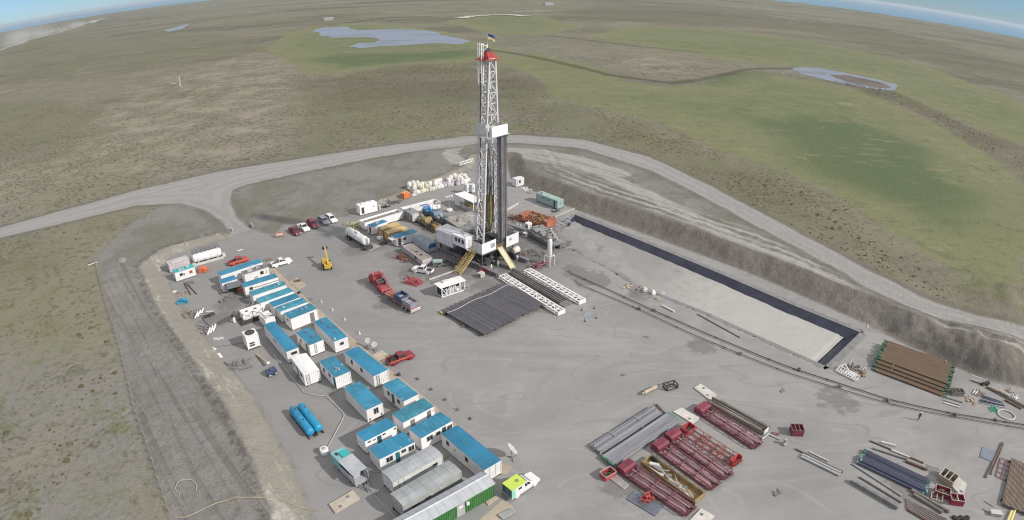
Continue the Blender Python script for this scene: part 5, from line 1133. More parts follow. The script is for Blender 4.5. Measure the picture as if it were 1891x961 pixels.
def pickup(label, px, yaw, paintm, kind='pickup', band=None, load=None, hoop=False, group='pickups and cars on the pad', name='pickup_truck', cat='pickup', z=0.0):
    p = G(*px, 0); r = thing(name, label, cat, (p[0], p[1], 0), yaw, group); W = .9
    mb = MB()
    mb.prism([(-2.6,.42),(-2.62,.62),(-2.6,1.04),(-.7,1.05),(1.15,1.07),(2.2,.98),(2.58,.86),(2.66,.62),(2.62,.40),(2.1,.34),(-2.1,.34)] if kind != 'pickup' else
             [(-.72,.36),(-.72,1.05),(1.15,1.07),(2.2,.98),(2.58,.86),(2.66,.62),(2.62,.40),(2.1,.34)], -W, W)
    if kind == 'pickup':
        mb.box(-2.62, -.72, -W, -W+.09, .45, 1.05); mb.box(-2.62, -.72, W-.09, W, .45, 1.05); mb.box(-2.64, -2.56, -W+.09, W-.09, .45, 1.04); mb.box(-2.6, -.72, -W+.09, W-.09, .50, .56)
    for s in (-1, 1):
        for x in (-1.62, 1.68): mb.lathe([(0,.47),(.05,.50),(.06,.3)], (x, s*(W-.035), .40), (0,s,0), 14)
    body = mb.build('body', paintm, r)
    zt = 1.72 if kind == 'pickup' else 1.68
    x0, t0 = (-.75, -.62) if kind == 'pickup' else (-2.52, -2.25)
    x1, t1 = 1.25, .45; w0, w1 = W-.03, W-.22
    mb = MB(); cab_shell(mb, x0, x1, t0, t1, 1.05, zt, w0, w1); mb.build('cabin', paintm, r)
    fr = [(x1, -w0, 1.05), (x1, w0, 1.05), (t1, w1, zt), (t1, -w1, zt)]; pane(r, quad_in(fr, .06, .94, .08, .9), 'windscreen')
    bk = [(x0, w0, 1.05), (x0, -w0, 1.05), (t0, -w1, zt), (t0, w1, zt)]; pane(r, quad_in(bk, .1, .9, .2, .88), 'rear_window')
    for s in (1, -1):
        sd = [(x0, -w0, 1.05), (x1, -w0, 1.05), (t1, -w1, zt), (t0, -w1, zt)] if s < 0 else [(x1, w0, 1.05), (x0, w0, 1.05), (t0, w1, zt), (t1, w1, zt)]
        sp = ((.06,.46),(.5,.84)) if kind == 'pickup' else ((.05,.30),(.34,.62),(.65,.88))
        for u0, u1 in sp: 
            a, b = (u0, u1) if s < 0 else (1-u1, 1-u0); pane(r, quad_in(sd, a, b, .12, .86))
    for x in (-1.62, 1.68):
        for s in (-1, 1): wheel(r, x, s*W*.99)
    mb = MB(); mb.box(2.6, 2.74, -.82, .82, .38, .6); mb.build('front_bumper', STEEL if paintm is not CARW else paintm, r)
    mb = MB(); mb.box(-2.78, -2.63, -.8, .8, .42, .58); mb.build('rear_bumper', STEEL, r)
    for s in (-1, 1):
        mb = MB(); mb.box(2.5, 2.63, s*.66-.15, s*.66+.15, .66, .82); mb.build('headlight', LAMPW, r)
        mb = MB(); mb.box(-2.65, -2.58, s*.8-.07, s*.8+.07, .66, .95); mb.build('tail_light', RED, r)
        mb = MB(); mb.box(.72, .9, s*1.0-.09, s*1.0+.09, 1.1, 1.27); mb.build('mirror', DARK, r)
    if kind == 'pickup':
        mb = MB(); mb.box(-2.5, -.8, -W+.11, W-.11, .565, .60); mb.build('bed_liner', BLK, r)
    if band:
        mb = MB()
        for s in (-1, 1): mb.box(-2.5, 2.3, s*(W+.008)-.006, s*(W+.008)+.006, .80, .96)
        mb.build('side_stripe', band, r)
    if hoop:
        mb = MB()
        for x in (-.85, -2.4):
            mb.bar((x, -.8, 1.05), (x, -.8, 1.72), .07); mb.bar((x, .8, 1.05), (x, .8, 1.72), .07); mb.bar((x, -.8, 1.72), (x, .8, 1.72), .07)
        for s in (-.8, .8): mb.bar((-.85, s, 1.7), (-2.4, s, 1.7), .07); mb.bar((-.85, s, 1.4), (-2.4, s, 1.4), .05)
        mb.build('load_frame', DARK, r)
    if load: 
        mb = MB()
        for k in range(4): mb.box(-2.2+.38*k, -1.9+.36*k, -.55+.2*(k % 2), .3+.15*(k % 3), .61, .95+.12*(k % 3))
        o = mb.build('bed_load', load, r)
    return r
def yaw_of(a, b): return line(a, b, 0)[1]
pickup('white double cab pickup at the far end of the walkway', (520,489), yaw_of((506,494),(541,484)), CARW, load=TIMBER)
pickup('white double cab pickup with a dark load frame by the red tool skid', (781,503), yaw_of((797,505),(763,499)), CARW, hoop=True)
pickup('red pickup with a yellow side stripe pulling out over the walkway pad', (740,666), yaw_of((718,674),(764,657)), CARRED, band=ORANGE, load=DARK)
pickup('red pickup with an orange stripe parked behind the farthest long cabin', (441,486), yaw_of((424,490),(461,479)), RED, band=ORANGE, load=DARK)
rowy = lambda x, y: yaw_of((x-11, y-8), (x+10, y+7))
pickup('dark red pickup at the left end of the parked row', (545,431), rowy(545,431), paint('dull_car_red', (.17,.025,.03), .4, .1, .6, .2), group='vehicles parked in the row')
pickup('white double cab pickup in the parked row beside two red vehicles', (561,424), rowy(561,424), CARW, group='vehicles parked in the row')
pickup('red station car between the white pickup and the silver car in the parked row', (578,418), rowy(578,418), CARRED, kind='car', name='parked_car', cat='car', group='vehicles parked in the row')
pickup('silver car in the parked row', (598,412), rowy(598,412), CARS, kind='car', name='parked_car', cat='car', group='vehicles parked in the row')
pickup('white car at the right end of the parked row', (612,408), rowy(612,408), CARW, kind='car', name='parked_car', cat='car', group='vehicles parked in the row')
def ambulance():
    a, b = (936,916), (990,880); p0, yaw, L = line(a, b, .6); p = (G(*a, .5)+G(*b, .5))/2
    r = thing('ambulance', 'white ambulance with a lime green roof and teal rear doors by the cabins', 'ambulance', (p[0], p[1], 0), yaw); W = .98
    mb = MB(); mb.prism([(-2.75,.4),(-2.75,1.1),(1.2,1.1),(2.3,.98),(2.68,.85),(2.74,.5),(2.2,.34)], -W, W)
    for s in (-1, 1):
        for x in (-1.7, 1.75): mb.lathe([(0,.5),(.05,.52),(.06,.3)], (x, s*(W-.035), .42), (0,s,0), 14)
    mb.build('body', CARW, r)
    mb = MB(); cab_shell(mb, -.5, 1.3, -.5, .55, 1.1, 1.8, W-.03, W-.2); mb.build('cabin', CARW, r)
    mb = MB(); mb.box(-2.74, -.3, -W, W, 1.1, 2.15); mb.build('box_body', CARW, r)
    mb = MB(); mb.box(-2.78, -.1, -W-.03, W+.03, 2.15, 2.25); mb.prism([(-.1,2.16),(-.1,2.25),(.15,2.02),(.15,1.98)], -W+.05, W-.05)
    rf = mb.build('roof', LIME, r)
    mb = MB(); mb.lathe([(0,.32),(.015,.32),(.02,.26)], (-.95, 0, 2.25), (0,0,1), 16); mb.build('roof_vent', paint('olive_ring', (.25,.33,.08), .5, .1, 2, .1), rf)
    mb = MB(); mb.box(.05, .3, -.7, .7, 1.85, 1.98); mb.build('light_bar', DARK, r)
    mb = MB(); mb.box(-2.80, -2.74, -W+.04, W-.04, .75, 2.1); d = mb.build('rear_door', TEALD, r)
    mb = MB(); mb.box(-2.82, -2.80, -.06, .0, 1.2, 1.35); mb.build('handle', LSTEEL, d)
    for s in (-1, 1): mb = MB(); mb.box(-2.73, -2.1, s*(W+.01)-.006, s*(W+.01)+.006, .6, 2.05); mb.build('side_patch', paint('mint_patch', (.25,.62,.45), .4, .08, 1, .05), r)
    fr = [(1.3,-W+.03,1.1),(1.3,W-.03,1.1),(.55,W-.2,1.8),(.55,-W+.2,1.8)]; pane(r, quad_in(fr, .06, .94, .06, .92), 'windscreen')
    for s in (1, -1):
        sd = [(-.5,-W+.03,1.1),(1.3,-W+.03,1.1),(.55,-W+.2,1.8),(-.5,-W+.2,1.8)] if s < 0 else [(1.3,W-.03,1.1),(-.5,W-.03,1.1),(-.5,W-.2,1.8),(.55,W-.2,1.8)]
        for u0, u1 in ((.2,.5),(.54,.86)):
            a1, b1 = (u0, u1) if s < 0 else (1-u1, 1-u0); pane(r, quad_in(sd, a1, b1, .1, .85))
        mb = MB(); mb.box(-1.5, -.9, s*(W+.012)-.008, s*(W+.012)+.008, 1.45, 1.85); mb.build('window', GLASS, r)
        mb = MB(); mb.box(2.55, 2.7, s*.7-.16, s*.7+.16, .66, .84); mb.build('headlight', LAMPW, r)
        for x in (-1.7, 1.75): wheel(r, x, s*W*.99, .40)
    mb = MB(); mb.box(-3.1, -2.8, -.9, .9, .4, .52); mb.build('rear_bumper', STEEL, r)
    return r
ambulance()
def heavy_truck():
    p, yaw, L = line((690,512), (716,541), .8); r = thing('winch_truck', 'red oilfield truck with a tall load rack, seen with its bare winch bed', 'truck', (p[0], p[1], 0), yaw); L = 8.2; W = 1.25
    mb = MB(); mb.box(0, L, -.45, .45, .75, 1.05); mb.box(2.6, L, -W, W, 1.05, 1.18); mb.box(L-.25, L, -W, W, .7, 1.18); mb.build('chassis', VIVID, r)
    mb = MB(); mb.prism([(0,.6),(0,1.5),(.15,1.75),(1.2,1.85),(1.45,2.75),(2.45,2.75),(2.5,.7)], -W+.05, W-.05)
    for s in (-1, 1): mb.box(-.05, .9, s*(W-.12)-.14, s*(W-.12)+.14, .9, 1.25)
    mb.build('cab', VIVID, r)
    fr = [(1.2,-W+.05,1.85),(1.2,W-.05,1.85),(1.45,W-.05,2.75),(1.45,-W+.05,2.75)]; fr = [fr[1], fr[0], fr[3], fr[2]]; pane(r, quad_in(fr, .06, .94, .15, .9), 'windscreen')
    for s in (-1, 1):
        mb = MB(); mb.box(1.5, 2.3, s*(W-.04)-.02, s*(W-.04)+.02, 1.9, 2.6); mb.build('window', GLASS, r)
        mb = MB(); mb.tube((2.75, s*1.0, 1.1), (2.75, s*1.0, 3.4), .09, 8); mb.build('exhaust', LSTEEL, r)
    mb = MB(); mb.box(-.12, .0, -1.1, 1.1, .55, 1.5); mb.build('grille', DARK, r)
    mb = MB()
    for s in (-1, 1): mb.bar((3.2, s*1.15, 1.18), (3.2, s*1.15, 3.0), .13); mb.bar((3.2, s*1.15, 3.0), (7.9, s*.9, 1.2), .14)
    mb.bar((3.2, -1.15, 3.0), (3.2, 1.15, 3.0), .13)
    for k in range(5): mb.bar((3.2, -.9+.45*k, 1.2), (3.2, -.9+.45*k, 3.0), .08)
    mb.build('load_rack', VIVID, r)
    mb = MB(); mb.tube((4.0, -.8, 1.75), (4.0, .8, 1.75), .42, 12); mb.tube((5.1, -.8, 1.7), (5.1, .8, 1.7), .35, 12); mb.box(3.6, 5.6, -.95, -.8, 1.18, 2.1); mb.box(3.6, 5.6, .8, .95, 1.18, 2.1); mb.build('winch', DARK, r)
    mb = MB(); mb.box(5.8, 7.6, -.9, .9, 1.18, 1.3); mb.tube((L-.2, -1.1, 1.2), (L-.2, 1.1, 1.2), .22, 10); mb.build('tail_roller', paint('dusty_red', (.36,.08,.08), .5, .2, .8, .4), r)
    for x in (.75, 5.6, 6.9):
        for s in (-1, 1): wheel(r, x, s*W*.98, .52, .34, VIVID)
heavy_truck()
def trailer():
    p, yaw, L = line((718,542), (768,571), .9); r = thing('flatbed_trailer', 'dusty red flatbed trailer hitched behind the red truck', 'trailer', (p[0], p[1], 0), yaw); L = 9.6; W = 1.25
    mb = MB(); mb.box(-.2, 3.0, -W*.9, W*.9, 1.2, 1.32); mb.box(3.0, L, -W, W, .92, 1.06); mb.box(0, L, -.5, -.3, .6, .92); mb.box(0, L, .3, .5, .6, .92); mb.box(-1.2, 0, -.15, .15, .9, 1.15); mb.build('deck', paint('dusty_red_deck', (.33,.13,.13), .65, .2, .7, .5, (.3,.25,.23)), r)
    mb = MB(); mb.box(L-.1, L+.05, -W, W, .75, 1.0); mb.box(L-.1, L+.05, -W, W, .42, .58); mb.build('rear_bumper', WHITE2, r)
    for x in (6.4, 7.7):
        for s in (-1, 1): wheel(r, x, s*W*.95, .48, .3)
    for s in (-.5, .3):
        mb = MB(); mb.bar((.3, s, 1.4), (3.1, s+.3, 1.4), .14); one_ = mb.build('loose_beam', ORANGE, None, r.location, yaw); tag(one_, 'orange beam lying on the front of the dusty red flatbed', 'beam', group='orange beams on the flatbed')
    def topbox(nm, label, cat, x0, x1, h, m, z0):
        q = Matrix.Rotation(yaw, 4, 'Z') @ Vector((x0, 0, 0)); t = thing(nm, label, cat, (p[0]+q.x, p[1]+q.y, z0), yaw); l = x1-x0; w = 1.05
        mb = MB(); mb.box(0, l, -w, -w+.07, 0, h); mb.box(0, l, w-.07, w, 0, h); mb.box(0, .07, -w+.07, w-.07, 0, h); mb.box(l-.07, l, -w+.07, w-.07, 0, h); mb.box(.07, l-.07, -w+.07, w-.07, 0, h*.55); mb.build('shell', m, t)
        mb = MB()
        for (a, b, c, d) in ((-.06, l+.06, -w-.06, -w+.1), (-.06, l+.06, w-.1, w+.06)): mb.box(a, b, c, d, h-.06, h+.03)
        mb.box(-.06, .1, -w+.1, w-.1, h-.06, h+.03); mb.box(l-.1, l+.06, -w+.1, w-.1, h-.06, h+.03); mb.build('rim', m, t)
        mb = MB()
        for k in range(3): mb.box(l*.2+.25*k, l*.2+.1+.25*k, -w+.1, w-.1, h*.55, h*.6)
        mb.build('inner_plate', LSTEEL, t)
    topbox('open_bin', 'navy blue open bin standing on the flatbed, nearer the red truck', 'bin', 3.6, 6.0, 1.5, NAVY, 1.07)
    topbox('open_bin', 'grey open bin at the tail end of the flatbed, behind the navy one', 'bin', 6.2, 9.3, 1.15, paint('lavender_grey', (.26,.25,.29), .55, .15, .7, .3), 1.07)
trailer()
def telehandler():
    p = G(604, 494); yaw = yaw_of((604,498),(597,489)); r = thing('telehandler', 'yellow telehandler with its boom raised, alone on the open pad', 'telehandler', (p[0], p[1], 0), R(112)); W = 1.0
    mb = MB(); mb.prism([(-2.2,.6),(-2.2,1.35),(-1.2,1.55),(.9,1.3),(1.9,1.15),(2.1,.6)], -.75, .75); mb.box(-1.9, .2, -1.15, -.75, .7, 1.3); mb.build('body', YELLOW, r)
    mb = MB(); cab_shell(mb, -.6, .9, -.5, .6, 1.3, 2.45, .0, .0)
    mb = MB(); mb.add([(-.7,.1,1.2),(.95,.1,1.2),(.95,1.05,1.2),(-.7,1.05,1.2),(-.6,.15,2.4),(.6,.15,2.4),(.6,1.0,2.4),(-.6,1.0,2.4)], [(3,2,1,0),(4,5,6,7),(0,1,5,4),(1,2,6,5),(2,3,7,6),(3,0,4,7)]); cb = mb.build('cab', YELLOW, r)
    pane(cb, quad_in([(.95,.1,1.2),(.95,1.05,1.2),(.6,1.0,2.4),(.6,.15,2.4)], .08, .92, .1, .92), 'windscreen'); pane(cb, quad_in([(.95,1.05,1.2),(-.7,1.05,1.2),(-.6,1.0,2.4),(.6,1.0,2.4)], .08, .92, .2, .92))
    mb = MB(); mb.bar((-1.9,-.3,1.55),(1.9,-.3,3.4),.42,.48); bo = mb.build('boom', YELLOW, r)
    mb = MB(); mb.bar((1.7,-.3,3.3),(3.4,-.3,4.1),.3,.34); mb.bar((-.4,-.3,1.2),(.8,-.3,2.7),.16); mb.build('inner_boom', paint('boom_buff', (.55,.42,.16), .5, .1, 1, .2), bo)
    mb = MB(); mb.bar((3.4,-.3,4.1),(3.6,-.3,3.5),.2); mb.box(3.55,3.68,-.95,.35,3.2,4.0)
    for y in (-.75,.1): mb.box(3.68,4.7,y-.07,y+.07,3.2,3.27)
    mb.build('fork_carriage', DARK, bo)
    for x in (-1.35, 1.35):
        for s in (-1, 1): wheel(r, x, s*1.15, .62, .42, YELLOW)
telehandler()
def tanker():
    a, b = (634.6,424), (669,444); p, yaw, L = line((638,430), (670,450), 1.75); r = thing('tank_trailer', 'white tank trailer with a domed end and a ladder, on a dark chassis', 'tanker', (p[0], p[1], 0), yaw)
    mb = MB(); mb.lathe([(-.35,.35),(-.2,.8),(0,1.1),(L,1.1),(L+.15,.95),(L+.28,.5)], (0, 1.0, 2.0), (1,0,0), 22); mb.build('tank', WHITE2, r)
    for x in (1.2, L*.5, L-1.2): mb = MB(); mb.lathe([(-.05,1.11),(-.05,1.16),(.05,1.16),(.05,1.11)], (x, 1.0, 2.0), (1,0,0), 22); mb.build('tank_band', LSTEEL, r)
    mb = MB(); mb.box(1, L-1, .8, 1.2, 3.06, 3.14); mb.box(L*.45, L*.6, .7, 1.3, 3.1, 3.4); mb.build('top_walkway', WHITE, r)
    mb = MB(); mb.box(-.3, L+.8, .4, .6, .6, .9); mb.box(-.3, L+.8, 1.4, 1.6, .6, .9); mb.box(L+.2, L+1.3, -.2, 2.2, .3, .9); mb.box(-.2, 1.8, -.2, 2.2, .3, .6); mb.build('chassis', DARK, r)
    mb = MB(); mb.bar((L+.42, .8, .9), (L+.42, .8, 3.2), .06); mb.bar((L+.42, 1.2, .9), (L+.42, 1.2, 3.2), .06)
    for k in range(7): mb.bar((L+.42, .8, 1.1+.3*k), (L+.42, 1.2, 1.1+.3*k), .04)
    mb.build('ladder', DARK, r)
    for x in (.6, 1.7):
        for y in (-.1, 2.1): wheel(r, x, y, .48, .3)
tanker()
def hor_tank(name, label, a, b, z, rad, mat, legs=True, skid=DARK, rails=False, bands=3, group=None, cat='tank', W=None):
    p, yaw, L = line(a, b, z); r = thing(name, label, cat, (p[0], p[1], 0), yaw, group); zc = z
    mb = MB(); mb.lathe([(-.28*rad/1,.2*rad),(-.2*rad,.6*rad),(0,.93*rad),(.12,rad),(L-.12,rad),(L,.93*rad),(L+.2*rad,.6*rad),(L+.28*rad,.2*rad)], (0, 0, zc), (1,0,0), 20); mb.build('shell', mat, r)
    if bands:
        for k in range(bands):
            x = L*(k+.5)/bands; mb = MB(); mb.lathe([(-.04,rad),(-.04,rad+.04),(.04,rad+.04),(.04,rad)], (x, 0, zc), (1,0,0), 20); mb.build('band', LSTEEL, r)
    mb = MB(); h = zc-rad*.7
    for x in (L*.15, L*.5, L*.85): mb.box(x-.12, x+.12, -rad*.85, rad*.85, .2, h+.1)
    mb.box(-.3, L+.3, -rad*.9, -rad*.6, 0, .22); mb.box(-.3, L+.3, rad*.6, rad*.9, 0, .22); mb.build('saddle', skid, r)
    if rails:
        mb = MB()
        for y in (-.35, .75):
            for hh in (.5, 1.0): mb.bar((0, y, zc+rad*.9+hh), (L, y, zc+rad*.9+hh), .05)
            for k in range(7): mb.bar((k*L/6, y, zc+rad*.8), (k*L/6, y, zc+rad*.9+1.0), .05)
        mb.box(0, L, -.35, .75, zc+rad*.92, zc+rad*.97); mb.build('top_rail', DARK, r)
    return r, L
rt, L = hor_tank('storage_tank', 'long white cylindrical tank with dark handrails on top, far left of the yard', (357,478), (406,464.5), 1.7, 1.15, WHITE, rails=True, skid=OFFW, bands=4)
mb = MB(); mb.box(-.6, L+.4, -1.5, -.9, .05, .55); mb.box(-1.2, .2, -1.9, -.6, .1, .7); mb.box(L+.4, L+1.2, -.7, .5, .1, .9); mb.build('pump_skid', OFFW, rt)
# twin blue air receivers
rt, L = hor_tank('pressure_vessel', 'blue cylindrical pressure vessel with a rounded end, the left one of the pair', (541,757), (574,799), 1.0, .70, TANKB, bands=0, group='twin blue vessels', cat='pressure vessel')
for x, s in ((1.0, .12), (2.6, .09), (4.4, .1)):
    mb = MB(); mb.tube((x, .1, 1.6), (x, .1, 1.85), s, 8); mb.build('nozzle', DARK, rt)
rt, L = hor_tank('pressure_vessel', 'blue cylindrical pressure vessel with a rounded end, the right one of the pair', (556,750.5), (589,792), 1.0, .70, paint('fresher_blue', (.02,.30,.50), .4, .14, .6, .1, (.25,.32,.34)), bands=0, group='twin blue vessels', cat='pressure vessel')
for x, s in ((1.6, .1), (3.4, .09)):
    mb = MB(); mb.tube((x, .1, 1.6), (x, .1, 1.82), s, 8); mb.build('nozzle', DARK, rt)
# blue round-ended generator trailer with canopy, drawbar and small white tank beside it
def genset():
    p, yaw, L = line((609.8,836.5), (649.2,876), 2.5); L += .2; W = 2.3; r = thing('generator_trailer', 'generator trailer with a turquoise front half and a grey sheet canopy', 'generator', (p[0], p[1], 0), yaw)
    mb = MB(); mb.box(0, 2.4, 0, W, .5, 2.4); mb.build('engine_cover', paint('pale_turquoise', (.20,.42,.44), .5, .12, .6, .25), r)
    mb = MB(); mb.box(.9, 2.2, .9, W-.1, 2.4, 2.62); mb.build('hatch', TEAL, r)
    mb = MB(); mb.box(.5, 1.1, .4, .8, 2.4, 2.5); mb.build('exhaust_box', DARK, r)
    mb = MB(); mb.box(2.4, 6.6, 0, .06, .5, 1.6); mb.box(2.4, 6.6, W-.06, W, .5, 2.0); mb.box(2.4, 6.6, .06, W-.06, .5, .62); mb.box(2.8, 5.2, .5, W-.5, .62, 1.7); mb.build('bed', paint('light_trailer_grey', (.40,.41,.43), .5, .12, .6, .3), r)
    mb = MB(); mb.add([(2.3,-.1,2.52),(6.3,-.1,2.5),(6.3,W+.1,2.5),(2.3,W+.1,2.52),(2.3,-.1,2.58),(6.3,-.1,2.56),(6.3,W+.1,2.56),(2.3,W+.1,2.58)], [(3,2,1,0),(4,5,6,7),(0,1,5,4),(1,2,6,5),(2,3,7,6),(3,0,4,7)])
    for k in range(11): mb.bar((2.5+.36*k, -.08, 2.59), (2.5+.36*k, W+.08, 2.59), .08, .03)
    mb.build('canopy', GREYR, r)
    for x in (2.5, 6.2):
        for y in (.05, W-.05): mb = MB(); mb.bar((x, y, .6), (x, y, 2.5), .08); mb.build('canopy_post', STEEL, r)
    mb = MB(); mb.bar((6.6, .4, .6), (8.4, W*.5, .5), .14); mb.bar((6.6, W-.4, .6), (8.4, W*.5, .5), .14); mb.bar((8.2, W*.5, .5), (8.8, W*.5, .5), .18); mb.bar((7.6, W*.5, .55), (7.6, W*.5, .02), .1); mb.build('drawbar', STEEL, r)
    mb = MB(); mb.box(.1, 6.5, .1, W-.1, .35, .5); mb.build('chassis', DARK, r)
    for x in (1.4, 4.6):
        for y in (-.02, W+.02): wheel(r, x, y if y > 0 else y, .38, .24)
genset()
def upright_tank(label, px, r0, h, mat, name='water_tank', lid=LSTEEL, group=None):
    p = G(*px); r = thing(name, label, 'tank', p, 0, group); mb = MB(); mb.lathe([(0,r0*.96),(.06,r0),(h-.1,r0),(h,r0*.9)], (0,0,.05), (0,0,1), 18); mb.build('shell', mat, r)
    mb = MB(); mb.lathe([(0,r0*.5),(.06,r0*.5),(.1,r0*.2)], (0,0,h+.05), (0,0,1), 14); mb.build('lid', lid, r); return r
upright_tank('small round white tank standing beside the generator trailer', (600,838), .68, 1.0, WHITE2)
def fan_cube():
    p, yaw, L = line((453.7,623.5), (473.3,616.7), 3.1); r = thing('cooling_unit', 'white cube with a round fan on top and two dark louvres on its front', 'cooling unit', (p[0], p[1], 0), yaw); L = 2.5; W = 2.4
    mb = MB(); mb.box(0, L, 0, W, .3, 3.05)
    for x in (0, L):
        for y in (0, W): mb.box(x-.07, x+.07, y-.07, y+.07, .25, 3.1)
    mb.box(-.05, L+.05, -.05, W+.05, 3.05, 3.12); mb.build('casing', WHITE, r)
    mb = MB(); mb.lathe([(0,1.0),(.14,1.0),(.16,.93),(.1,.9)], (L/2, W/2, 3.11), (0,0,1), 24); f = mb.build('fan_ring', DARK, r)
    mb = MB(); mb.lathe([(0,.9),(.03,.88)], (L/2, W/2, 3.16), (0,0,1), 20); mb.build('fan_guard', WHITE2, f)
    for z in (.75, 1.25):
        mb = MB(); mb.box(.45, 1.5, -.05, 0, z, z+.35); mb.build('louvre', DARK, r)
    mb = MB(); mb.box(.1, L-.1, .1, W-.1, 0, .3); mb.build('base', DARK, r)
fan_cube()
def tank_skid():
    p, yaw, L = line((446.9,580.5), (484.1,568), 2.3); r = thing('white_tank_skid', 'white rectangular tank with X braces standing on a dark skid among black pipes', 'tank', (p[0], p[1], 0), yaw); W = 2.0
    mb = MB(); mb.box(0, L, 0, W, .7, 2.3); mb.build('tank', WHITE, r)
    mb = MB()
    for k in range(2):
        a, b = L*k/2+.1, L*(k+1)/2-.1; mb.bar((a,-.05,.8),(b,-.05,2.2),.07); mb.bar((a,-.05,2.2),(b,-.05,.8),.07)
    for k in range(3): mb.bar((L*k/2,-.05,.7),(L*k/2,-.05,2.3),.12)
    mb.build('brace', STEEL, r)
    for x in (L*.2, L*.62):
        mb = MB(); mb.box(x, x+.6, .3, .75, 2.3, 2.38); mb.build('hatch', DARK, r)
    mb = MB(); mb.box(-.8, L+.5, -.8, W+.3, .0, .35); mb.box(-.6, L+.3, -.5, .2, .35, .7); mb.build('skid', DARK, r)
    mb = MB()
    for k in range(12): mb.tube((-1.2+.5*k, W+.3+.12*k % 1.1, .4+.13*(k % 4)), (.6+.5*k, W+1.6+.1*(k % 3), 2.0+.1*(k % 3)), .11, 6)
    mb.build('rear_pipework', STEEL, r)
    mb = MB(); mb.lathe([(0,.28),(1.1,.28),(1.2,.1)], (-1.6, 1.6, .1), (0,0,1), 12); mb.build('gas_bottle', WHITE2, r)
tank_skid()
def box_frame(label, a, b, W, top):
    p, yaw, L = line(a, b, top); r = thing('treatment_plant', label, 'plant unit', (p[0], p[1], 0), yaw)
    mb = MB(); mb.box(0, L, 0, W, .3, top-.2); mb.build('casing', WHITE, r)
    mb = MB()
    for (x0, y0, x1, y1) in ((.2,.5,L-.2,.5),(.2,1.1,L-.3,1.4),(.5,.2,.5,W-.2)): mb.tube((x0,y0,top-.02),(x1,y1,top+.05),.09,8)
    mb.build('roof_pipe', LSTEEL, r)
    mb = MB(); mb.path([(L*.4,.6,top),(L*.8,.3,top+.2),(L+.3,.2,top-.5),(L+.4,.3,.4)], .1, 8); mb.build('hose', DARK, r)
    mb = MB(); mb.box(0.05, L-.05, .05, W-.05, .02, .3); mb.build('base', DARK, r)
box_frame('boxy white treatment unit with pipes on top, squeezed behind the long narrow cabin', (489,590), (507,583), 3.4, 2.4)
def awning_shed():
    p, yaw, L = line((419.5,533.5), (447,526.5), 2.3); r = thing('lean_to', 'dark open lean-to with a grey sheet roof beside the short white shed', 'shelter', (p[0], p[1], 0), yaw); W = 2.4
    mb = MB(); mb.add([(0,-.3,2.2),(L,-.3,2.2),(L,W,2.4),(0,W,2.4),(0,-.3,2.27),(L,-.3,2.27),(L,W,2.47),(0,W,2.47)], [(3,2,1,0),(4,5,6,7),(0,1,5,4),(1,2,6,5),(2,3,7,6),(3,0,4,7)]); mb.build('roof', paint('dark_sheet', (.15,.15,.155), .6, .2, .7, .4), r)
    for x in (.06, L-.06):
        for y in (-.2, W-.1): 
            mb = MB(); mb.box(x-.05, x+.05, y-.05, y+.05, 0, 2.25); mb.build('post', STEEL, r)
    mb = MB(); mb.box(.1, L-.1, W-.06, W, 0, 2.3); mb.build('back_wall', DARK, r)
awning_shed()
def clutter(name, label, cat, px, dims, n, mat, seed, rz=0.0, z0=0.0, kind='mixed', group=None, base=None):
    p = G(*px); rr_ = random.Random(seed); mb = MB(); sx, sy, sz = dims
    for k in range(n):
        x = rr_.uniform(-sx/2, sx/2); y = rr_.uniform(-sy/2, sy/2); z = rr_.uniform(.05, sz*.6); a = rr_.uniform(0, 3.14); l = rr_.uniform(.3, .75)*max(sx, sy)*.6; t = rr_.uniform(-.35, .35)
        q = (max(-sx*.6,min(sx*.6,x+l*math.cos(a))), max(-sy*.6,min(sy*.6,y+l*math.sin(a))), max(.05, min(sz, z+l*t)))
        if kind == 'bars' or (kind == 'mixed' and k % 3): mb.bar((x,y,z), q, rr_.uniform(.06,.16))
        elif kind == 'tubes': mb.tube((x,y,z), q, rr_.uniform(.08,.2), 8)
        else: mb.cbox((x,y,z), (rr_.uniform(.2,.6), rr_.uniform(.2,.6), rr_.uniform(.2,.5)*sz), a)
    if base: mb.box(-sx/2-.1, sx/2+.1, -sy/2-.1, sy/2+.1, .02, base)
    else: mb.box(-sx/2, sx/2, -.12, .12, .03, .16); mb.box(-.12, .12, -sy/2, sy/2, .03, .15)
    return one(mb, name, mat, label, cat, (p[0], p[1], z0), rz, group)
clutter('red_tool_cabinet', 'red orange toolbox open under the dark lean-to', 'toolbox', (447,538), (1.6,1.0,1.4), 6, paint('bright_red_orange', (.55,.12,.08), .5, .15, 1, .1), 3, .6, base=.8)
clutter('drum_rack', 'rack of dark drums and a leaning ladder in front of the lean-to', 'rack', (413,556), (2.6,1.4,1.2), 12, STEEL, 4, .7)
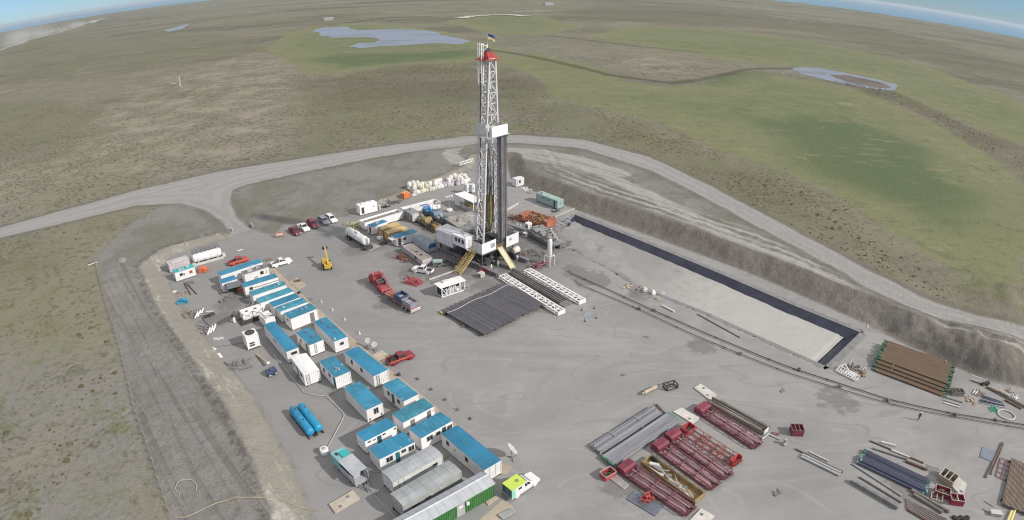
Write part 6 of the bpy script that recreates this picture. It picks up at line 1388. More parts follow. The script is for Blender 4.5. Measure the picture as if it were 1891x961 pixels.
# machines round the mud tanks
def mud_pump(label, px, yaw, m1, m2):
    p = G(*px); r = thing('mud_pump', label, 'pump', (p[0], p[1], 0), yaw, 'mud pumps'); 
    mb = MB(); mb.box(-4, 4, -1.4, 1.4, .05, .35); mb.build('skid', DARK, r)
    mb = MB(); mb.prism([(-3.6,.35),(-3.6,1.5),(-2.9,2.2),(-1.6,2.3),(-.9,1.5),(-.9,.35)], -1.1, 1.1); mb.tube((-2.4,-1.3,1.5),(-2.4,1.3,1.5),.75,16); mb.build('power_end', m1, r)
    mb = MB()
    for y in (-.75,0,.75): mb.tube((-.9,y,.95),(.5,y,.95),.2,10); mb.box(.4,1.1,y-.28,y+.28,.5,1.6)
    mb.lathe([(0,.3),(.5,.45),(.9,.3)], (.8,0,1.6), (0,0,1), 12); mb.build('fluid_end', m2, r)
    mb = MB(); mb.box(1.6,3.8,-.7,.7,.4,1.7); mb.tube((1.4,0,1.2),(1.7,0,1.2),.5,12); mb.tube((2.2,-.8,2.0),(3.5,-.8,2.0),.18,8); mb.tube((2.2,.8,2.0),(3.5,.8,2.0),.18,8); mb.tube((2.8,0,1.7),(2.8,0,2.8),.14,8); mb.build('engine', m1, r)
    mb = MB()
    for k in range(7): mb.bar((-3.8+1.2*k, -1.5, .4), (-3.8+1.2*k, -1.5, 1.4), .06)
    mb.bar((-3.8,-1.5,1.4),(3.8,-1.5,1.4),.06); mb.bar((-3.8,-1.5,.9),(3.8,-1.5,.9),.05); mb.build('guard_rail', STEEL, r); return r
MY = yaw_of((780,395),(830,428))
mud_pump('bright blue mud pump nearest the white open tank', (792,396), MY, BLUEST, TANKB)
mud_pump('grey blue mud pump set beside the bright blue one, nearer the rig', (812,408), MY, paint('grey_blue_machine', (.12,.19,.27), .5, .25, .8, .45), LSTEEL)
mud_pump('dirty ochre mud pump in front of the blue pumps', (796,421), MY, paint('dirty_ochre', (.27,.195,.07), .6, .3, .8, .6, (.10,.085,.07)), DARK)
mud_pump('dark oily mud pump between the ochre one and the grey generator house', (778,410), MY, paint('oily_brown', (.11,.085,.06), .6, .3, .8, .6, (.06,.05,.045)), paint('greenish_grey', (.24,.27,.24), .6, .2, .9, .4))
def gen_house():
    p, yaw, L = line((746,387.5), (763,398), 2.8); r = thing('generator_house', 'grey louvred generator house between the two white open tanks', 'generator', (p[0], p[1], 0), yaw); W = 2.6; L = 4.0
    mb = MB(); mb.box(0, L, 0, W, .3, 2.75); mb.box(-.06, L+.06, -.06, W+.06, 2.75, 2.83); mb.build('casing', paint('generator_grey', (.27,.29,.31), .55, .12, .6, .35), r)
    for k in range(4):
        mb = MB(); mb.box(.25+.95*k, .95+.95*k, -.05, 0, .6, 2.4); mb.build('louvre', STEEL, r)
    mb = MB(); mb.box(L+.0, L+.5, .3, W-.3, .4, 2.5); mb.build('radiator', OFFW, r)
    mb = MB(); mb.tube((1.4,1.2,2.83),(1.4,1.2,3.5),.14,8); mb.build('exhaust', DARK, r)
    mb = MB(); mb.box(.1, L, .1, W-.1, 0, .3); mb.build('skid', DARK, r)
gen_house()
def white_hopper():
    p, yaw, L = line((839.4,358.5), (873.9,374.5), 3.6); r = thing('mixing_shelter', 'open fronted shelter with a white roof, stacked sacks inside', 'shelter', (p[0], p[1], 0), yaw); W = 3.6
    mb = MB(); mb.box(-.1, L+.1, -.1, W+.1, 3.5, 3.62)
    for x in (L*.35, L*.7): mb.box(x, x+.5, 1.2, 1.5, 3.62, 3.66)
    mb.build('roof', WHITE, r)
    for x in (0, L*.5, L):
        for y in (0, W): mb = MB(); mb.box(x-.09, x+.09, y-.09, y+.09, .3, 3.5); mb.build('post', WHITE, r)
    mb = MB(); mb.box(0, L, W-.1, W-.02, .3, 3.5); mb.box(0, 2.6, -.02, .06, .3, 3.4); mb.build('wall', WHITE2, r)
    mb = MB(); mb.box(2.7, L-.1, -.05, .05, .3, 1.5)
    for k in range(5): mb.box(2.8+k*(L-3)/4-.04, 2.8+k*(L-3)/4+.04, -.1, -.05, .3, 1.5)
    mb.build('front_panel', paint('pinkish_panel', (.50,.44,.44), .6, .1, .7, .3), r)
    mb = MB(); mb.box(2.7, L-.1, -.12, -.08, 2.4, 2.5); mb.box(2.7, L-.1, -.12, -.08, 1.9, 2.0); mb.build('front_rail', YELLOW, r)
    mb = MB(); mb.box(-.1, L+.1, -.1, W+.1, 0, .3); mb.build('base', STEEL, r)
    q = Matrix.Rotation(yaw, 4, 'Z')
    for k in range(6):
        v = q @ Vector((3.4+k*1.35, 1.6+.5*(k % 2), .3)); mb = MB(); mb.prismz([(-.55,-.5),(.5,-.55),(.55,.5),(-.5,.55)], 0, .9+.15*(k % 3)); mb.prismz([(-.3,-.3),(.3,-.3),(.3,.3),(-.3,.3)], .9, 1.25+.15*(k % 3))
        one(mb, 'sack', paint('tan_sack', (.42,.34,.2), .8, .15, 1, .2), 'tan sack standing inside the white roofed shelter', 'sack', (p[0]+v.x, p[1]+v.y, v.z), yaw, 'sacks inside the shelter')
white_hopper()
def light_tower(label, px, h, lamps=3):
    p = G(*px); r = thing('light_tower', label, 'light tower', p, R(30), 'light towers'); mb = MB(); mb.tube((0,0,.3),(0,0,h),.09,8,.06); mb.build('mast', LSTEEL, r)
    mb = MB(); mb.box(-.8,.8,-.45,.45,.15,.9); mb.build('engine_box', WHITE2, r)
    mb = MB(); mb.bar((-.9,0,h),(.9,0,h),.08)
    for k in range(lamps): mb.bar((-.8+1.6*k/(lamps-1),0,h),(-.8+1.6*k/(lamps-1),-.15,h+.1),.07)
    mb.build('cross_arm', STEEL, r)
    for k in range(lamps):
        mb = MB(); mb.tube((-.8+1.6*k/(lamps-1),-.12,h+.18),(-.8+1.6*k/(lamps-1),-.38,h+.06),.3,12); mb.build('lamp', LAMPW, r)
    for x in (-.9, .9): wheel(r, x*.6, .5 if x > 0 else -.5, .28, .16)
light_tower('slim light tower with round white lamps beside the white roofed shelter', (830,391), 4.6)
for lab, px, w, d, h in (('tall white silo box beside the drilling mast, nearer the shelter roof', (862.5,357), 1.5, 1.5, 3.0), ('tall white silo box beside the drilling mast, touching the mast in view', (872.5,357), 1.2, 1.4, 2.9)):
    p = G(*px); r = thing('silo_box', lab, 'container', (p[0], p[1], 0), R(46), 'white silo boxes'); mb = MB(); mb.box(-w/2, w/2, -d/2, d/2, .5, h); mb.box(-w/2-.05, w/2+.05, -d/2-.05, d/2+.05, h, h+.08); mb.build('shell', WHITE2, r)
    for x in (-w/2+.08, w/2-.08):
        for y in (-d/2+.08, d/2-.08): mb = MB(); mb.box(x-.07, x+.07, y-.07, y+.07, 0, .5); mb.build('leg', STEEL, r)
    mb = MB(); mb.box(-w*.25, w*.1, -d/2-.04, -d/2, 1.2, 1.9); mb.build('hatch', LSTEEL, r)
def separator():
    p = G(1014.5, 489); r = thing('gas_separator', 'white upright gas separator on a four legged stand right of the rig', 'separator', p, R(46))
    mb = MB(); mb.lathe([(0,.25),(.35,.5),(.45,.56),(4.2,.56),(4.45,.45),(4.6,.15)], (0,0,2.1), (0,0,1), 18); mb.build('vessel', WHITE, r)
    for x in (-.85,.85):
        for y in (-.85,.85): mb = MB(); mb.box(x-.09,x+.09,y-.09,y+.09,0,2.6); mb.build('leg', WHITE2, r)
    mb = MB()
    for s in (-.85,.85): mb.bar((-.85,s,2.55),(.85,s,2.55),.13); mb.bar((s,-.85,2.55),(s,.85,2.55),.13); 
    mb.build('ring_beam', WHITE2, r)
    mb = MB(); mb.path([(.55,.2,5.5),(1.0,.3,5.4),(1.1,.35,4.6),(1.1,.4,.2)], .09, 8); mb.tube((0,0,6.7),(0,0,7.3),.1,8); mb.build('vent_pipe', LSTEEL, r)
separator()
for k_, (nm_, lb_, ct_, px_, dm_, n_, m_, sd_) in enumerate((
    ('pipe_heap', 'heap of dark pipes on the ground between the stairs and the white pickup', 'pipe heap', (826,488), (4.5,2.6,.5), 16, DARK, 201),
    ('pipe_heap', 'dark cables and pipes along the rig base beam below the engine house', 'pipe heap', (838,476), (5.0,1.6,.6), 16, STEEL, 202),
    ('pipe_heap', 'grey pipes and fittings right of the rig, behind the choke manifold', 'pipe heap', (985,470), (5.0,4.0,.7), 26, STEEL, 203),
    ('pipe_heap', 'tangle of grey pipes left of the shaker tank beside the rig', 'pipe heap', (958,428), (5.0,4.0,1.6), 34, LSTEEL, 204),
    ('pipe_heap', 'brownish pink pipework between the rig mast and the orange skip', 'pipe heap', (946,405), (5.0,3.4,1.6), 30, paint('pinkish_pipework', (.33,.20,.17), .65, .3, .9, .5), 205),
    ('pump_parts', 'pale pump parts and pipes between the ochre pump and the engine house', 'pump parts', (824,427), (4.6,2.2,1.0), 24, OFFW, 206),
    ('pump_parts', 'dark engine parts around the blue and ochre mud pumps', 'pump parts', (786,403), (7.5,5.0,1.5), 46, DARK, 207),
    ('pump_parts', 'pale blue fittings around the bright blue mud pump', 'pump parts', (803,401), (6.0,3.0,1.9), 24, paint('pale_blue_fitting', (.16,.30,.40), .5, .3, .9, .4), 208))):
    clutter(nm_, lb_, ct_, px_, dm_, n_, m_, sd_, R(-40), kind='tubes' if k_ % 2 else 'mixed')
def cabinet(label, px, w, d, h, m=WHITE, rz=R(46), z=0.0, cat='cabinet'):
    p = G(*px, z); r = thing('equipment_cabinet', label, cat, (p[0], p[1], z), rz); mb = MB(); mb.box(-w/2,w/2,-d/2,d/2,.1,h); mb.box(-w/2-.04,w/2+.04,-d/2-.04,d/2+.04,h,h+.06); mb.build('casing', m, r)
    mb = MB(); mb.box(-w*.1,w*.35,-d/2-.03,-d/2,.35,h*.85); dd = mb.build('door', LSTEEL, r); mb = MB(); mb.box(-w*.05,0,-d/2-.06,-d/2-.03,h*.5,h*.56); mb.build('handle', DARK, dd)
    mb = MB(); mb.box(-w/2+.05,w/2-.05,-d/2+.05,d/2-.05,0,.1); mb.build('base', DARK, r)
    mb = MB(); mb.box(-w/2-.03,-w/2,-d*.3,d*.3,.4,h*.8); mb.build('vent', DARK, r)
cabinet('tall white cabinet standing among the shaker pipes', (975.5,428), 1.5, 1.3, 2.5)
cabinet('low white box in front of the tall white cabinet by the shakers', (971.5,437), 1.3, 1.2, 1.1)
cabinet('rough pale box on the ground near the foot of the rig stairs', (888.5,512), 1.3, 1.2, 1.1, paint('pale_concrete_box', (.50,.46,.42), .8, .12, 1, .3))
def orange_skip():
    p, yaw, L = line((957,397), (1010,413), 1.9); r = thing('open_skip', 'long rusty orange open skip full of bent pipes behind the shaker tank', 'skip', (p[0], p[1], 0), yaw); W = 4.4
    mb = MB(); mb.box(0,1.5,0,W,.2,2.1); mb.box(L-1.5,L,0,W,.2,2.2); mb.box(1.5,L-1.5,0,.1,.2,1.0); mb.box(1.5,L-1.5,W-.1,W,.2,2.0); mb.box(1.5,L-1.5,.1,W-.1,.2,.5); mb.build('shell', paint('skip_rust', (.36,.13,.07), .7, .35, .7, .6, (.17,.09,.06)), r)
    mb = MB(); mb.bar((1.5,W-.05,2.05),(L-1.5,W-.05,2.05),.18)
    for k in range(8): mb.bar((1.6+k*(L-3.2)/7,0,1.0),(1.6+k*(L-3.2)/7,W,2.0),.12)
    mb.build('top_frame', paint('faded_orange', (.52,.24,.15), .65, .2, .8, .4), r)
    q = Matrix.Rotation(yaw, 4, 'Z')
    for k in range(34):
        x = 1.4+(k*.61) % (L-4); y = .3+(k*.83) % (W-.8); v = q @ Vector((x, y, .7+.05*k)); ln = random.uniform(1.6, 3.2); a = random.uniform(-.5,.5); mb = MB()
        mb.path([(0,0,0),(ln*.4,.15,.3),(ln*.8,-.2*math.sin(k),.25),(ln,.1,-.05)], .11, 6)
        one(mb, 'bent_pipe', paint('tan_pipe', (.34,.21,.11), .65, .35, .8, .5, (.20,.09,.06), vary=.5), 'bent tan pipe lying in the rusty orange open skip', 'pipe', (p[0]+v.x, p[1]+v.y, v.z), yaw+a, 'bent pipes in the orange skip')
orange_skip()
clutter('choke_manifold', 'low dark red choke manifold between the rig and the gas separator', 'manifold', (997,491), (4.6,2.2,1.0), 26, DUSTYRED, 11, R(46), kind='tubes')
clutter('valve_bundle', 'small tangle of yellow valves right of the ramp', 'valves', (970,482), (1.8,1.2,.9), 10, YELLOW, 12, .3, kind='tubes')
clutter('hose_heap', 'heap of brown hoses beside the white trip tank', 'hose heap', (962,470), (2.2,3.0,.8), 14, paint('brown_hose', (.27,.21,.18), .8, .2, .8, .3), 13, .9, kind='tubes')
clutter('lifting_gear', 'pile of pinkish red lifting gear on a base plate by the white pickup', 'tool skid', (763,522), (4.0,2.8,1.7), 44, paint('pinkish_red', (.40,.10,.11), .55, .25, .8, .35, (.3,.2,.2)), 14, R(-25), base=.12)
clutter('brown_machine', 'rust brown machine frame beside the low pinkish tank', 'machine', (744,480), (4.4,1.5,1.7), 26, paint('rust_brown', (.24,.10,.06), .65, .3, .8, .4), 15, R(-40))
clutter('red_winch', 'small red winch beside the long base beam of the rig', 'winch', (893,503), (1.7,1.2,1.2), 12, paint('winch_red', (.33,.06,.06), .55, .2, .8, .4), 16, .7, base=.5)
def mint_unit():
    p = G(808.5, 491); r = thing('welding_unit', 'small pale mint engine unit behind the white pickup with the load frame', 'engine unit', (p[0], p[1], 0), R(8)); mb = MB(); mb.box(-1.1,1.1,-.6,.6,.4,1.3); mb.prism([(-1.15,1.3),(1.15,1.3),(1.0,1.42),(-1.0,1.42)],-.65,.65); mb.build('casing', MINT, r)
    mb = MB(); mb.box(-1.0,1.0,-.64,-.6,.6,1.0); mb.build('grille', DARK, r); mb = MB(); mb.bar((-1.1,0,.4),(-2.0,0,.4),.1); mb.build('drawbar', STEEL, r)
    for s in (-1,1): wheel(r, .2, s*.72, .32, .18)
mint_unit()
def koomey():
    p, yaw, L = line((815.5,532), (856.5,519), 2.5); W = 2.2; L = 5.8; r = thing('open_shelter', 'open sided shelter with a bright white roof beside the drill pipe rack', 'shelter', (p[0], p[1], 0), yaw)
    mb = MB(); mb.box(-.45, L+.3, -.25, W+.35, 2.5, 2.62); mb.build('roof', WHITE, r)
    mb = MB(); mb.box(1.2, 2.6, W*.6, W, 2.62, 2.95); mb.build('roof_box', WHITE2, r)
    for x in (0, L*.35, L*.82, L):
        for y in (0, W): mb = MB(); mb.box(x-.08, x+.08, y-.08, y+.08, .25, 2.5); mb.build('post', WHITE, r)
    mb = MB(); mb.bar((0,-.02,2.4),(1.3,-.02,.3),.14); mb.build('brace', WHITE, r)
    mb = MB(); mb.box(-.1, L+.1, -.12, .06, .1, .3); mb.box(-.1, L+.1, W-.06, W+.12, .1, .3); mb.box(-.1, .1, .06, W-.06, .1, .3); mb.box(L-.1, L+.1, .06, W-.06, .1, .3); mb.box(.1, L-.1, .06, W-.06, .1, .2); mb.build('floor_frame', WHITE2, r)
    mb = MB(); mb.box(.0, .06, .1, W-.1, .3, 2.3); mb.box(.1, L-.1, W-.06, W-.02, .3, 2.45); mb.build('panel', BLK, r)
    q = Matrix.Rotation(yaw, 4, 'Z')
    def inside(nm, lab, cat, mb, x, y, m, g=None):
        v = q @ Vector((x, y, .22)); one(mb, nm, m, lab, cat, (p[0]+v.x, p[1]+v.y, v.z), yaw, g)
    for k in range(6):
        mb = MB(); mb.lathe([(0,.12),(.1,.2),(1.2,.2),(1.35,.08),(1.5,.06)], (0,0,0), (0,0,1), 12); inside('gas_bottle', 'pale gas bottle in the row inside the open white roofed shelter', 'gas bottle', mb, 1.5+.42*k, .55, GREYW, 'gas bottles under the white roof')
    mb = MB(); mb.box(-.6,.6,-.4,.4,0,.9); mb.tube((-.5,0,1.2),(.5,0,1.2),.3,12); mb.box(-.1,.1,-.3,.3,.9,1.5); inside('compressor', 'grey compressor behind the gas bottles in the open shelter', 'compressor', mb, 3.4, 1.4, LSTEEL)
    mb = MB(); mb.tube((-.5,0,.4),(.5,0,.4),.38,14); inside('drum', 'white drum lying at the front of the open shelter', 'drum', mb, 4.3, .45, WHITE2)
koomey()
clutter('hose_reel', 'round grey hose reels stacked at the right end of the open shelter', 'hose reel', (862,535), (1.2,1.4,1.3), 14, LSTEEL, 17, R(40), kind='tubes')
# people
def person(label, px, top, legs, yaw, stride=.12, helmet=WHITE):
    p = G(*px); me = bpy.data.meshes.new('person')
    s = stride; V = [(0,0,.95),(0,0,1.15),(0,0,1.42),(0,.01,1.52),(0,.02,1.66),(.10,0,.90),(.11+.02,s,.5),(.12,s*.6,.08),(.12,s*.6+.16,.05),(-.10,0,.90),(-.12,-s*.4,.5),(-.12,-s*1.4,.10),(-.12,-s*1.4+.15,.05),
         (.19,0,1.40),(.27,-.04-s*.5,1.12),(.26,.08-s*.5,.88),(-.19,0,1.40),(-.27,.03+s*.5,1.12),(-.26,.16+s*.5,.90)]
    E = [(0,1),(1,2),(2,3),(3,4),(0,5),(5,6),(6,7),(7,8),(0,9),(9,10),(10,11),(11,12),(2,13),(13,14),(14,15),(2,16),(16,17),(17,18)]
    rad = [.15,.14,.15,.06,.105,.10,.075,.05,.045,.10,.075,.05,.045,.075,.055,.04,.075,.055,.04]
    me.from_pydata(V, E, []); o = bpy.data.objects.new('person', me); col.objects.link(o)
    sk = o.modifiers.new('skin', 'SKIN'); o.modifiers.new('sub', 'SUBSURF').levels = 1
    for i, v in enumerate(me.skin_vertices[0].data): v.radius = (rad[i], rad[i]*.85); v.use_root = (i == 0)
    t = NT('person_cloth'); co = t.node('ShaderNodeTexCoord').outputs['Object']; xyz = t.node('ShaderNodeSeparateXYZ'); t.link(co, xyz.inputs[0]); z = xyz.outputs[2]
    c = t.mix(t.step(z, .93, .97), legs, top); c = t.mix(t.step(z, 1.53, 1.55), c, (.42,.25,.17)); t.link(c, t.p.inputs['Base Color']); t.p.inputs['Roughness'].default_value = .85
    me.materials.append(t.mat); o.location = (p[0], p[1], 0); o.rotation_euler = (0,0,yaw); tag(o, label, 'person')
    mb = MB(); mb.lathe([(0,.145),(.015,.14),(.08,.12),(.13,.07),(.15,.02)], (0,.02,1.70), (0,0,1), 14); mb.box(-.1,.1,.1,.2,1.70,1.715); mb.build('helmet', helmet, o)
person('person in dark overalls and white helmet walking on the pad by the flow lines', (1695.5,776), (.035,.036,.05), (.03,.032,.04), R(150), .2)
person('person in pale overalls standing beside the long base beam under the rig corner', (907.5,501), (.68,.68,.68), (.45,.45,.46), R(200))
person('person in white top and grey trousers standing in the shade under the rig floor', (919.5,495), (.62,.62,.63), (.25,.25,.27), R(160))
person('person in white top and pale grey trousers standing right of the cream ramp', (955,483.5), (.68,.68,.69), (.36,.35,.36), R(180))
# ------------------------------------------------------------------ pipes in racks and baskets
def pipe_mesh(L, r, mat, cap=None, collar=True, n=8):
    root = MB(); root.tube((0,0,0), (L,0,0), r, n)
    if collar: root.tube((L-.35,0,0), (L-.02,0,0), r*1.25, n)
    return root
def pipe_field(label, cat, name, a, b, z, n, pitch, r, mat, group, cap=None, jit=.12, zfun=None, side=1, first=[None], start=0, proto=None):
    p, yaw, L = line(a, b, z); d = Vector((math.cos(yaw), math.sin(yaw))); q = Vector((-d.y, d.x))*side
    for i in range(n):
        off = q*(pitch*(i+start))+d*random.uniform(-jit, jit); zz = z+(zfun(i) if zfun else 0)
        loc = (p[0]+off.x, p[1]+off.y, zz)
        if proto is None:
            proto = one(pipe_mesh(L, r, mat), name, mat, label, cat, loc, yaw, group)
            if cap:
                for x0, x1 in ((-.22, .02), (L-.02, L+.2)):
                    mb = MB(); mb.tube((x0,0,0), (x1,0,0), r*1.3, 8); mb.build('thread_protector', cap, proto)
        else: dup(proto, loc, yaw+random.uniform(-.002, .002), label, group)
    return proto, p, yaw, L
def sills(label, a, b, z, L2, n, mat=DARK, h=None, w=.25, group='timber bearers under the pipe stacks', name='bearer', side=1, t0=.08, t1=.92):
    p, yaw, L = line(a, b, z); d = Vector((math.cos(yaw), math.sin(yaw))); q = Vector((-d.y, d.x))*side
    for k in range(n):
        t = t0+(t1-t0)*k/(n-1); o = Vector((p[0], p[1]))+d*L*t; mb = MB(); mb.box(0, L2, -w/2, w/2, 0, h)
        one(mb, name, mat, label, 'bearer', (o.x-q.x*.4, o.y-q.y*.4, .01), math.atan2(q.y, q.x), group)
# drill pipe laid out beside the catwalk
pr, p, yaw, L = pipe_field('dark drill pipe in the wide flat layer beside the catwalk', 'drill pipe', 'drill_pipe', (817,573), (895,618), .75, 94, .19, .088, PIPED, 'drill pipes laid beside the catwalk', jit=.5)
sills('dark steel pipe rack beam under the wide layer of drill pipe', (817,573), (895,618), .75, 18.6, 3, DARK, .62, .3, 'rack beams under the drill pipe', 'rack_beam')
d = Vector((math.cos(yaw), math.sin(yaw))); q = Vector((-d.y, d.x)); o = Vector((p[0], p[1]))
mb = MB(); pts = [];
for k in range(12): 
    v = o+q*(18.2*k/11)+d*(1.7+.25*math.sin(k*1.1)); pts.append((v.x, v.y, .875))
mb.path(pts, .045, 6); one(mb, 'strap', WHITE2, 'pale strap lying across the wide layer of drill pipe', 'strap')
clutter('valve_stand', 'small yellow stand at the left corner of the drill pipe layer', 'stand', (820,580), (1.4,.9,.9), 8, YELLOWD, 21, .5)
clutter('pipe_jack', 'small dark pipe jack in front of the drill pipe layer', 'jack', (858,604), (1.6,.8,.6), 7, STEEL, 22, .2)
# brown casing
pro = None
for k in range(4):
    o_ = 1.05*k
    pro, p, yaw, L = pipe_field('brown casing pipe with green end caps in the large stack by the pit', 'casing pipe', 'casing_pipe', (1614,683), (1742,731), .3, 46-4*k, .25, .124, PIPEBR, 'brown casing stack', cap=CAPG, jit=.6, zfun=lambda i, k=k: .31*k, start=4*k+.5*(k % 2), proto=pro)
sills('timber bearer under the brown casing stack', (1614,683), (1742,731), .2, 12.2, 3, TIMBER, .17)
d = Vector((math.cos(yaw), math.sin(yaw))); q = Vector((-d.y, d.x)); o = Vector((p[0], p[1]))
for k, (s, t) in enumerate(((1.5,.22),(2.5,.22),(10.5,.9))):
    v = o+q*s+d*(L*t); mb = MB(); mb.box(0, 1.0, -.07, .07, 0, .1); one(mb, 'wedge', WOOD, 'pale timber wedge laid on the brown casing stack', 'wedge', (v.x, v.y, .45+.31*(1 if k == 0 else 2 if k == 1 else 3)), math.atan2(q.y, q.x), 'wedges on the brown casing')
# two bundles of grey tubing
pro = None
for lab, a, b, n in (('grey tubing in the left hand bundle by the maroon baskets', (1090,822), (1201,751), 20), ('grey tubing in the right hand bundle by the maroon baskets', (1112,842), (1231,763), 23)):
    for k in range(2):
        pro, p, yaw, L = pipe_field(lab, 'tubing', 'tubing_pipe', a, b, .42, n-2*k, .125, .058, PIPEG, 'grey tubing bundles', cap=CAPG if n == 23 else None, jit=.3, side=-1, zfun=lambda i, k=k: .13*k+.02*(i % 3), start=k, proto=None if k == 0 else pro)
for a, b in (((1091,821),(1120,853)), ((1168,775),(1205,808)), ((1212,748),(1246,782))):
    p, yaw, L = line(a, b, 0); mb = MB(); mb.box(0, L, -.12, .12, 0, .34); one(mb, 'bearer', TIMBER, 'timber bearer under the grey tubing bundles', 'bearer', (p[0], p[1], .01), yaw, 'timber bearers under the pipe stacks')
for a, b in (((1123,796),(1137,806)), ((1171,768),(1185,778))):
    p, yaw, L = line(a, b, .75); mb = MB(); mb.box(0, L, -.05, .05, 0, .07); one(mb, 'cross_bar', LSTEEL, 'thin pale bar across the left bundle of grey tubing', 'bar', (p[0], p[1], .68), yaw, 'bars across the tubing')
# blue grey casing
pipe_field('blue grey pipe in the stack by the open crates', 'casing pipe', 'casing_pipe', (1586,855), (1706,912), .32, 8, .31, .145, PIPEB, 'blue grey casing stack', cap=paint('pale_green_cap', (.22,.40,.32), .5, .2, 1, .2), jit=.25)
pipe_field('blue grey pipe in the stack by the open crates', 'casing pipe', 'casing_pipe', (1586,855), (1706,912), .60, 6, .31, .145, PIPEB, 'blue grey casing stack', cap=paint('pale_green_cap', (.22,.40,.32), .5, .2, 1, .2), jit=.25, start=2.5)
pipe_field('blue grey pipe in the stack by the open crates', 'casing pipe', 'casing_pipe', (1586,855), (1706,912), .32, 4, .31, .145, PIPEB, 'blue grey casing stack', cap=CAPG, jit=.25, start=9)
sills('timber bearer under the blue grey casing', (1586,855), (1706,912), .2, 4.8, 3, TIMBER, .16)
# brown pipe at the right border
pipe_field('dusty brown pipe in the rack at the right border of the yard', 'pipe', 'dusty_pipe', (1851,930), (1869,846), .45, 26, .2, .09, paint('dusty_brown_pipe', (.22,.165,.125), .65, .25, .4, .5, (.15,.11,.09)), 'dusty brown pipes at the right border', jit=.2, side=-1)
sills('dark bearer under the dusty brown pipes', (1851,930), (1869,846), .3, 6, 3, DARK, .34, .2, 'bearers under the dusty brown pipes', side=-1)
# baskets
def basket(label, a, b, W, mat, box=MAROON, h=.95, rods=7, fill=True, end=True, t=1.0):
    p, yaw, L = line(a, b, .5); r = thing('pipe_basket', label, 'pipe basket', (p[0], p[1], 0), yaw, 'long steel pipe baskets')
    x0 = 1.7 if box else 0
    mb = MB()
    for y in (0, W*.5, W):
        mb.box(x0, L, y-.09*t, y+.09*t, .08, .08+.16*t); 
        if y != W*.5: mb.box(x0, L, y-.07*t, y+.07*t, h-.12*t, h)
    n = int((L-x0)/1.35)
    for k in range(n+1):
        x = x0+k*(L-x0)/n; mb.box(x-.07*t, x+.07*t, .09, W-.09, .1, .1+.12*t)
        for y in (0, W): mb.box(x-.06*t, x+.06*t, y-.06*t, y+.06*t, .08+.16*t, h-.12*t)
        if k < n and k % 2 == 0:
            x1 = x0+(k+1)*(L-x0)/n
            for y in (0, W): mb.bar((x+.1, y, .28), (x1-.1, y, h-.16), .07)
    for k in (int(n*.22), int(n*.5), int(n*.8)):
        x = x0+k*(L-x0)/n; mb.box(x-.09, x+.09, 0, W, h, h+.12)
    mb.build('frame', mat, r)
    if fill:
        for i in range(rods):
            y = .2+(W-.4)*i/(rods-1); h0 = .34+.16*((i*2) % 3)/2; mb = MB(); e0, e1 = x0+.1+.5*((i*3) % 4)/4, L-.15-.6*((i*5) % 4)/4; mb.box(e0, e1, y-.085, y+.085, h0-.1, h0+.1)
            for k in range(2+i % 2): x = e0+(e1-e0)*(.18+.31*k+.07*(i % 3)); mb.tube((x, y, h0+.06), (x+1.5, y, h0+.06), .14, 8)
            mb.build('rail', paint('dusty_pink_rail', (.33,.20,.215), .65, .25, .8, .5, (.33,.28,.27), vary=.35), r)
        mb = MB(); mb.box(x0, L, .1, W-.1, .03, .07); mb.build('floor', paint('basket_floor', (.12,.075,.08), .7, .3, .8, .5, (.2,.17,.16)), r)
    if box:
        mb = MB(); mb.prism([(0,.1),(1.65,.1),(1.65,1.0),(1.3,1.2),(.15,1.2),(0,.9)], -.05, W+.05); mb.build('end_box', box, r)
    if end:
        mb = MB(); mb.add([(L,0,.1),(L,W,.1),(L+.5,W,.45),(L+.5,0,.45),(L,0,.2),(L,W,.2),(L+.5,W,.55),(L+.5,0,.55)], [(3,2,1,0),(4,5,6,7),(0,1,5,4),(1,2,6,5),(2,3,7,6),(3,0,4,7)]); mb.build('end_plate', mat, r)
    return r
MAR2 = paint('maroon_frame', (.19,.06,.075), .6, .3, .8, .4, (.22,.15,.15))
basket('maroon pipe basket nearest the camera, left of the yellow skip', (1138,866), (1263,950), 2.5, MAR2)
basket('maroon pipe basket just beyond the yellow skip', (1202,824), (1309,902), 2.4, MAR2)
basket('maroon pipe basket between the bright red frame and another maroon basket', (1226,805), (1334,883), 2.3, MAR2)
basket('bright red empty lattice basket with a red plate at each end', (1257,795), (1353,858), 2.1, paint('dull_red', (.27,.055,.05), .6, .25, .8, .35, (.25,.15,.13)), box=None, fill=False, t=.6)
def red_ends():
    p, yaw, L = line((1257,795), (1353,858), .5); q = Matrix.Rotation(yaw, 4, 'Z')
    r = [o for o in col.objects if o.get('label') == 'bright red empty lattice basket with a red plate at each end'][0]
    for x0, x1 in ((-.1, 1.2), (L-.6, L+.2)):
        mb = MB(); mb.box(x0, x0+.12, -.05, 2.15, .1, 1.15); mb.box(x0+.12, x1, -.05, .07, .1, 1.1); mb.box(x0+.12, x1, 2.03, 2.15, .1, 1.1); mb.box(x1-.1, x1, .07, 2.03, .1, .5); mb.build('red_end', paint('bright_red', (.42,.05,.05), .5, .15, .8, .2), r)
    mb = MB()
    for k in range(7): mb.bar((1.3+k*(L-2)/7, .1, .5), (1.3+(k+1)*(L-2)/7, 2.0, .5) if k % 2 else (1.3+k*(L-2)/7, 2.0, .5), .06)
    mb.build('diagonal', RED, r)
red_ends()
basket('maroon pipe basket alone beside the stack of brown beams', (1282,756), (1390,826), 2.4, MAR2)
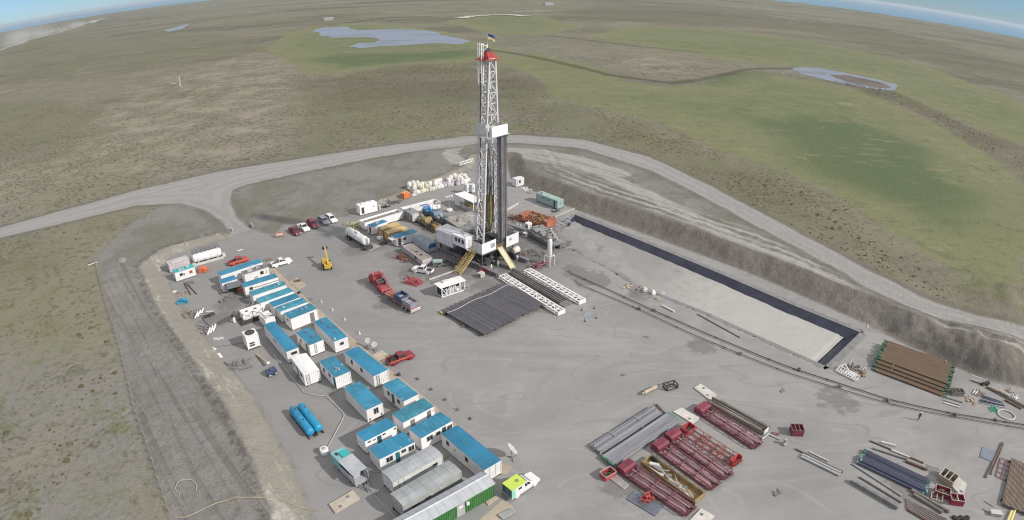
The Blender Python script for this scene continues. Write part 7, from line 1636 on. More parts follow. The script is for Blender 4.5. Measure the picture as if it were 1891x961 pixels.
def rail_stack():
    p, yaw, L = line((1305,742), (1410,800), .6); r = thing('rail_stack', 'brown steel trough filled with rails beside the lone maroon basket', 'steel trough', (p[0], p[1], 0), yaw); W = 1.7
    mb = MB(); mb.box(0, L, 0, .1, .05, .8); mb.box(0, L, W-.1, W, .05, .8); mb.box(0, L, .1, W-.1, .05, .2); mb.box(L-.12, L, .1, W-.1, .2, .85); mb.build('trough', paint('brown_steel', (.20,.165,.135), .65, .25, .7, .5), r)
    for k in range(7):
        mb = MB(); mb.bar((.3+.2*(k % 3), .25+.19*k, .45+.09*(k % 3)), (L-.4-.3*(k % 2), .22+.19*k, .42+.1*((k+1) % 3)), .11, .14); mb.build('rail', (RUST, TIMBER, STEEL, LSTEEL)[k % 4], r)
    mb = MB(); mb.box(L-.05, L+.06, .15, W-.15, .15, .95); mb.build('end_board', WHITE2, r)
    for lab, y, m in (('white channel lying beside the brown trough, nearer it', W+.35, WHITE2), ('dark channel lying beside the white one', W+.85, STEEL)):
        q = Matrix.Rotation(yaw, 4, 'Z') @ Vector((1.2, y, 0)); mb = MB(); mb.box(0, L-1.4, -.15, .15, .02, .32); one(mb, 'steel_channel', m, lab, 'channel', (p[0]+q.x, p[1]+q.y, 0), yaw, 'channels beside the brown trough')
rail_stack()
def yellow_skip():
    p, yaw, L = line((1184,853), (1283,926), .8); r = thing('open_skip', 'long dirty yellow open skip full of scrap between maroon baskets', 'skip', (p[0], p[1], 0), yaw); W = 2.3
    M = paint('dirty_yellow_skip', (.29,.205,.09), .65, .3, .7, .5, (.14,.10,.07))
    mb = MB(); mb.box(0, L, 0, .09, .05, .9); mb.box(0, L, W-.09, W, .05, .9); mb.box(0, .09, .09, W-.09, .05, .9); mb.box(L-.09, L, .09, W-.09, .05, 1.0); mb.box(.09, L-.09, .09, W-.09, .05, .2)
    mb.box(-.05, L+.05, -.06, .0, .82, .96); mb.box(-.05, L+.05, W, W+.06, .82, .96); mb.build('shell', M, r)
    q = Matrix.Rotation(yaw, 4, 'Z'); R_ = random.Random(5)
    def put(nm, lab, cat, mb, m, x, y, z, a, g=None): v = q @ Vector((x, y, z)); one(mb, nm, m, lab, cat, (p[0]+v.x, p[1]+v.y, v.z), yaw+a, g)
    mb = MB(); mb.tube((0,0,.35),(1.5,0,.35),.3,12); put('pipe_piece', 'thick pale pipe piece at the upper end of the yellow skip', 'pipe', mb, OFFW, .9, .9, .25, .55)
    for k in range(4): mb = MB(); mb.tube((0,0,0),(0,0,.9),.11,8); put('short_post', 'short dark post standing at the upper end of the yellow skip', 'post', mb, DARK, .35+.3*k, 2.0, .22, 0, 'posts in the yellow skip')
    for k in range(26):
        m = (LSTEEL, OFFW, WOOD, STEEL, YELLOWD, GREYW2)[k % 6]; mb = MB(); l = R_.uniform(.6, 2.2)
        if k % 3 == 0: mb.box(-l/2, l/2, -.3, .3, 0, .12+.1*(k % 2))
        elif k % 3 == 1: mb.bar((-l/2, 0, 0), (l/2, 0, .25), .13)
        else: mb.tube((-l/2, 0, .1), (l/2, 0, .2), .1, 8)
        put('scrap_piece', 'piece of scrap lying in the dirty yellow skip', 'scrap', mb, m, 1.6+(L-3.0)*k/26+R_.uniform(-.2,.2), R_.uniform(.5, W-.5), .22+.05*(k % 4), R_.uniform(-.7,.7), 'scrap in the yellow skip')
yellow_skip()
def slab(name, label, cat, quad, h, mat, group=None, z=0.012, spots=0):
    P_ = [G(*c, h) for c in quad]; c = sum(P_)/len(P_); mb = MB(); poly = [(v[0]-c[0], v[1]-c[1]) for v in P_]
    ar = sum(poly[i][0]*poly[(i+1) % 4][1]-poly[(i+1) % 4][0]*poly[i][1] for i in range(4))
    if ar < 0: poly = poly[::-1]
    mb.prismz(poly, 0, h); o = one(mb, name, mat, label, cat, (c[0], c[1], z), 0, group)
    for k in range(spots):
        m2 = MB(); x, y = (poly[0][0]*.45, poly[0][1]*.45) if k == 0 else (poly[2][0]*.4, poly[2][1]*.4)
        m2.lathe([(0,.28),(.02,.27)], (x, y, h), (0,0,1), 10); m2.build('lifting_pocket', STEEL, o)
    return o
CONCP = paint('pale_concrete', (.56,.53,.48), .85, .14, .7, .35, (.38,.34,.29))
slab('concrete_slab', 'pale concrete slab at the upper end of the brown trough', 'concrete slab', [(1281.6,716),(1294,708.5),(1324,728.5),(1311.6,739)], .2, CONCP, 'pale concrete slabs', spots=2)
slab('concrete_slab', 'pale concrete slab with a round hole beside the bright red basket', 'concrete slab', [(1242.8,760),(1259,752.7),(1292.5,771.7),(1279,782)], .2, CONCP, 'pale concrete slabs', spots=1)
slab('concrete_slab', 'stained pale concrete slab at the bottom border near the baskets', 'concrete slab', [(1270,965),(1295,938.5),(1320,953),(1300,975)], .2, CONCP, 'pale concrete slabs', spots=2)
slab('concrete_slab', 'tan concrete slab lying below the generator trailer', 'concrete slab', [(607.4,931),(651.6,905.5),(664.8,920),(619.3,947.6)], .25, paint('tan_concrete', (.50,.44,.36), .85, .12, .6, .3), 'pale concrete slabs', spots=2)
slab('concrete_slab', 'white concrete slab between the open crates at the lower right', 'concrete slab', [(1759,898),(1770,881),(1786,893),(1778,920)], .35, CONCP, 'pale concrete slabs', spots=1)
slab('steel_plate', 'large blue grey steel plate with a red valve head on it', 'steel plate', [(1156.5,921),(1173.4,906),(1226,934),(1209.4,953)], .12, paint('blue_grey_plate', (.20,.225,.27), .4, .25, .5, .4, (.27,.26,.25), metal=.3), 'steel plates')
slab('steel_plate', 'blue grey steel plate leaning by the poles at the right border', 'steel plate', [(1809.5,843),(1814.6,825),(1841,834.5),(1833,853)], .1, paint('blue_grey_plate', (.20,.225,.27), .4), 'steel plates')
slab('ground_mat', 'thin bluish mat on the pad in front of the catwalk', 'mat', [(1076,584),(1085,573),(1098,577),(1090,588)], .03, paint('bluish_mat', (.27,.29,.32), .6, .15, .7, .4), 'mats')
slab('ground_mat', 'stained oily mat on the ground in front of the tank trailer', 'mat', [(671,459),(690,451),(703,455),(684,464)], .05, paint('stained_mat', (.34,.32,.29), .7, .25, .7, .5), 'mats')
clutter('wellhead_tree', 'bright red valve head standing on the blue grey plate', 'valve', (1194,925), (1.6,1.4,1.3), 20, paint('valve_red', (.42,.06,.04), .5, .25, 1, .3), 31, .4, z0=.13, kind='tubes')
# loose lengths
def loose(name, label, cat, a, b, r, mat, z=None, square=False, group=None, terrain=False, n=8):
    za = r if z is None else z; P0 = Vector(GT(*a)) if terrain else Vector(G(*a, 0)); Q0 = Vector(GT(*b)) if terrain else Vector(G(*b, 0)); dd = Q0-P0; L = dd.length; mb = MB()
    if square: mb.box(0, L, -r, r, -r, r)
    else: mb.tube((0,0,0), (L,0,0), r, n); mb.tube((L-.25,0,0), (L,0,0), r*1.2, n)
    o = one(mb, name, mat, label, cat, (P0.x, P0.y, P0.z+za+.01), math.atan2(dd.y, dd.x), group)
    o.rotation_euler[1] = -math.asin(max(-1, min(1, dd.z/L))); return o
LP = 'loose pipes in the lower right of the yard'
for lab, a, b, r, m, sq in (
    ('long brown pipe lying farthest up beside the blue grey casing', (1606,815), (1705,856), .13, RUST, 0),
    ('white pipe piece next to the long brown pipe', (1645,832), (1679,846), .16, WHITE2, 0),
    ('grey pipe just above the blue grey casing stack', (1611,829), (1675,850), .14, STEEL, 0),
    ('rusty channel between blue grey casing and the steel rods', (1672,853), (1711,869), .18, RUST, 1),
    ('short white beam above the long brown pipe', (1627,818), (1654,825), .16, OFFW, 1),
    ('long pale pipe below the blue grey casing stack', (1574,858), (1664.6,917), .14, LSTEEL, 0),
    ('thin tan pipe running beside the long pale pipe', (1587,882), (1664.6,929), .15, TIMBER, 0),
    ('thick grey box beam lowest on the left of the loose pipes', (1571,890), (1657,940), .32, STEEL, 1),
    ('very thick grey brown tube nearer the open crates', (1682,907), (1752,947), .26, paint('grey_brown_tube', (.25,.22,.195), .65, .2, .6, .4), 0),
    ('very thick grey brown tube lying below its twin', (1686,915), (1739,948), .26, paint('grey_brown_tube', (.25,.22,.195), .65), 0),
    ('short rusty pipe at the bottom border', (1675,942), (1711,964), .14, RUST, 0)):
    loose('loose_beam' if sq else 'loose_pipe', lab, 'beam' if sq else 'pipe', a, b, r, m, square=bool(sq), group=LP)
for k in range(6): loose('loose_pipe', 'dusty pipe in the loose row at the bottom border', 'pipe', (1672+1.2*k-3*k*.3, 922+3.2*k), (1748-4*k, 960+3.2*k*.6), .12, paint('pinkish_dusty_pipe', (.25,.205,.19), .65, .2, .6, .4), group='row of dusty pipes at the bottom border')
for k in range(9): loose('steel_rod', 'thin steel rod in the small bundle above the crates', 'rod', (1711+.4*k, 858+1.7*k), (1734+.5*(k % 3), 866+1.8*k), .06, LSTEEL, group='bundle of thin rods')
for k, (a, b) in enumerate((((1469,830),(1556,873)), ((1479,845),(1549,879)), ((1481,841),(1552,875)), ((1495,836),(1530,853)))):
    loose('grey_pipe', ('dark grey pipe on the far side of the small pipe group on the pad', 'pale grey pipe nearest the camera in the small group on the pad', 'pale grey pipe in the middle of the small group on the pad', 'short pale pipe lying in the small group on the pad')[k], 'pipe', a, b, (.16,.2,.2,.13)[k], (STEEL, GREYW2, GREYW2, OFFW)[k], group='small pipe group on the pad')
loose('long_pole', 'long rusty pole lying at the right border by the blue plate', 'pole', (1819.6,883), (1850.6,819), .16, RUST, group='poles at the right border')
loose('long_pole', 'second long rusty pole, right of the first one by the blue plate', 'pole', (1830,877), (1853,822), .14, TIMBER, group='poles at the right border')
for k in range(2): loose('yellow_tube', 'bright yellow tube at the right bottom corner', 'tube', (1859+6*k, 965), (1867+5.5*k, 946), .22, paint('pale_yellow', (.75,.65,.28), .5, .1, .8, .2), group='yellow tubes in the corner')
def ladder_frame():
    p, yaw, L = line((1840,879), (1849,845), .2); r = thing('ladder_frame', 'flat pinkish red ladder frame beside the dusty brown pipes', 'frame', (p[0], p[1], 0), yaw); mb = MB()
    for y in (0, -1.0, -2.0): mb.bar((0,y,.15),(L,y,.15),.12)
    mb.build('rail', DUSTYRED, r); mb = MB()
    for k in range(5): mb.bar((k*L/4,0,.16),(k*L/4,-2,.16),.1)
    mb.build('rung', DUSTYRED, r)
ladder_frame()
cabinet('small white louvred box at the right bottom corner', (1838,950), .9, 1.9, .5, OFFW, R(70), cat='box')
loose('thin_rod', 'thin rod by the small white box at the right bottom corner, upper one', 'rod', (1817,926), (1834,936), .05, STEEL, group='thin rods by the white box')
loose('thin_rod', 'thin rod by the small white box at the right bottom corner, lower one', 'rod', (1814,940), (1832,950), .05, STEEL, group='thin rods by the white box')
# crates
def crate(label, px, rz, l, w, h, mat, dividers=0, inner=None, name='open_crate', cat='crate', group='crates and bins in the lower right'):
    p = G(*px); r = thing(name, label, cat, p, rz, group); mb = MB(); mb.box(-l/2,l/2,-w/2,-w/2+.07,.05,h); mb.box(-l/2,l/2,w/2-.07,w/2,.05,h); mb.box(-l/2,-l/2+.07,-w/2+.07,w/2-.07,.05,h); mb.box(l/2-.07,l/2,-w/2+.07,w/2-.07,.05,h); mb.box(-l/2+.07,l/2-.07,-w/2+.07,w/2-.07,.05,.15); mb.build('wall', mat, r)
    mb = MB()
    for k in range(dividers): x = -l/2+l*(k+1)/(dividers+1); mb.box(x-.05,x+.05,-w/2,w/2,h-.1,h+.02)
    mb.box(-l/2-.04,l/2+.04,-w/2-.05,-w/2+.02,h-.02,h+.07); mb.box(-l/2-.04,l/2+.04,w/2-.02,w/2+.05,h-.02,h+.07); mb.box(-l/2-.05,-l/2+.02,-w/2,w/2,h-.02,h+.07); mb.box(l/2-.02,l/2+.05,-w/2,w/2,h-.02,h+.07); mb.build('rim', inner or OFFW, r)
    mb = MB()
    for k in range(6): mb.cbox((random.uniform(-l*.3,l*.3), random.uniform(-w*.3,w*.3), .15+h*.25), (.4,.3,h*.5), random.uniform(0,3))
    mb.box(-l/2+.08,l/2-.08,-w/2+.08,w/2-.08,.15,.2+h*.12); mb.build('content', RUST if k % 2 else STEEL, r); return r
crate('open tan crate divided in four, uppermost of the crates', (1748,888), R(-58), 2.6, 2.3, 1.2, paint('khaki_crate', (.33,.28,.18), .7, .2, .7, .4), 2)
crate('open crate with dark red sides below the divided tan crate', (1738,913), R(-35), 2.4, 1.6, .95, paint('dark_red_crate', (.24,.03,.04), .55, .2, .7, .3), 0)
crate('deep red open bin at the right of the crates', (1764,928), R(-20), 2.2, 1.5, 1.1, paint('deep_red_bin', (.33,.025,.05), .5, .15, .7, .2), 1)
crate('low grey open crate below the dark red one', (1728,922), R(-35), 1.8, 1.6, .6, GREYW2, 1)
crate('dusty red cage crate standing alone beside the pipe group', (1470,800), R(-8), 2.0, 1.7, 1.2, MAROON, 2, DUSTYRED, 'cage_crate')
crate('grey brown cage crate right of the brown casing stack', (1766,728), R(-12), 2.6, 1.4, .9, paint('grey_brown_cage', (.22,.19,.17), .7, .2, .8, .4), 2, STEEL, 'cage_crate')
crate('red orange box under a grey cover beside the grey tubing', (1122,880), R(35), 2.0, 1.4, .9, RED, 0)
for k in range(5):
    p = G(1762+6*k, 957+(k % 2)*3); mb = MB(); mb.lathe([(0,.25),(.04,.42),(.22,.42),(.26,.25)], (0,0,.02+.0*(k % 2)), (0,0,1), 14); one(mb, 'black_ring', RUBBER, 'black rubber ring lying at the bottom border under the crates', 'ring', p, 0, 'black rubber rings')
def lattice_panel(name, label, quad, mat, nx, ny, h=.08, cat='panel', group=None, r=.05, terrain=False):
    P_ = [Vector(GT(*c)) if terrain else Vector(G(*c, 0)) for c in quad]; mb = MB(); f = lambda u, v: (P_[0].lerp(P_[1], u)).lerp(P_[3].lerp(P_[2], u), v)
    c = f(.5,.5)
    for i in range(nx+1): a, b = f(i/nx,0)-c, f(i/nx,1)-c; mb.bar((a.x,a.y,a.z+h), (b.x,b.y,b.z+h), r*2)
    for j in range(ny+1): a, b = f(0,j/ny)-c, f(1,j/ny)-c; mb.bar((a.x,a.y,a.z+h+.01), (b.x,b.y,b.z+h+.01), r*1.6)
    return one(mb, name, mat, label, cat, (c.x, c.y, c.z), 0, group)
lattice_panel('slatted_grid', 'flat pale slatted panel beside the red orange box', [(1128,885),(1137,878),(1161,897),(1153,904)], OFFW, 4, 1, .1, r=.06)
lattice_panel('mesh_platform', 'pale mesh platform on the ground at the bottom border by the green hall', [(921,953),(946,941),(952,948),(930,961)], GREYW2, 3, 12, .25, r=.06)
mb = MB(); mb.tube((0,0,.42),(3.0,0,.42),.32,14); mb.tube((-.5,0,.42),(0,0,.42),.2,12); p, yaw, L = line((1189,729),(1211,718),0); one(mb, 'tan_cylinder', paint('tan_cylinder', (.42,.34,.25), .7, .2, .8, .4), 'tan cylinder with a dark nose lying alone on the pad', 'cylinder', (p[0],p[1],0), yaw)
def cage(label, px, l, w, h, rz, mat, name='tube_frame', group=None, r=.06):
    p = G(*px); mb = MB()
    for x in (-l/2,l/2):
        for y in (-w/2,w/2): mb.bar((x,y,0),(x,y,h),2*r)
        for z in (.1,h): mb.bar((x,-w/2,z),(x,w/2,z),2*r)
    for y in (-w/2,w/2):
        for z in (.1,h): mb.bar((-l/2,y,z),(l/2,y,z),2*r)
    return one(mb, name, mat, label, 'frame', p, rz, group)
cage('black tube frame standing alone on the pad near the tan cylinder', (1238,716), 2.2, 1.3, .8, R(20), DARK, r=.08)
def pit_frame():
    p, yaw, L = line((1543.7,686), (1580,704.5), .1); r = thing('welded_rack', 'bright white welded frame lying at the near corner of the pit', 'frame', (p[0], p[1], 0), yaw); mb = MB(); W = 1.5
    for y in (0, .45, W): mb.bar((0,y,.25+.3*y),(L,y,.25+.3*y),.12)
    for k in range(9): mb.bar((k*L/8,0,.25),(k*L/8,W,.7),.1)
    for k in (3,4,5,6): mb.bar((k*L/8,.45,.4),(k*L/8+.4,W,.7),.16)
    mb.bar((.1,W,.7),(.5,W+1.0,1.0),.12); mb.bar((.5,W+1.0,1.0),(L*.45,W-.1,.7),.14); mb.build('bars', WHITE, r); mb = MB(); mb.bar((L-.2,-.2,.3),(L+.5,.5,.5),.1); mb.build('handle_bar', WHITE, r)
pit_frame()
clutter('wooden_box', 'broken brown wooden box beside the white frame at the pit corner', 'box', (1592,693), (2.2,1.6,.9), 12, paint('brown_wood', (.26,.18,.12), .8, .25, .8, .4), 41, .5)
clutter('scrap_heap', 'low heap of brown scrap between the white frame and the brown casing', 'scrap heap', (1575,681), (4.0,2.2,.6), 18, paint('brown_scrap', (.19,.155,.13), .8, .25, .8, .4), 42, .5)
for k, (a, b) in enumerate((((1567,674),(1574,664)), ((1592,684),(1601,673)), ((1604,601),(1601,606)), ((1594,598),(1603,602)))): loose('pale_stick', ('pale stick leaning out of the brown scrap heap', 'pale stick right of the brown wooden box', 'short white stick near the far end of the pit', 'white stick lying by the toe of the bank')[k], 'stick', a, b, .07, WHITE2, group='pale sticks by the pit corner')
# junk along the right border
for nm, lab, cat, px, dims, n, m, sd, rz, kd in (
    ('black_heap', 'small heap of black scrap near the right border', 'scrap heap', (1820,711), (2.4,1.2,.5), 14, BLK, 51, .2, 'bars'),
    ('wooden_box', 'tan wooden box with rough lid, left in the junk at the right border', 'box', (1788,738), (1.6,1.2,.7), 9, WOOD, 52, .3, 'mixed'),
    ('wooden_box', 'second tan wooden box, nearer the green net in the junk', 'box', (1799,744), (1.8,1.3,.7), 9, WOOD, 53, .9, 'mixed'),
    ('green_net', 'bright green net heap beside the white hoop', 'net', (1834,757), (1.6,1.2,.6), 22, paint('net_green', (.04,.34,.22), .6, .2, 1, .2), 54, .1, 'bars'),
    ('white_scrap', 'white scrap pieces near the heap of spoil', 'scrap heap', (1877,735), (1.8,1.4,.5), 8, WHITE2, 55, .7, 'bars'),
    ('timber_heap', 'heap of yellowish timber below the spoil bank', 'timber heap', (1866,722), (2.2,1.6,.7), 9, WOOD, 56, .7, 'bars'),
    ('timber_heap', 'heap of brown boards between the two tan boxes and the black scrap', 'timber heap', (1808,728), (2.2,2.2,.6), 14, TIMBER, 57, .7, 'bars')):
    clutter(nm, lab, cat, px, dims, n, m, sd, rz, kind=kd)
for k in range(7): loose('blue_pipe', 'blue grey pipe in the loose row beside the green net', 'pipe', (1815-1.5*k, 730+2.4*k), (1850+1.2*k-3*(k % 2), 742+1.9*k), .1, PIPEB if k % 3 else LSTEEL, group='loose blue grey pipes by the green net')
for k, (a, b, m) in enumerate((((1821,716),(1891,752),RUST), ((1827,716),(1862,733),WOOD), ((1840,726),(1899,757),STEEL), ((1846,722),(1864,732),OFFW), ((1856,740),(1886,756),RUST))): loose('long_beam', ('rusty beam running to the right border above the blue pipes', 'pale wooden beam above the rusty one', 'grey beam reaching past the right border', 'short white beam in the junk near the spoil', 'rusty beam right of the blue pipes')[k], 'beam', a, b, .17, m, square=True, group='beams in the junk at the right border')
for k, (a, b, m) in enumerate((((1793,693),(1823,703),WHITE), ((1794,703),(1808,708),WOOD), ((1747,735),(1777,744),STEEL), ((1743,745),(1771,753),WHITE), ((1741,739),(1772,749),LSTEEL), ((1796,727),(1802,720),WHITE), ((1800,729),(1806,722),WHITE))): loose('loose_pole', ('thin white pole lying along the foot of the spoil bank', 'thick tan log beside the thin white pole', 'dark pole right of the brown casing, farthest of three', 'white pole right of the brown casing, nearest of three', 'grey pole right of the brown casing, between two others', 'white board in the junk, the left one of two', 'white board in the junk, the right one of two')[k], 'pole', a, b, (.08,.22,.12,.14,.12,.13,.13)[k], m, group='poles right of the brown casing')
p = G(1858,767); mb = MB(); mb.path([(1.75*math.cos(2*math.pi*k/32), 1.45*math.sin(2*math.pi*k/32), .16) for k in range(33)], .12, 8); one(mb, 'white_hoop', WHITE2, 'large white hose hoop lying by the green net', 'hoop', p, R(-20))
# flow lines across the yard
FL1 = [(1050,499),(1053,503.7),(1130,538),(1208.6,574),(1300,614),(1400,655.6),(1460,679),(1550,708),(1640,737),(1700,751),(1761,763.5),(1891,784),(1990,797)]
FL2 = [(1062,518),(1070,525),(1180,571),(1280,618),(1367.6,654),(1400,667),(1460,690),(1550,718),(1640,744.7),(1700,758),(1761,769),(1891,791),(1990,803)]
for pts, lab, r in ((FL1, 'long dark flow line running across the pad, the upper one', .10), (FL2, 'long dark flow line running across the pad, the lower one', .08)):
    P_ = [G(a, b, .25) for a, b in pts]; o = P_[0]; mb = MB(); Q_ = resample(P_, 60); mb.path([(x-o[0], y-o[1], .0) for x, y in Q_], r, 7)
    for i in range(3, 60, 6):
        a, b = Q_[i-1], Q_[i]; dv = (b-a)/np.linalg.norm(b-a)*.25; mb.tube((b[0]-o[0]-dv[0], b[1]-o[1]-dv[1], 0), (b[0]-o[0]+dv[0], b[1]-o[1]+dv[1], 0), r*1.6, 8)
    one(mb, 'flow_line', paint('flow_line_steel', (.11,.095,.085), .6, .3, .5, .4, (.15,.08,.06)), lab, 'pipeline', (o[0], o[1], .27), 0, 'flow lines across the pad')
for k, px in enumerate(((1180,572),(1208,575),(1367,655),(1475,684),(1551,715),(1640,741),(1763,768),(1838,777))):
    p = G(*px); mb = MB(); mb.prism([(-.45,0),(.45,0),(.3,.42),(-.3,.42)], -.25, .25); mb.box(-.12,.12,-.3,.3,.42,.62); one(mb, 'pipe_block', RUST if k % 3 == 0 else STEEL, 'small block holding the flow lines on the pad', 'pipe block', p, R(20*k), 'blocks under the flow lines')
for k, (px, lab, dims) in enumerate((((1191,538),'white sack by the dark scrap near the pit',(.9,.7)), ((1206,543),'white sack standing alone near the pit',(.8,.8)))):
    p = G(*px); mb = MB(); mb.prismz([(-.5,-.4),(.45,-.45),(.5,.4),(-.4,.45)],.02,.6); mb.prismz([(-.25,-.2),(.2,-.2),(.25,.2),(-.2,.25)],.6,.95); one(mb, 'sack', BAGW, lab, 'sack', p, .5*k, 'sacks near the pit')
clutter('wooden_box', 'small tan broken crate near the white sacks by the pit', 'box', (1214,553), (1.2,1.0,.6), 8, WOOD, 61, .5)
clutter('scrap_heap', 'heap of grey boards and pumps at the near edge of the pit', 'scrap heap', (1180,538), (2.6,1.8,1.0), 18, TIMBER, 62, .6)
clutter('board_heap', 'flat heap of brown boards left of the grey scrap by the pit', 'boards', (1159,530), (3.2,1.8,.35), 12, WOOD, 63, .5)
loose('white_pipe', 'short thick white pipe lying beside the flow line', 'pipe', (1223,566), (1245,577), .2, WHITE)
loose('dark_pole', 'long dark pole lying between the flow line and the pit', 'pole', (1288,581), (1366,624), .12, STEEL)
clutter('red_ring', 'small dusty red ring part near the silver pipe stub', 'part', (1431,803), (1.2,.9,.4), 8, DUSTYRED, 64, .3, kind='tubes')
mb = MB(); mb.path([(0,0,.15),(1.8,1.2,.15),(3.2,-.3,.15)], .12, 8); one(mb, 'bent_pipe', WHITE2, 'white bent pipe at the end of the lone maroon basket', 'pipe', G(1405,813), 0)
mb = MB(); mb.tube((0,0,.3),(0,0,1.0),.3,14); mb.tube((-.6,-.3,.2),(0,0,.3),.18,10); mb.lathe([(0,.5),(.08,.5)], (0,0,.02), (0,0,1), 14); mb.tube((0,0,.1),(0,0,.3),.3,14); one(mb, 'pipe_stub', LSTEEL, 'silver upright pipe stub with a flange on the pad', 'pipe', G(1449,820), .5)
for k, px in enumerate(((1193,622),(1152,693),(1446,722),(1432,913),(1440,908))): clutter('small_scrap', 'small scrap piece lying alone on the open pad', 'scrap', px, (.9,.6,.2), 3, TIMBER, 70+k, .4*k, group='small scrap on the open pad')
for k, px in enumerate(((1074,574),(1097,570),(1101,588),(1080,594))):
    p = G(*px); mb = MB(); mb.tube((0,0,0),(.1,.05,.8),.06,6); mb.box(-.2,.2,-.2,.2,0,.08); one(mb, 'stake', DARK, 'dark stake around the bluish mat by the catwalk', 'stake', p, k, 'stakes round the bluish mat')
# ------------------------------------------------------------------ cabin side: walkway, pipes, dishes, odds and ends
BRD = paint('walkway_boards', (.42,.355,.275), .85, .12, .5, .35, (.3,.27,.23))
WK = [(503,492),(575,560),(648,622),(705,671),(790,738),(860,799),(925,856),(946,862)]
a_ = GP(WK); pol = a_[:]
inn = []
for i, (x, y) in enumerate(a_):
    j = max(0, min(len(a_)-2, i)); dx, dy = a_[j+1][0]-a_[j][0], a_[j+1][1]-a_[j][1]; l = math.hypot(dx, dy); w = 2.0 if i else 1.6; inn.append((x+w*dy/l, y-w*dx/l))
sheet('walkway', pol+inn[::-1], .04, BRD)
for k, q in enumerate(([(688,656),(705.7,646.5),(724,661.5),(706,673)], [(534,521),(549,513.5),(567,527.5),(552,536)])): sheet('walkway_pad', GP(q), .028+.006*k, BRD)
sheet('board_apron', GP([(884,962),(930,922),(948,937),(915,975)]), .03, BRD)
slab('door_step', 'pale board step along the foot of the green hall', 'step', [(896,927),(918,914.5),(922,919),(902,933)], .14, WOOD)
def drape(name, label, cat, pts, r, mat, lift=0.0, terrain=False, n=40, group=None):
    P_ = [GT(*q) if terrain else tuple(G(*q, 0)) for q in pts]; Q_ = resample(P_, n); o = Q_[0]; z0 = gz(*o) if terrain else 0.0
    mb = MB(); mb.path([(x-o[0], y-o[1], ((gz(x, y)-z0) if terrain else 0)+r*.8+lift) for x, y in Q_], r, 6); return one(mb, name, mat, label, cat, (o[0], o[1], z0), 0, group)
drape('sewer_pipe', 'grey pipe on the ground winding past the cabins to the small white tank', 'pipe', [(505,655),(545,705),(562,726),(582,731),(602,732),(620,750),(637,767),(628,785),(612,815),(604,830)], .11, LSTEEL)
drape('sewer_pipe', 'grey branch pipe on the ground behind the ribbed two window cabin', 'pipe', [(605,730),(622,722),(638,715)], .09, LSTEEL)
drape('sewer_pipe', 'grey pipe on the ground behind the three metal trailers', 'pipe', [(655,850),(690,873),(708,872)], .08, LSTEEL)
drape('sewer_pipe', 'grey pipe below the metal trailers running off the bottom border', 'pipe', [(700,905),(692,915),(705,930),(740,965)], .1, LSTEEL)
drape('water_hose', 'long tan hose running over the left embankment at the bottom', 'hose', [(325,956),(345,956),(362,948),(400,930),(438,919),(480,920),(512,920),(535,930),(560,939),(590,944),(602,940)], .1, paint('tan_hose', (.36,.32,.24), .7, .15, .8, .3), terrain=True, n=60)
drape('water_hose', 'loop of tan hose on the left embankment above the long hose', 'hose', [(330,922),(332,911),(323,905),(328,892),(340,886),(355,887),(364,897),(362,910)], .09, paint('tan_hose', (.46,.40,.29), .7), terrain=True)
drape('cable', 'thin dark cable lying across the far left of the cabin yard', 'cable', [(400,641),(425,638),(450,634)], .04, DARK)
def dish(label, px, yaw, tilt, rad=.58, h=1.4):
    p = G(*px); r = thing('satellite_dish', label, 'satellite dish', p, yaw, 'satellite dishes along the walkway')
    mb = MB(); c = Vector((0,0,h)); dv = Vector((math.cos(tilt),0,math.sin(tilt))); mb.lathe([(-.16*rad,.05*rad),(-.13*rad,.4*rad),(-.06*rad,.75*rad),(.04*rad,rad),(.06*rad,rad),(-.02*rad,.75*rad),(-.09*rad,.38*rad),(-.12*rad,.03*rad)], c, dv, 20); mb.build('reflector', paint('dish_grey', (.62,.60,.57), .5, .08, 1, .2), r)
    mb = MB(); mb.tube((0,0,0),tuple(c-dv*.2),.05,8)
    for k in range(3):
        a = 2.1*k+.4; mb.bar((0,0,.35),(.95*math.cos(a),.95*math.sin(a),.03),.06); mb.bar((0,0,.05),(.95*math.cos(a),.95*math.sin(a),.03),.05)
    mb.build('tripod', STEEL, r)
    mb = MB(); tip = c+dv*.95*rad; mb.bar(tuple(c-Vector((0,0,rad*.9))), tuple(tip), .04); mb.lathe([(0,.06),(.16,.1)], tip, -dv, 8); mb.build('feed_arm', LSTEEL, r); return r
dish('grey satellite dish on a tripod by the walkway, farther of the pair', (680,641), R(-100), R(35))
dish('grey satellite dish on a tripod by the walkway, nearer of the pair', (692,648), R(-95), R(38))
dish('white satellite dish seen edge on beside the ambulance', (946,846), R(15), R(40), 1.05, 1.9)
for k, px in enumerate(((771,701),(796,720),(822,739),(845,757),(868,774))):
    p = G(*px); mb = MB(); mb.box(-.28,.28,-.28,.28,0,.07); mb.lathe([(.07,.12),(.65,.04)], (0,0,0), (0,0,1), 10); mb.tube((-.1,0,.3),(-.5,.1,.08),.03,5); one(mb, 'cable_stake', paint('brown_stake', (.16,.12,.10), .7, .2, 1, .3), 'small brown stake in the row beside the walkway', 'stake', p, .5*k, 'brown stakes beside the walkway')
for k, px in enumerate(((594,559),(614,574),(637,591),(664,617))):
    p = G(*px); mb = MB(); mb.box(-.25,.25,-.25,.25,0,.06); mb.lathe([(.06,.2),(.7,.05)], (0,0,0), (0,0,1), 12); one(mb, 'marker_cone', OFFW, 'small pale marker cone in the row beside the walkway', 'cone', p, .3*k, 'pale cones beside the walkway')
clutter('barrow', 'brown handcart on the walkway pad at the far end', 'handcart', (549,520), (1.5,.9,.8), 8, paint('rusty_cart', (.22,.13,.08), .7, .2, 1, .3), 81, .4)
clutter('timber_heap', 'heap of branches behind the white pickup at the end of the walkway', 'timber heap', (496,481), (2.0,1.4,.8), 12, TIMBER, 82, .5)
for k, px in enumerate(((740,655+0),)): pass
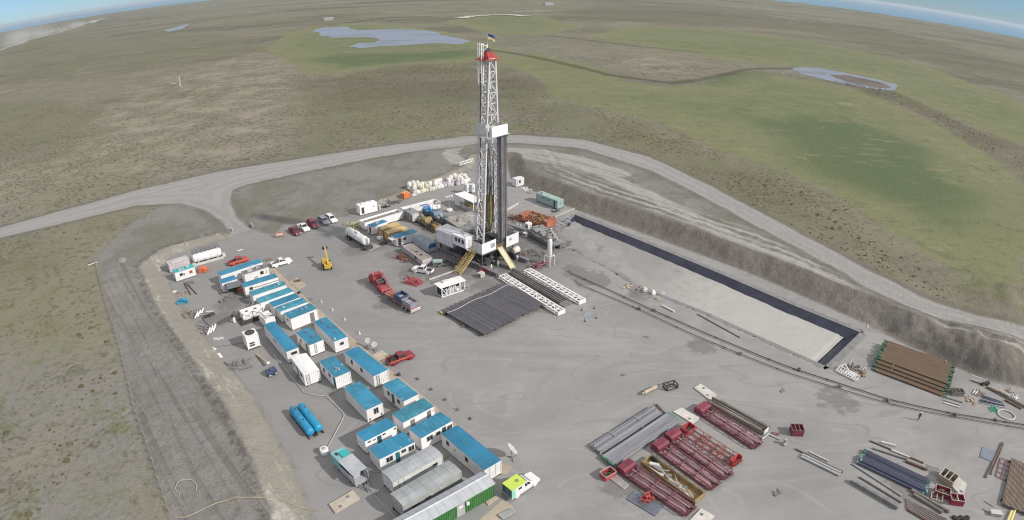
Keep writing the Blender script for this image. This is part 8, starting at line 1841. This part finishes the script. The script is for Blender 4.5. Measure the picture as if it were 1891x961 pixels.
clutter('person_cart', 'small dark barrow beside the walkway by the blue roofed cabin', 'barrow', (736,694), (.8,.6,1.0), 6, DARK, 83, .2)
def blue_machine():
    p = G(503,692); r = thing('concrete_pump', 'dark blue engine cart with a long tan arm on the ground', 'engine cart', p, R(40)); mb = MB(); mb.box(-1.0,.9,-.6,.6,.45,1.05); mb.box(-.3,.7,-.45,.45,1.05,1.35); mb.build('body', NAVY, r)
    for x in (-.6,.6):
        for s in (-1,1): wheel(r, x, s*.72, .36, .2)
    q = Matrix.Rotation(-R(40), 4, 'Z'); a = q @ (Vector(G(475,657))-Vector(p)); b = q @ (Vector(G(497,678))-Vector(p)); mb = MB(); mb.bar((a.x,a.y,.3),(b.x,b.y,.8),.35,.25); mb.build('arm', paint('tan_arm', (.46,.38,.28), .7, .15, .8, .3), r); mb = MB(); mb.tube((b.x-.3,b.y,.9),(b.x+.3,b.y,.9),.25,10); mb.build('hopper', OFFW, r)
blue_machine()
for k, (q, lab) in enumerate((([(378,642),(383,638),(400,644),(395,648)], 'white board lying at the foot of the left bank, upper one'), ([(386,656),(406,652),(412,660),(392,664)], 'white board with a dark hole at the foot of the left bank, lower one'))): slab('white_board', lab, 'board', q, .1, WHITE, 'white boards by the left bank', spots=k)
for k, (cx, cy, n, lab) in enumerate(((392,612,3,'curved white half pipe by the left bank, in the nearer set'), (369,582,3,'curved white half pipe by the left bank, in the farther set'))):
    for j in range(n):
        p = G(cx-5+5*j, cy+2-3*j); mb = MB(); mb.path([(0,1.6,.2),(.15,.8,.45),(.1,0,.5),(-.1,-.8,.4),(-.3,-1.4,.2)], .2, 8); one(mb, 'curved_pipe', WHITE, lab, 'pipe', p, R(20), 'curved white pipes by the left bank')
J = 'scrap along the left bank'
for nm, lab, cat, px, dims, n, m, sd, rz, kd in (
    ('tarp_heap', 'bright blue tarp heap at the foot of the left bank', 'tarp', (338,560), (2.6,2.0,1.2), 26, TARP, 91, .4, 'mixed'),
    ('scrap_heap', 'grey scrap heap between the blue tarp and the farther white pipes', 'scrap heap', (356,583), (4.5,3.0,1.0), 34, TIMBER, 92, .4, 'mixed'),
    ('scrap_heap', 'dark scrap heap beside the nearer white half pipes', 'scrap heap', (381,614), (3.5,2.0,.8), 20, STEEL, 93, .4, 'mixed'),
    ('scrap_heap', 'dark frame heap in front of the turquoise roofed cabin', 'scrap heap', (350,525), (2.6,1.6,.9), 16, STEEL, 94, .4, 'bars'),
    ('scrap_heap', 'reddish boards heap above the blue tarp', 'scrap heap', (337,543), (3.0,2.0,.4), 12, paint('reddish_board', (.32,.22,.17), .8, .2, 1, .3), 95, .4, 'bars'),
    ('scrap_heap', 'dark bits heap right of the farther white half pipes', 'scrap heap', (386,585), (3.0,1.4,.6), 14, DARK, 96, .9, 'mixed'),
    ('scrap_heap', 'low heap of pale bits below the nearer white half pipes', 'scrap heap', (404,627), (2.2,1.0,.6), 7, OFFW, 97, .2, 'mixed'),
    ('wire_tangle', 'tangle of thin wires on the ground left of the engine cart', 'wire tangle', (432,678), (6.0,3.4,.3), 20, STEEL, 98, .4, 'tubes'),
    ('white_scrap', 'white scrap piece at the upper left of the scrap along the bank', 'scrap heap', (323,540), (1.2,.8,.6), 6, WHITE2, 99, 1.2, 'mixed')):
    clutter(nm, lab, cat, px, dims, n, m, sd, rz, kind=kd, group=J)
for k, (a, b, m) in enumerate((((341,526),(352,545),DARK), ((344,524),(363,544),DARK), ((363,602),(386,606),STEEL), ((366,607),(384,610),TIMBER), ((375,590),(388,603),STEEL), ((403,601),(431,587),DARK), ((401,598),(430,583),DARK), ((381,577),(394,576),WHITE2), ((438,465),(448,462),WHITE2))):
    loose('long_pole', ('dark pole below the turquoise roofed cabin, left one', 'dark pole below the turquoise roofed cabin, right one', 'grey pole pointing at the nearer white half pipes', 'brown pole pointing at the nearer white half pipes', 'grey pole between the two sets of white half pipes', 'dark drawbar beam left of the white tank skid, nearer one', 'dark drawbar beam left of the white tank skid, farther one', 'short white pole right of the farther half pipes', 'short white pole behind the red pickup')[k], 'pole', a, b, .12, m, group='poles in the cabin yard')
def orange_unit():
    p = G(375,502); r = thing('orange_pump', 'small bright orange pump unit beside the turquoise roofed cabin', 'pump', p, R(15)); mb = MB(); mb.prism([(-1.0,.1),(1.0,.1),(.9,1.0),(.3,1.25),(-.8,1.1)], -.8, .8); mb.build('cover', paint('bright_orange', (.70,.16,.06), .5, .12, 1, .15), r); mb = MB(); mb.box(.1,.25,-.83,-.8,.4,.9); mb.build('slot', DARK, r); mb = MB(); mb.bar((1.0,0,.3),(1.9,.3,.3),.12); mb.bar((.6,.8,.5),(1.5,1.0,.8),.1); mb.build('drawbar', ORANGE, r)
orange_unit()
# entrance signs
def sign(label, px, yaw, w, h, m, post=.0, board='sign_board', face=None, cat='sign'):
    p = G(*px); r = thing(board, label, cat, p, yaw, 'signs at the entrance'); mb = MB(); mb.box(-w/2,w/2,-.04,.04,post,post+h); b = mb.build('board', m, r); mb = MB()
    for x in (-w*.42,w*.42): mb.bar((x,.08,0),(x,.08,post+h),.09); mb.bar((x,.1,post+h*.8),(x,.9,.03),.07)
    mb.box(-w*.42, w*.42, .06, .1, post+.1, post+.2); mb.build('support', STEEL, r)
    if face: mb = MB(); mb.box(-w*.38,w*.38,-.06,-.042,post+h*.25,post+h*.8); mb.build('panel', face, b)
sign('dark red board with a pale panel at the left end of the parked vehicles', (517,439), R(14), 2.6, 1.3, RUSTO, .25, face=OFFW)
sign('white striped barrier board at the right side of the entrance road', (466,420), R(-55), 2.6, 1.0, WHITE, .3, board='barrier_board', face=OFFW)
sign('white barrier board at the left side of the entrance road', (429,428), R(-55), 2.2, .8, WHITE, .3, board='barrier_board')
def pipe_gate():
    P0, P1 = Vector(GT(849,308)), Vector(GT(874,300)); mb = MB(); d = P1-P0
    for h in (.5, 1.5): mb.bar((0,0,h),(d.x,d.y,d.z+h),.16)
    n = 6
    for k in range(n+1): mb.bar(d*k/n, d*k/n+Vector((0,0,1.5)), .12)
    for k in range(n): mb.bar(d*k/n+Vector((0,0,.5)), d*(k+1)/n+Vector((0,0,1.5)), .09)
    one(mb, 'lattice_gate', WHITE, 'white lattice boom lying at the far entrance behind the rig', 'gate', P0)
pipe_gate()
# big bags along the far edge
R_ = random.Random(12)
def bag_mesh(s, seed):
    r = random.Random(seed); mb = MB(); prof = [(.0,.46),(.12,.54),(.55,.56),(.85,.50),(1.0,.40),(1.05,.2)]; vs = []
    n = 10
    for z, q in prof:
        for k in range(n):
            a = 2*math.pi*k/n; sq = 1/max(abs(math.cos(a)), abs(math.sin(a)))**.55; vs.append((q*sq*math.cos(a)*s*(1+r.uniform(-.05,.05)), q*sq*math.sin(a)*s*(1+r.uniform(-.05,.05)), z*s*(1+r.uniform(-.03,.03))))
    fs = [(i*n+k, i*n+(k+1) % n, (i+1)*n+(k+1) % n, (i+1)*n+k) for i in range(len(prof)-1) for k in range(n)]+[tuple(range((len(prof)-1)*n, len(prof)*n)), tuple(range(n))[::-1]]
    mb.add(vs, fs, 0, False); return mb
protos = {}
for m, nm in ((BAGW, 'w'), (BAGY, 'y'), (BAGL, 'l')): protos[nm] = None
base = [(765,358),(778,356),(792,353),(808,349),(824,345),(842,343),(858,338),(866,335)]
lbl = {'w': 'white woven big bag in the long row along the far pad edge', 'y': 'yellowish woven big bag at the left end of the bag row', 'l': 'lilac grey woven big bag in the middle of the bag row'}
for i in range(21):
    t = i/20*7; j = min(6, int(t)); f = t-j; bx = base[j][0]*(1-f)+base[j+1][0]*f; by = base[j][1]*(1-f)+base[j+1][1]*f
    for k in range(4):
        if R_.random() < .10: continue
        c = G(bx, by); dv = Vector((-.64,.77)); x = c[0]+dv.x*1.25*k+R_.uniform(-.2,.2); y = c[1]+dv.y*1.25*k+R_.uniform(-.2,.2)
        key = 'y' if 2 <= i <= 6 and R_.random() < .6 else ('l' if 11 <= i <= 15 and R_.random() < .6 else 'w')
        for st in range(2 if R_.random() < .38 else 1):
            z = max(0, gz(x, y))+1.22*st; rz = R_.uniform(0, 6)
            if protos[key] is None: protos[key] = one(bag_mesh(1.0, 3), 'big_bag', {'w':BAGW,'y':BAGY,'l':BAGL}[key], lbl[key], 'bulk bag', (x, y, z), rz, 'bulk bags along the far pad edge'); o = protos[key]
            else: o = dup(protos[key], (x, y, z), rz, lbl[key], 'bulk bags along the far pad edge')
            q = R_.uniform(1.05, 1.32); o.scale = (q, q, q*R_.uniform(.85, 1.1))
def obox(label, px, rz, l, w, h, m, m2): 
    p = G(*px); r = thing('orange_container', label, 'container', p, rz); mb = MB(); mb.box(-l/2,l/2,-w/2,w/2,.15,h)
    for k in range(5): mb.box(-l/2+l*k/4-.05,-l/2+l*k/4+.05,-w/2-.05,-w/2,.15,h)
    mb.build('shell', m, r); mb = MB(); mb.box(-l/2-.05,l/2+.05,-w/2-.08,w/2+.05,h,h+.1); mb.build('lid', m2, r); mb = MB(); mb.box(-l/2+.1,l/2-.1,-w/2+.1,w/2-.1,0,.15); mb.build('base', DARK, r)
obox('small orange container at the left end of the bag row', (749,366), R(44), 2.2, 1.9, 1.75, ORANGE, paint('orange_lid', (.66,.27,.10), .55, .12, .7, .2))
for k, px in enumerate(((775,357),(764,361))):
    p = G(*px); mb = MB(); mb.box(-.9,.9,-.6,.6,0,.14)
    for j in range(3): mb.box(-.8,.8,-.55+.4*j,-.25+.4*j,.14,.4); 
    one(mb, 'pallet', OFFW, 'flat pallet of pale sacks right of the orange container', 'pallet', p, R(40), 'pallets by the orange container')
clutter('tarp_heap', 'dark grey tarp covered heap between the white cabin and the orange container', 'tarp', (729,375), (4.6,2.4,1.4), 20, paint('grey_tarp', (.13,.13,.135), .6, .2, .8, .3), 101, .3)
clutter('tyre_heap', 'low dark heap of coiled hose below the grey tarp', 'hose heap', (713,383), (2.6,1.5,.6), 12, DARK, 102, .3, kind='tubes')
cabinet('narrow white post box right of the white insulated cabin', (701,388), .5, .5, 1.5, WHITE2)
clutter('sack_heap', 'heap of pale yellow sacks behind the tank trailer', 'sack heap', (655,418), (5.6,3.4,1.6), 40, paint('pale_yellow_sack', (.47,.43,.24), .8, .18, 1, .3), 103, R(-40))
clutter('brown_heap', 'dark brown heap of rolls at the left end of the bag row', 'roll heap', (750,352), (1.8,1.8,1.6), 10, paint('dark_brown_roll', (.11,.08,.07), .8, .2, 1, .3), 104, .3, kind='tubes')
light_tower('white light post in front of the ochre containers', (702,443), 3.4, 2)
clutter('oil_tray', 'dark oily tray with a pale tub right of the tank trailer', 'tray', (708,450), (2.0,1.3,.5), 7, DARK, 105, .2, base=.1)
for k, px in enumerate(((968,349),(975,352),(983,357))): clutter('white_sheet_heap', ('crumpled white sheet heap by the far white tank box', 'second crumpled white sheet heap, nearer the mint trailer', 'greyish crumpled sheet heap beside the mint trailer')[k], 'sheet heap', px, (2.4,1.6,.7), 12, (WHITE, WHITE2, paint('greyish_sheet', (.38,.35,.33), .8, .2, 1, .4))[k], 110+k, .4, group='sheet heaps by the far bank')
loose('beam', 'long pale beam lying near the left end of the pit', 'beam', (1024,402), (1060,387), .22, paint('pale_beam', (.45,.42,.38), .7, .15, .7, .3), square=True)
loose('beam', 'long pale beam lying left of the orange skip', 'beam', (933,391), (957,377), .2, OFFW, square=True)
clutter('dark_sacks', 'low dark sacks between the mint trailer and the pit', 'sack heap', (1026,391), (2.6,1.4,.5), 9, DARK, 114, .2, kind='mixed')
clutter('liner_heap', 'crumpled bluish liner sheet at the far left corner of the pit', 'sheet heap', (1035,414), (7,4.2,.9), 10, paint('bluish_liner', (.36,.36,.38), .6, .2, .6, .4), 115, .5)
for k, (a, b) in enumerate((((792,518),(843,500)), ((797,524),(846,507)))): loose('ground_rail', ('pale rail on the ground between the pickup and the yellow stairs, farther one', 'dark rail on the ground between the pickup and the yellow stairs, nearer one')[k], 'rail', a, b, .14, (OFFW, STEEL)[k], square=True, group='rails by the yellow stairs')
# fence on the left, poles and sheds in the steppe
def fence():
    pts = [GT(*q) for q in [(178,490),(190,540),(215,620),(234,690),(250,760),(275,830),(298,900),(320,966),(335,1010)]]; Q_ = resample(pts, 46); r = thing('wire_fence', 'low wire fence with thin posts along the left embankment', 'fence', (Q_[0][0], Q_[0][1], gz(*Q_[0]))); o = Q_[0]; z0 = gz(*o)
    for x, y in Q_: 
        z = gz(x, y)-z0; mb = MB(); mb.box(x-o[0]-.06, x-o[0]+.06, y-o[1]-.06, y-o[1]+.06, z-.1, z+.95); mb.build('post', paint('pale_post', (.32,.28,.21), .8, .2, 1, .3), r)
    for h in (.35, .62, .88):
        mb = MB(); mb.path([(x-o[0], y-o[1], gz(x, y)-z0+h) for x, y in Q_], .02, 4); mb.build('wire', TIMBER, r)
    mb = MB(); P0, P1 = Vector(GT(163,493)), Vector(GT(180,487)); q = Vector((o[0], o[1], z0)); mb.bar(P0-q+Vector((0,0,.4)), P1-q+Vector((0,0,.4)), .3, .15); mb.build('end_rail', OFFW, r)
fence()
p = GT(224,482); mb = MB(); mb.lathe([(0,1.5),(.5,1.2),(.9,.7),(1.0,.2)], (0,0,-.1), (0,0,1), 9); one(mb, 'boulder', paint('grey_boulder', (.24,.225,.20), .9, .2, .5, .3), 'grey lump of rock on the flat soil at the top left of the embankment', 'rock', p)
p = GT(333,160); mb = MB(); mb.box(-.3,.3,-.3,.3,0,7.0); mb.box(-.4,.4,-.4,.4,7.0,7.2); one(mb, 'marker_post', OFFW, 'lone pale marker post out on the tan steppe', 'post', p)
for k, (px, w, h, lab) in enumerate((((607,38),16,5,'small pale shed far out beyond the lagoon on the left'), ((320,158),3,1.5,'tiny white trough by the lone marker post'), ((1013,10),22,6,'far pale farm shed near the horizon, centre'), ((1555,6),40,14,'far dark farm buildings on the right horizon'))):
    p = GT(*px); r = thing('far_shed', lab, 'shed', p, R(20)); mb = MB(); mb.box(-w/2,w/2,-w/4,w/4,0,h*.6); mb.build('wall', paint('far_shed_wall', (.40,.38,.35)) if k != 3 else STEEL, r); mb = MB(); mb.prism([(-w/2-1,h*.6),(w/2+1,h*.6),(w/2-1,h),(-w/2+1,h)], -w/4-.5, w/4+.5); mb.build('roof', GREYR, r)
# far tracks
def strip(name, pts, w, mat, lift=.5, n=70):
    P_ = [GT(*q) for q in pts]; Q_ = resample(P_, n); L_ = []; R2 = []
    for i, q in enumerate(Q_):
        a, b = Q_[max(0,i-1)], Q_[min(n-1,i+1)]; dv = (b-a)/np.linalg.norm(b-a); nv = np.array([-dv[1], dv[0]])*w/2*(1+.25*math.sin(i*.7)); l, r2 = q+nv, q-nv; L_.append((*l, gz(*l)+lift)); R2.append((*r2, gz(*r2)+lift))
    mb = MB(); mb.add(L_+R2, [(n+i, n+i+1, i+1, i) for i in range(n-1)]); o = mb.build(name, mat)
    if o.data.polygons[0].normal.z < 0: o.data.flip_normals()
    tag(o, kind='structure')
PALE = paint('pale_track', (.46,.43,.37), .9, .15, .02, .2, (.36,.33,.27))
strip('far_track', [(-40,106),(0,94),(40,80),(66,71),(110,60),(150,48),(188,36)], 26, PALE, .9)
strip('salt_pan', [(850,35),(870,31),(900,29),(940,28),(972,31)], 22, PALE, .8)
strip('far_track', [(640,42),(720,33),(800,31)], 7, paint('dull_track', (.24,.22,.17), .9, .2, .02, .2), .8)
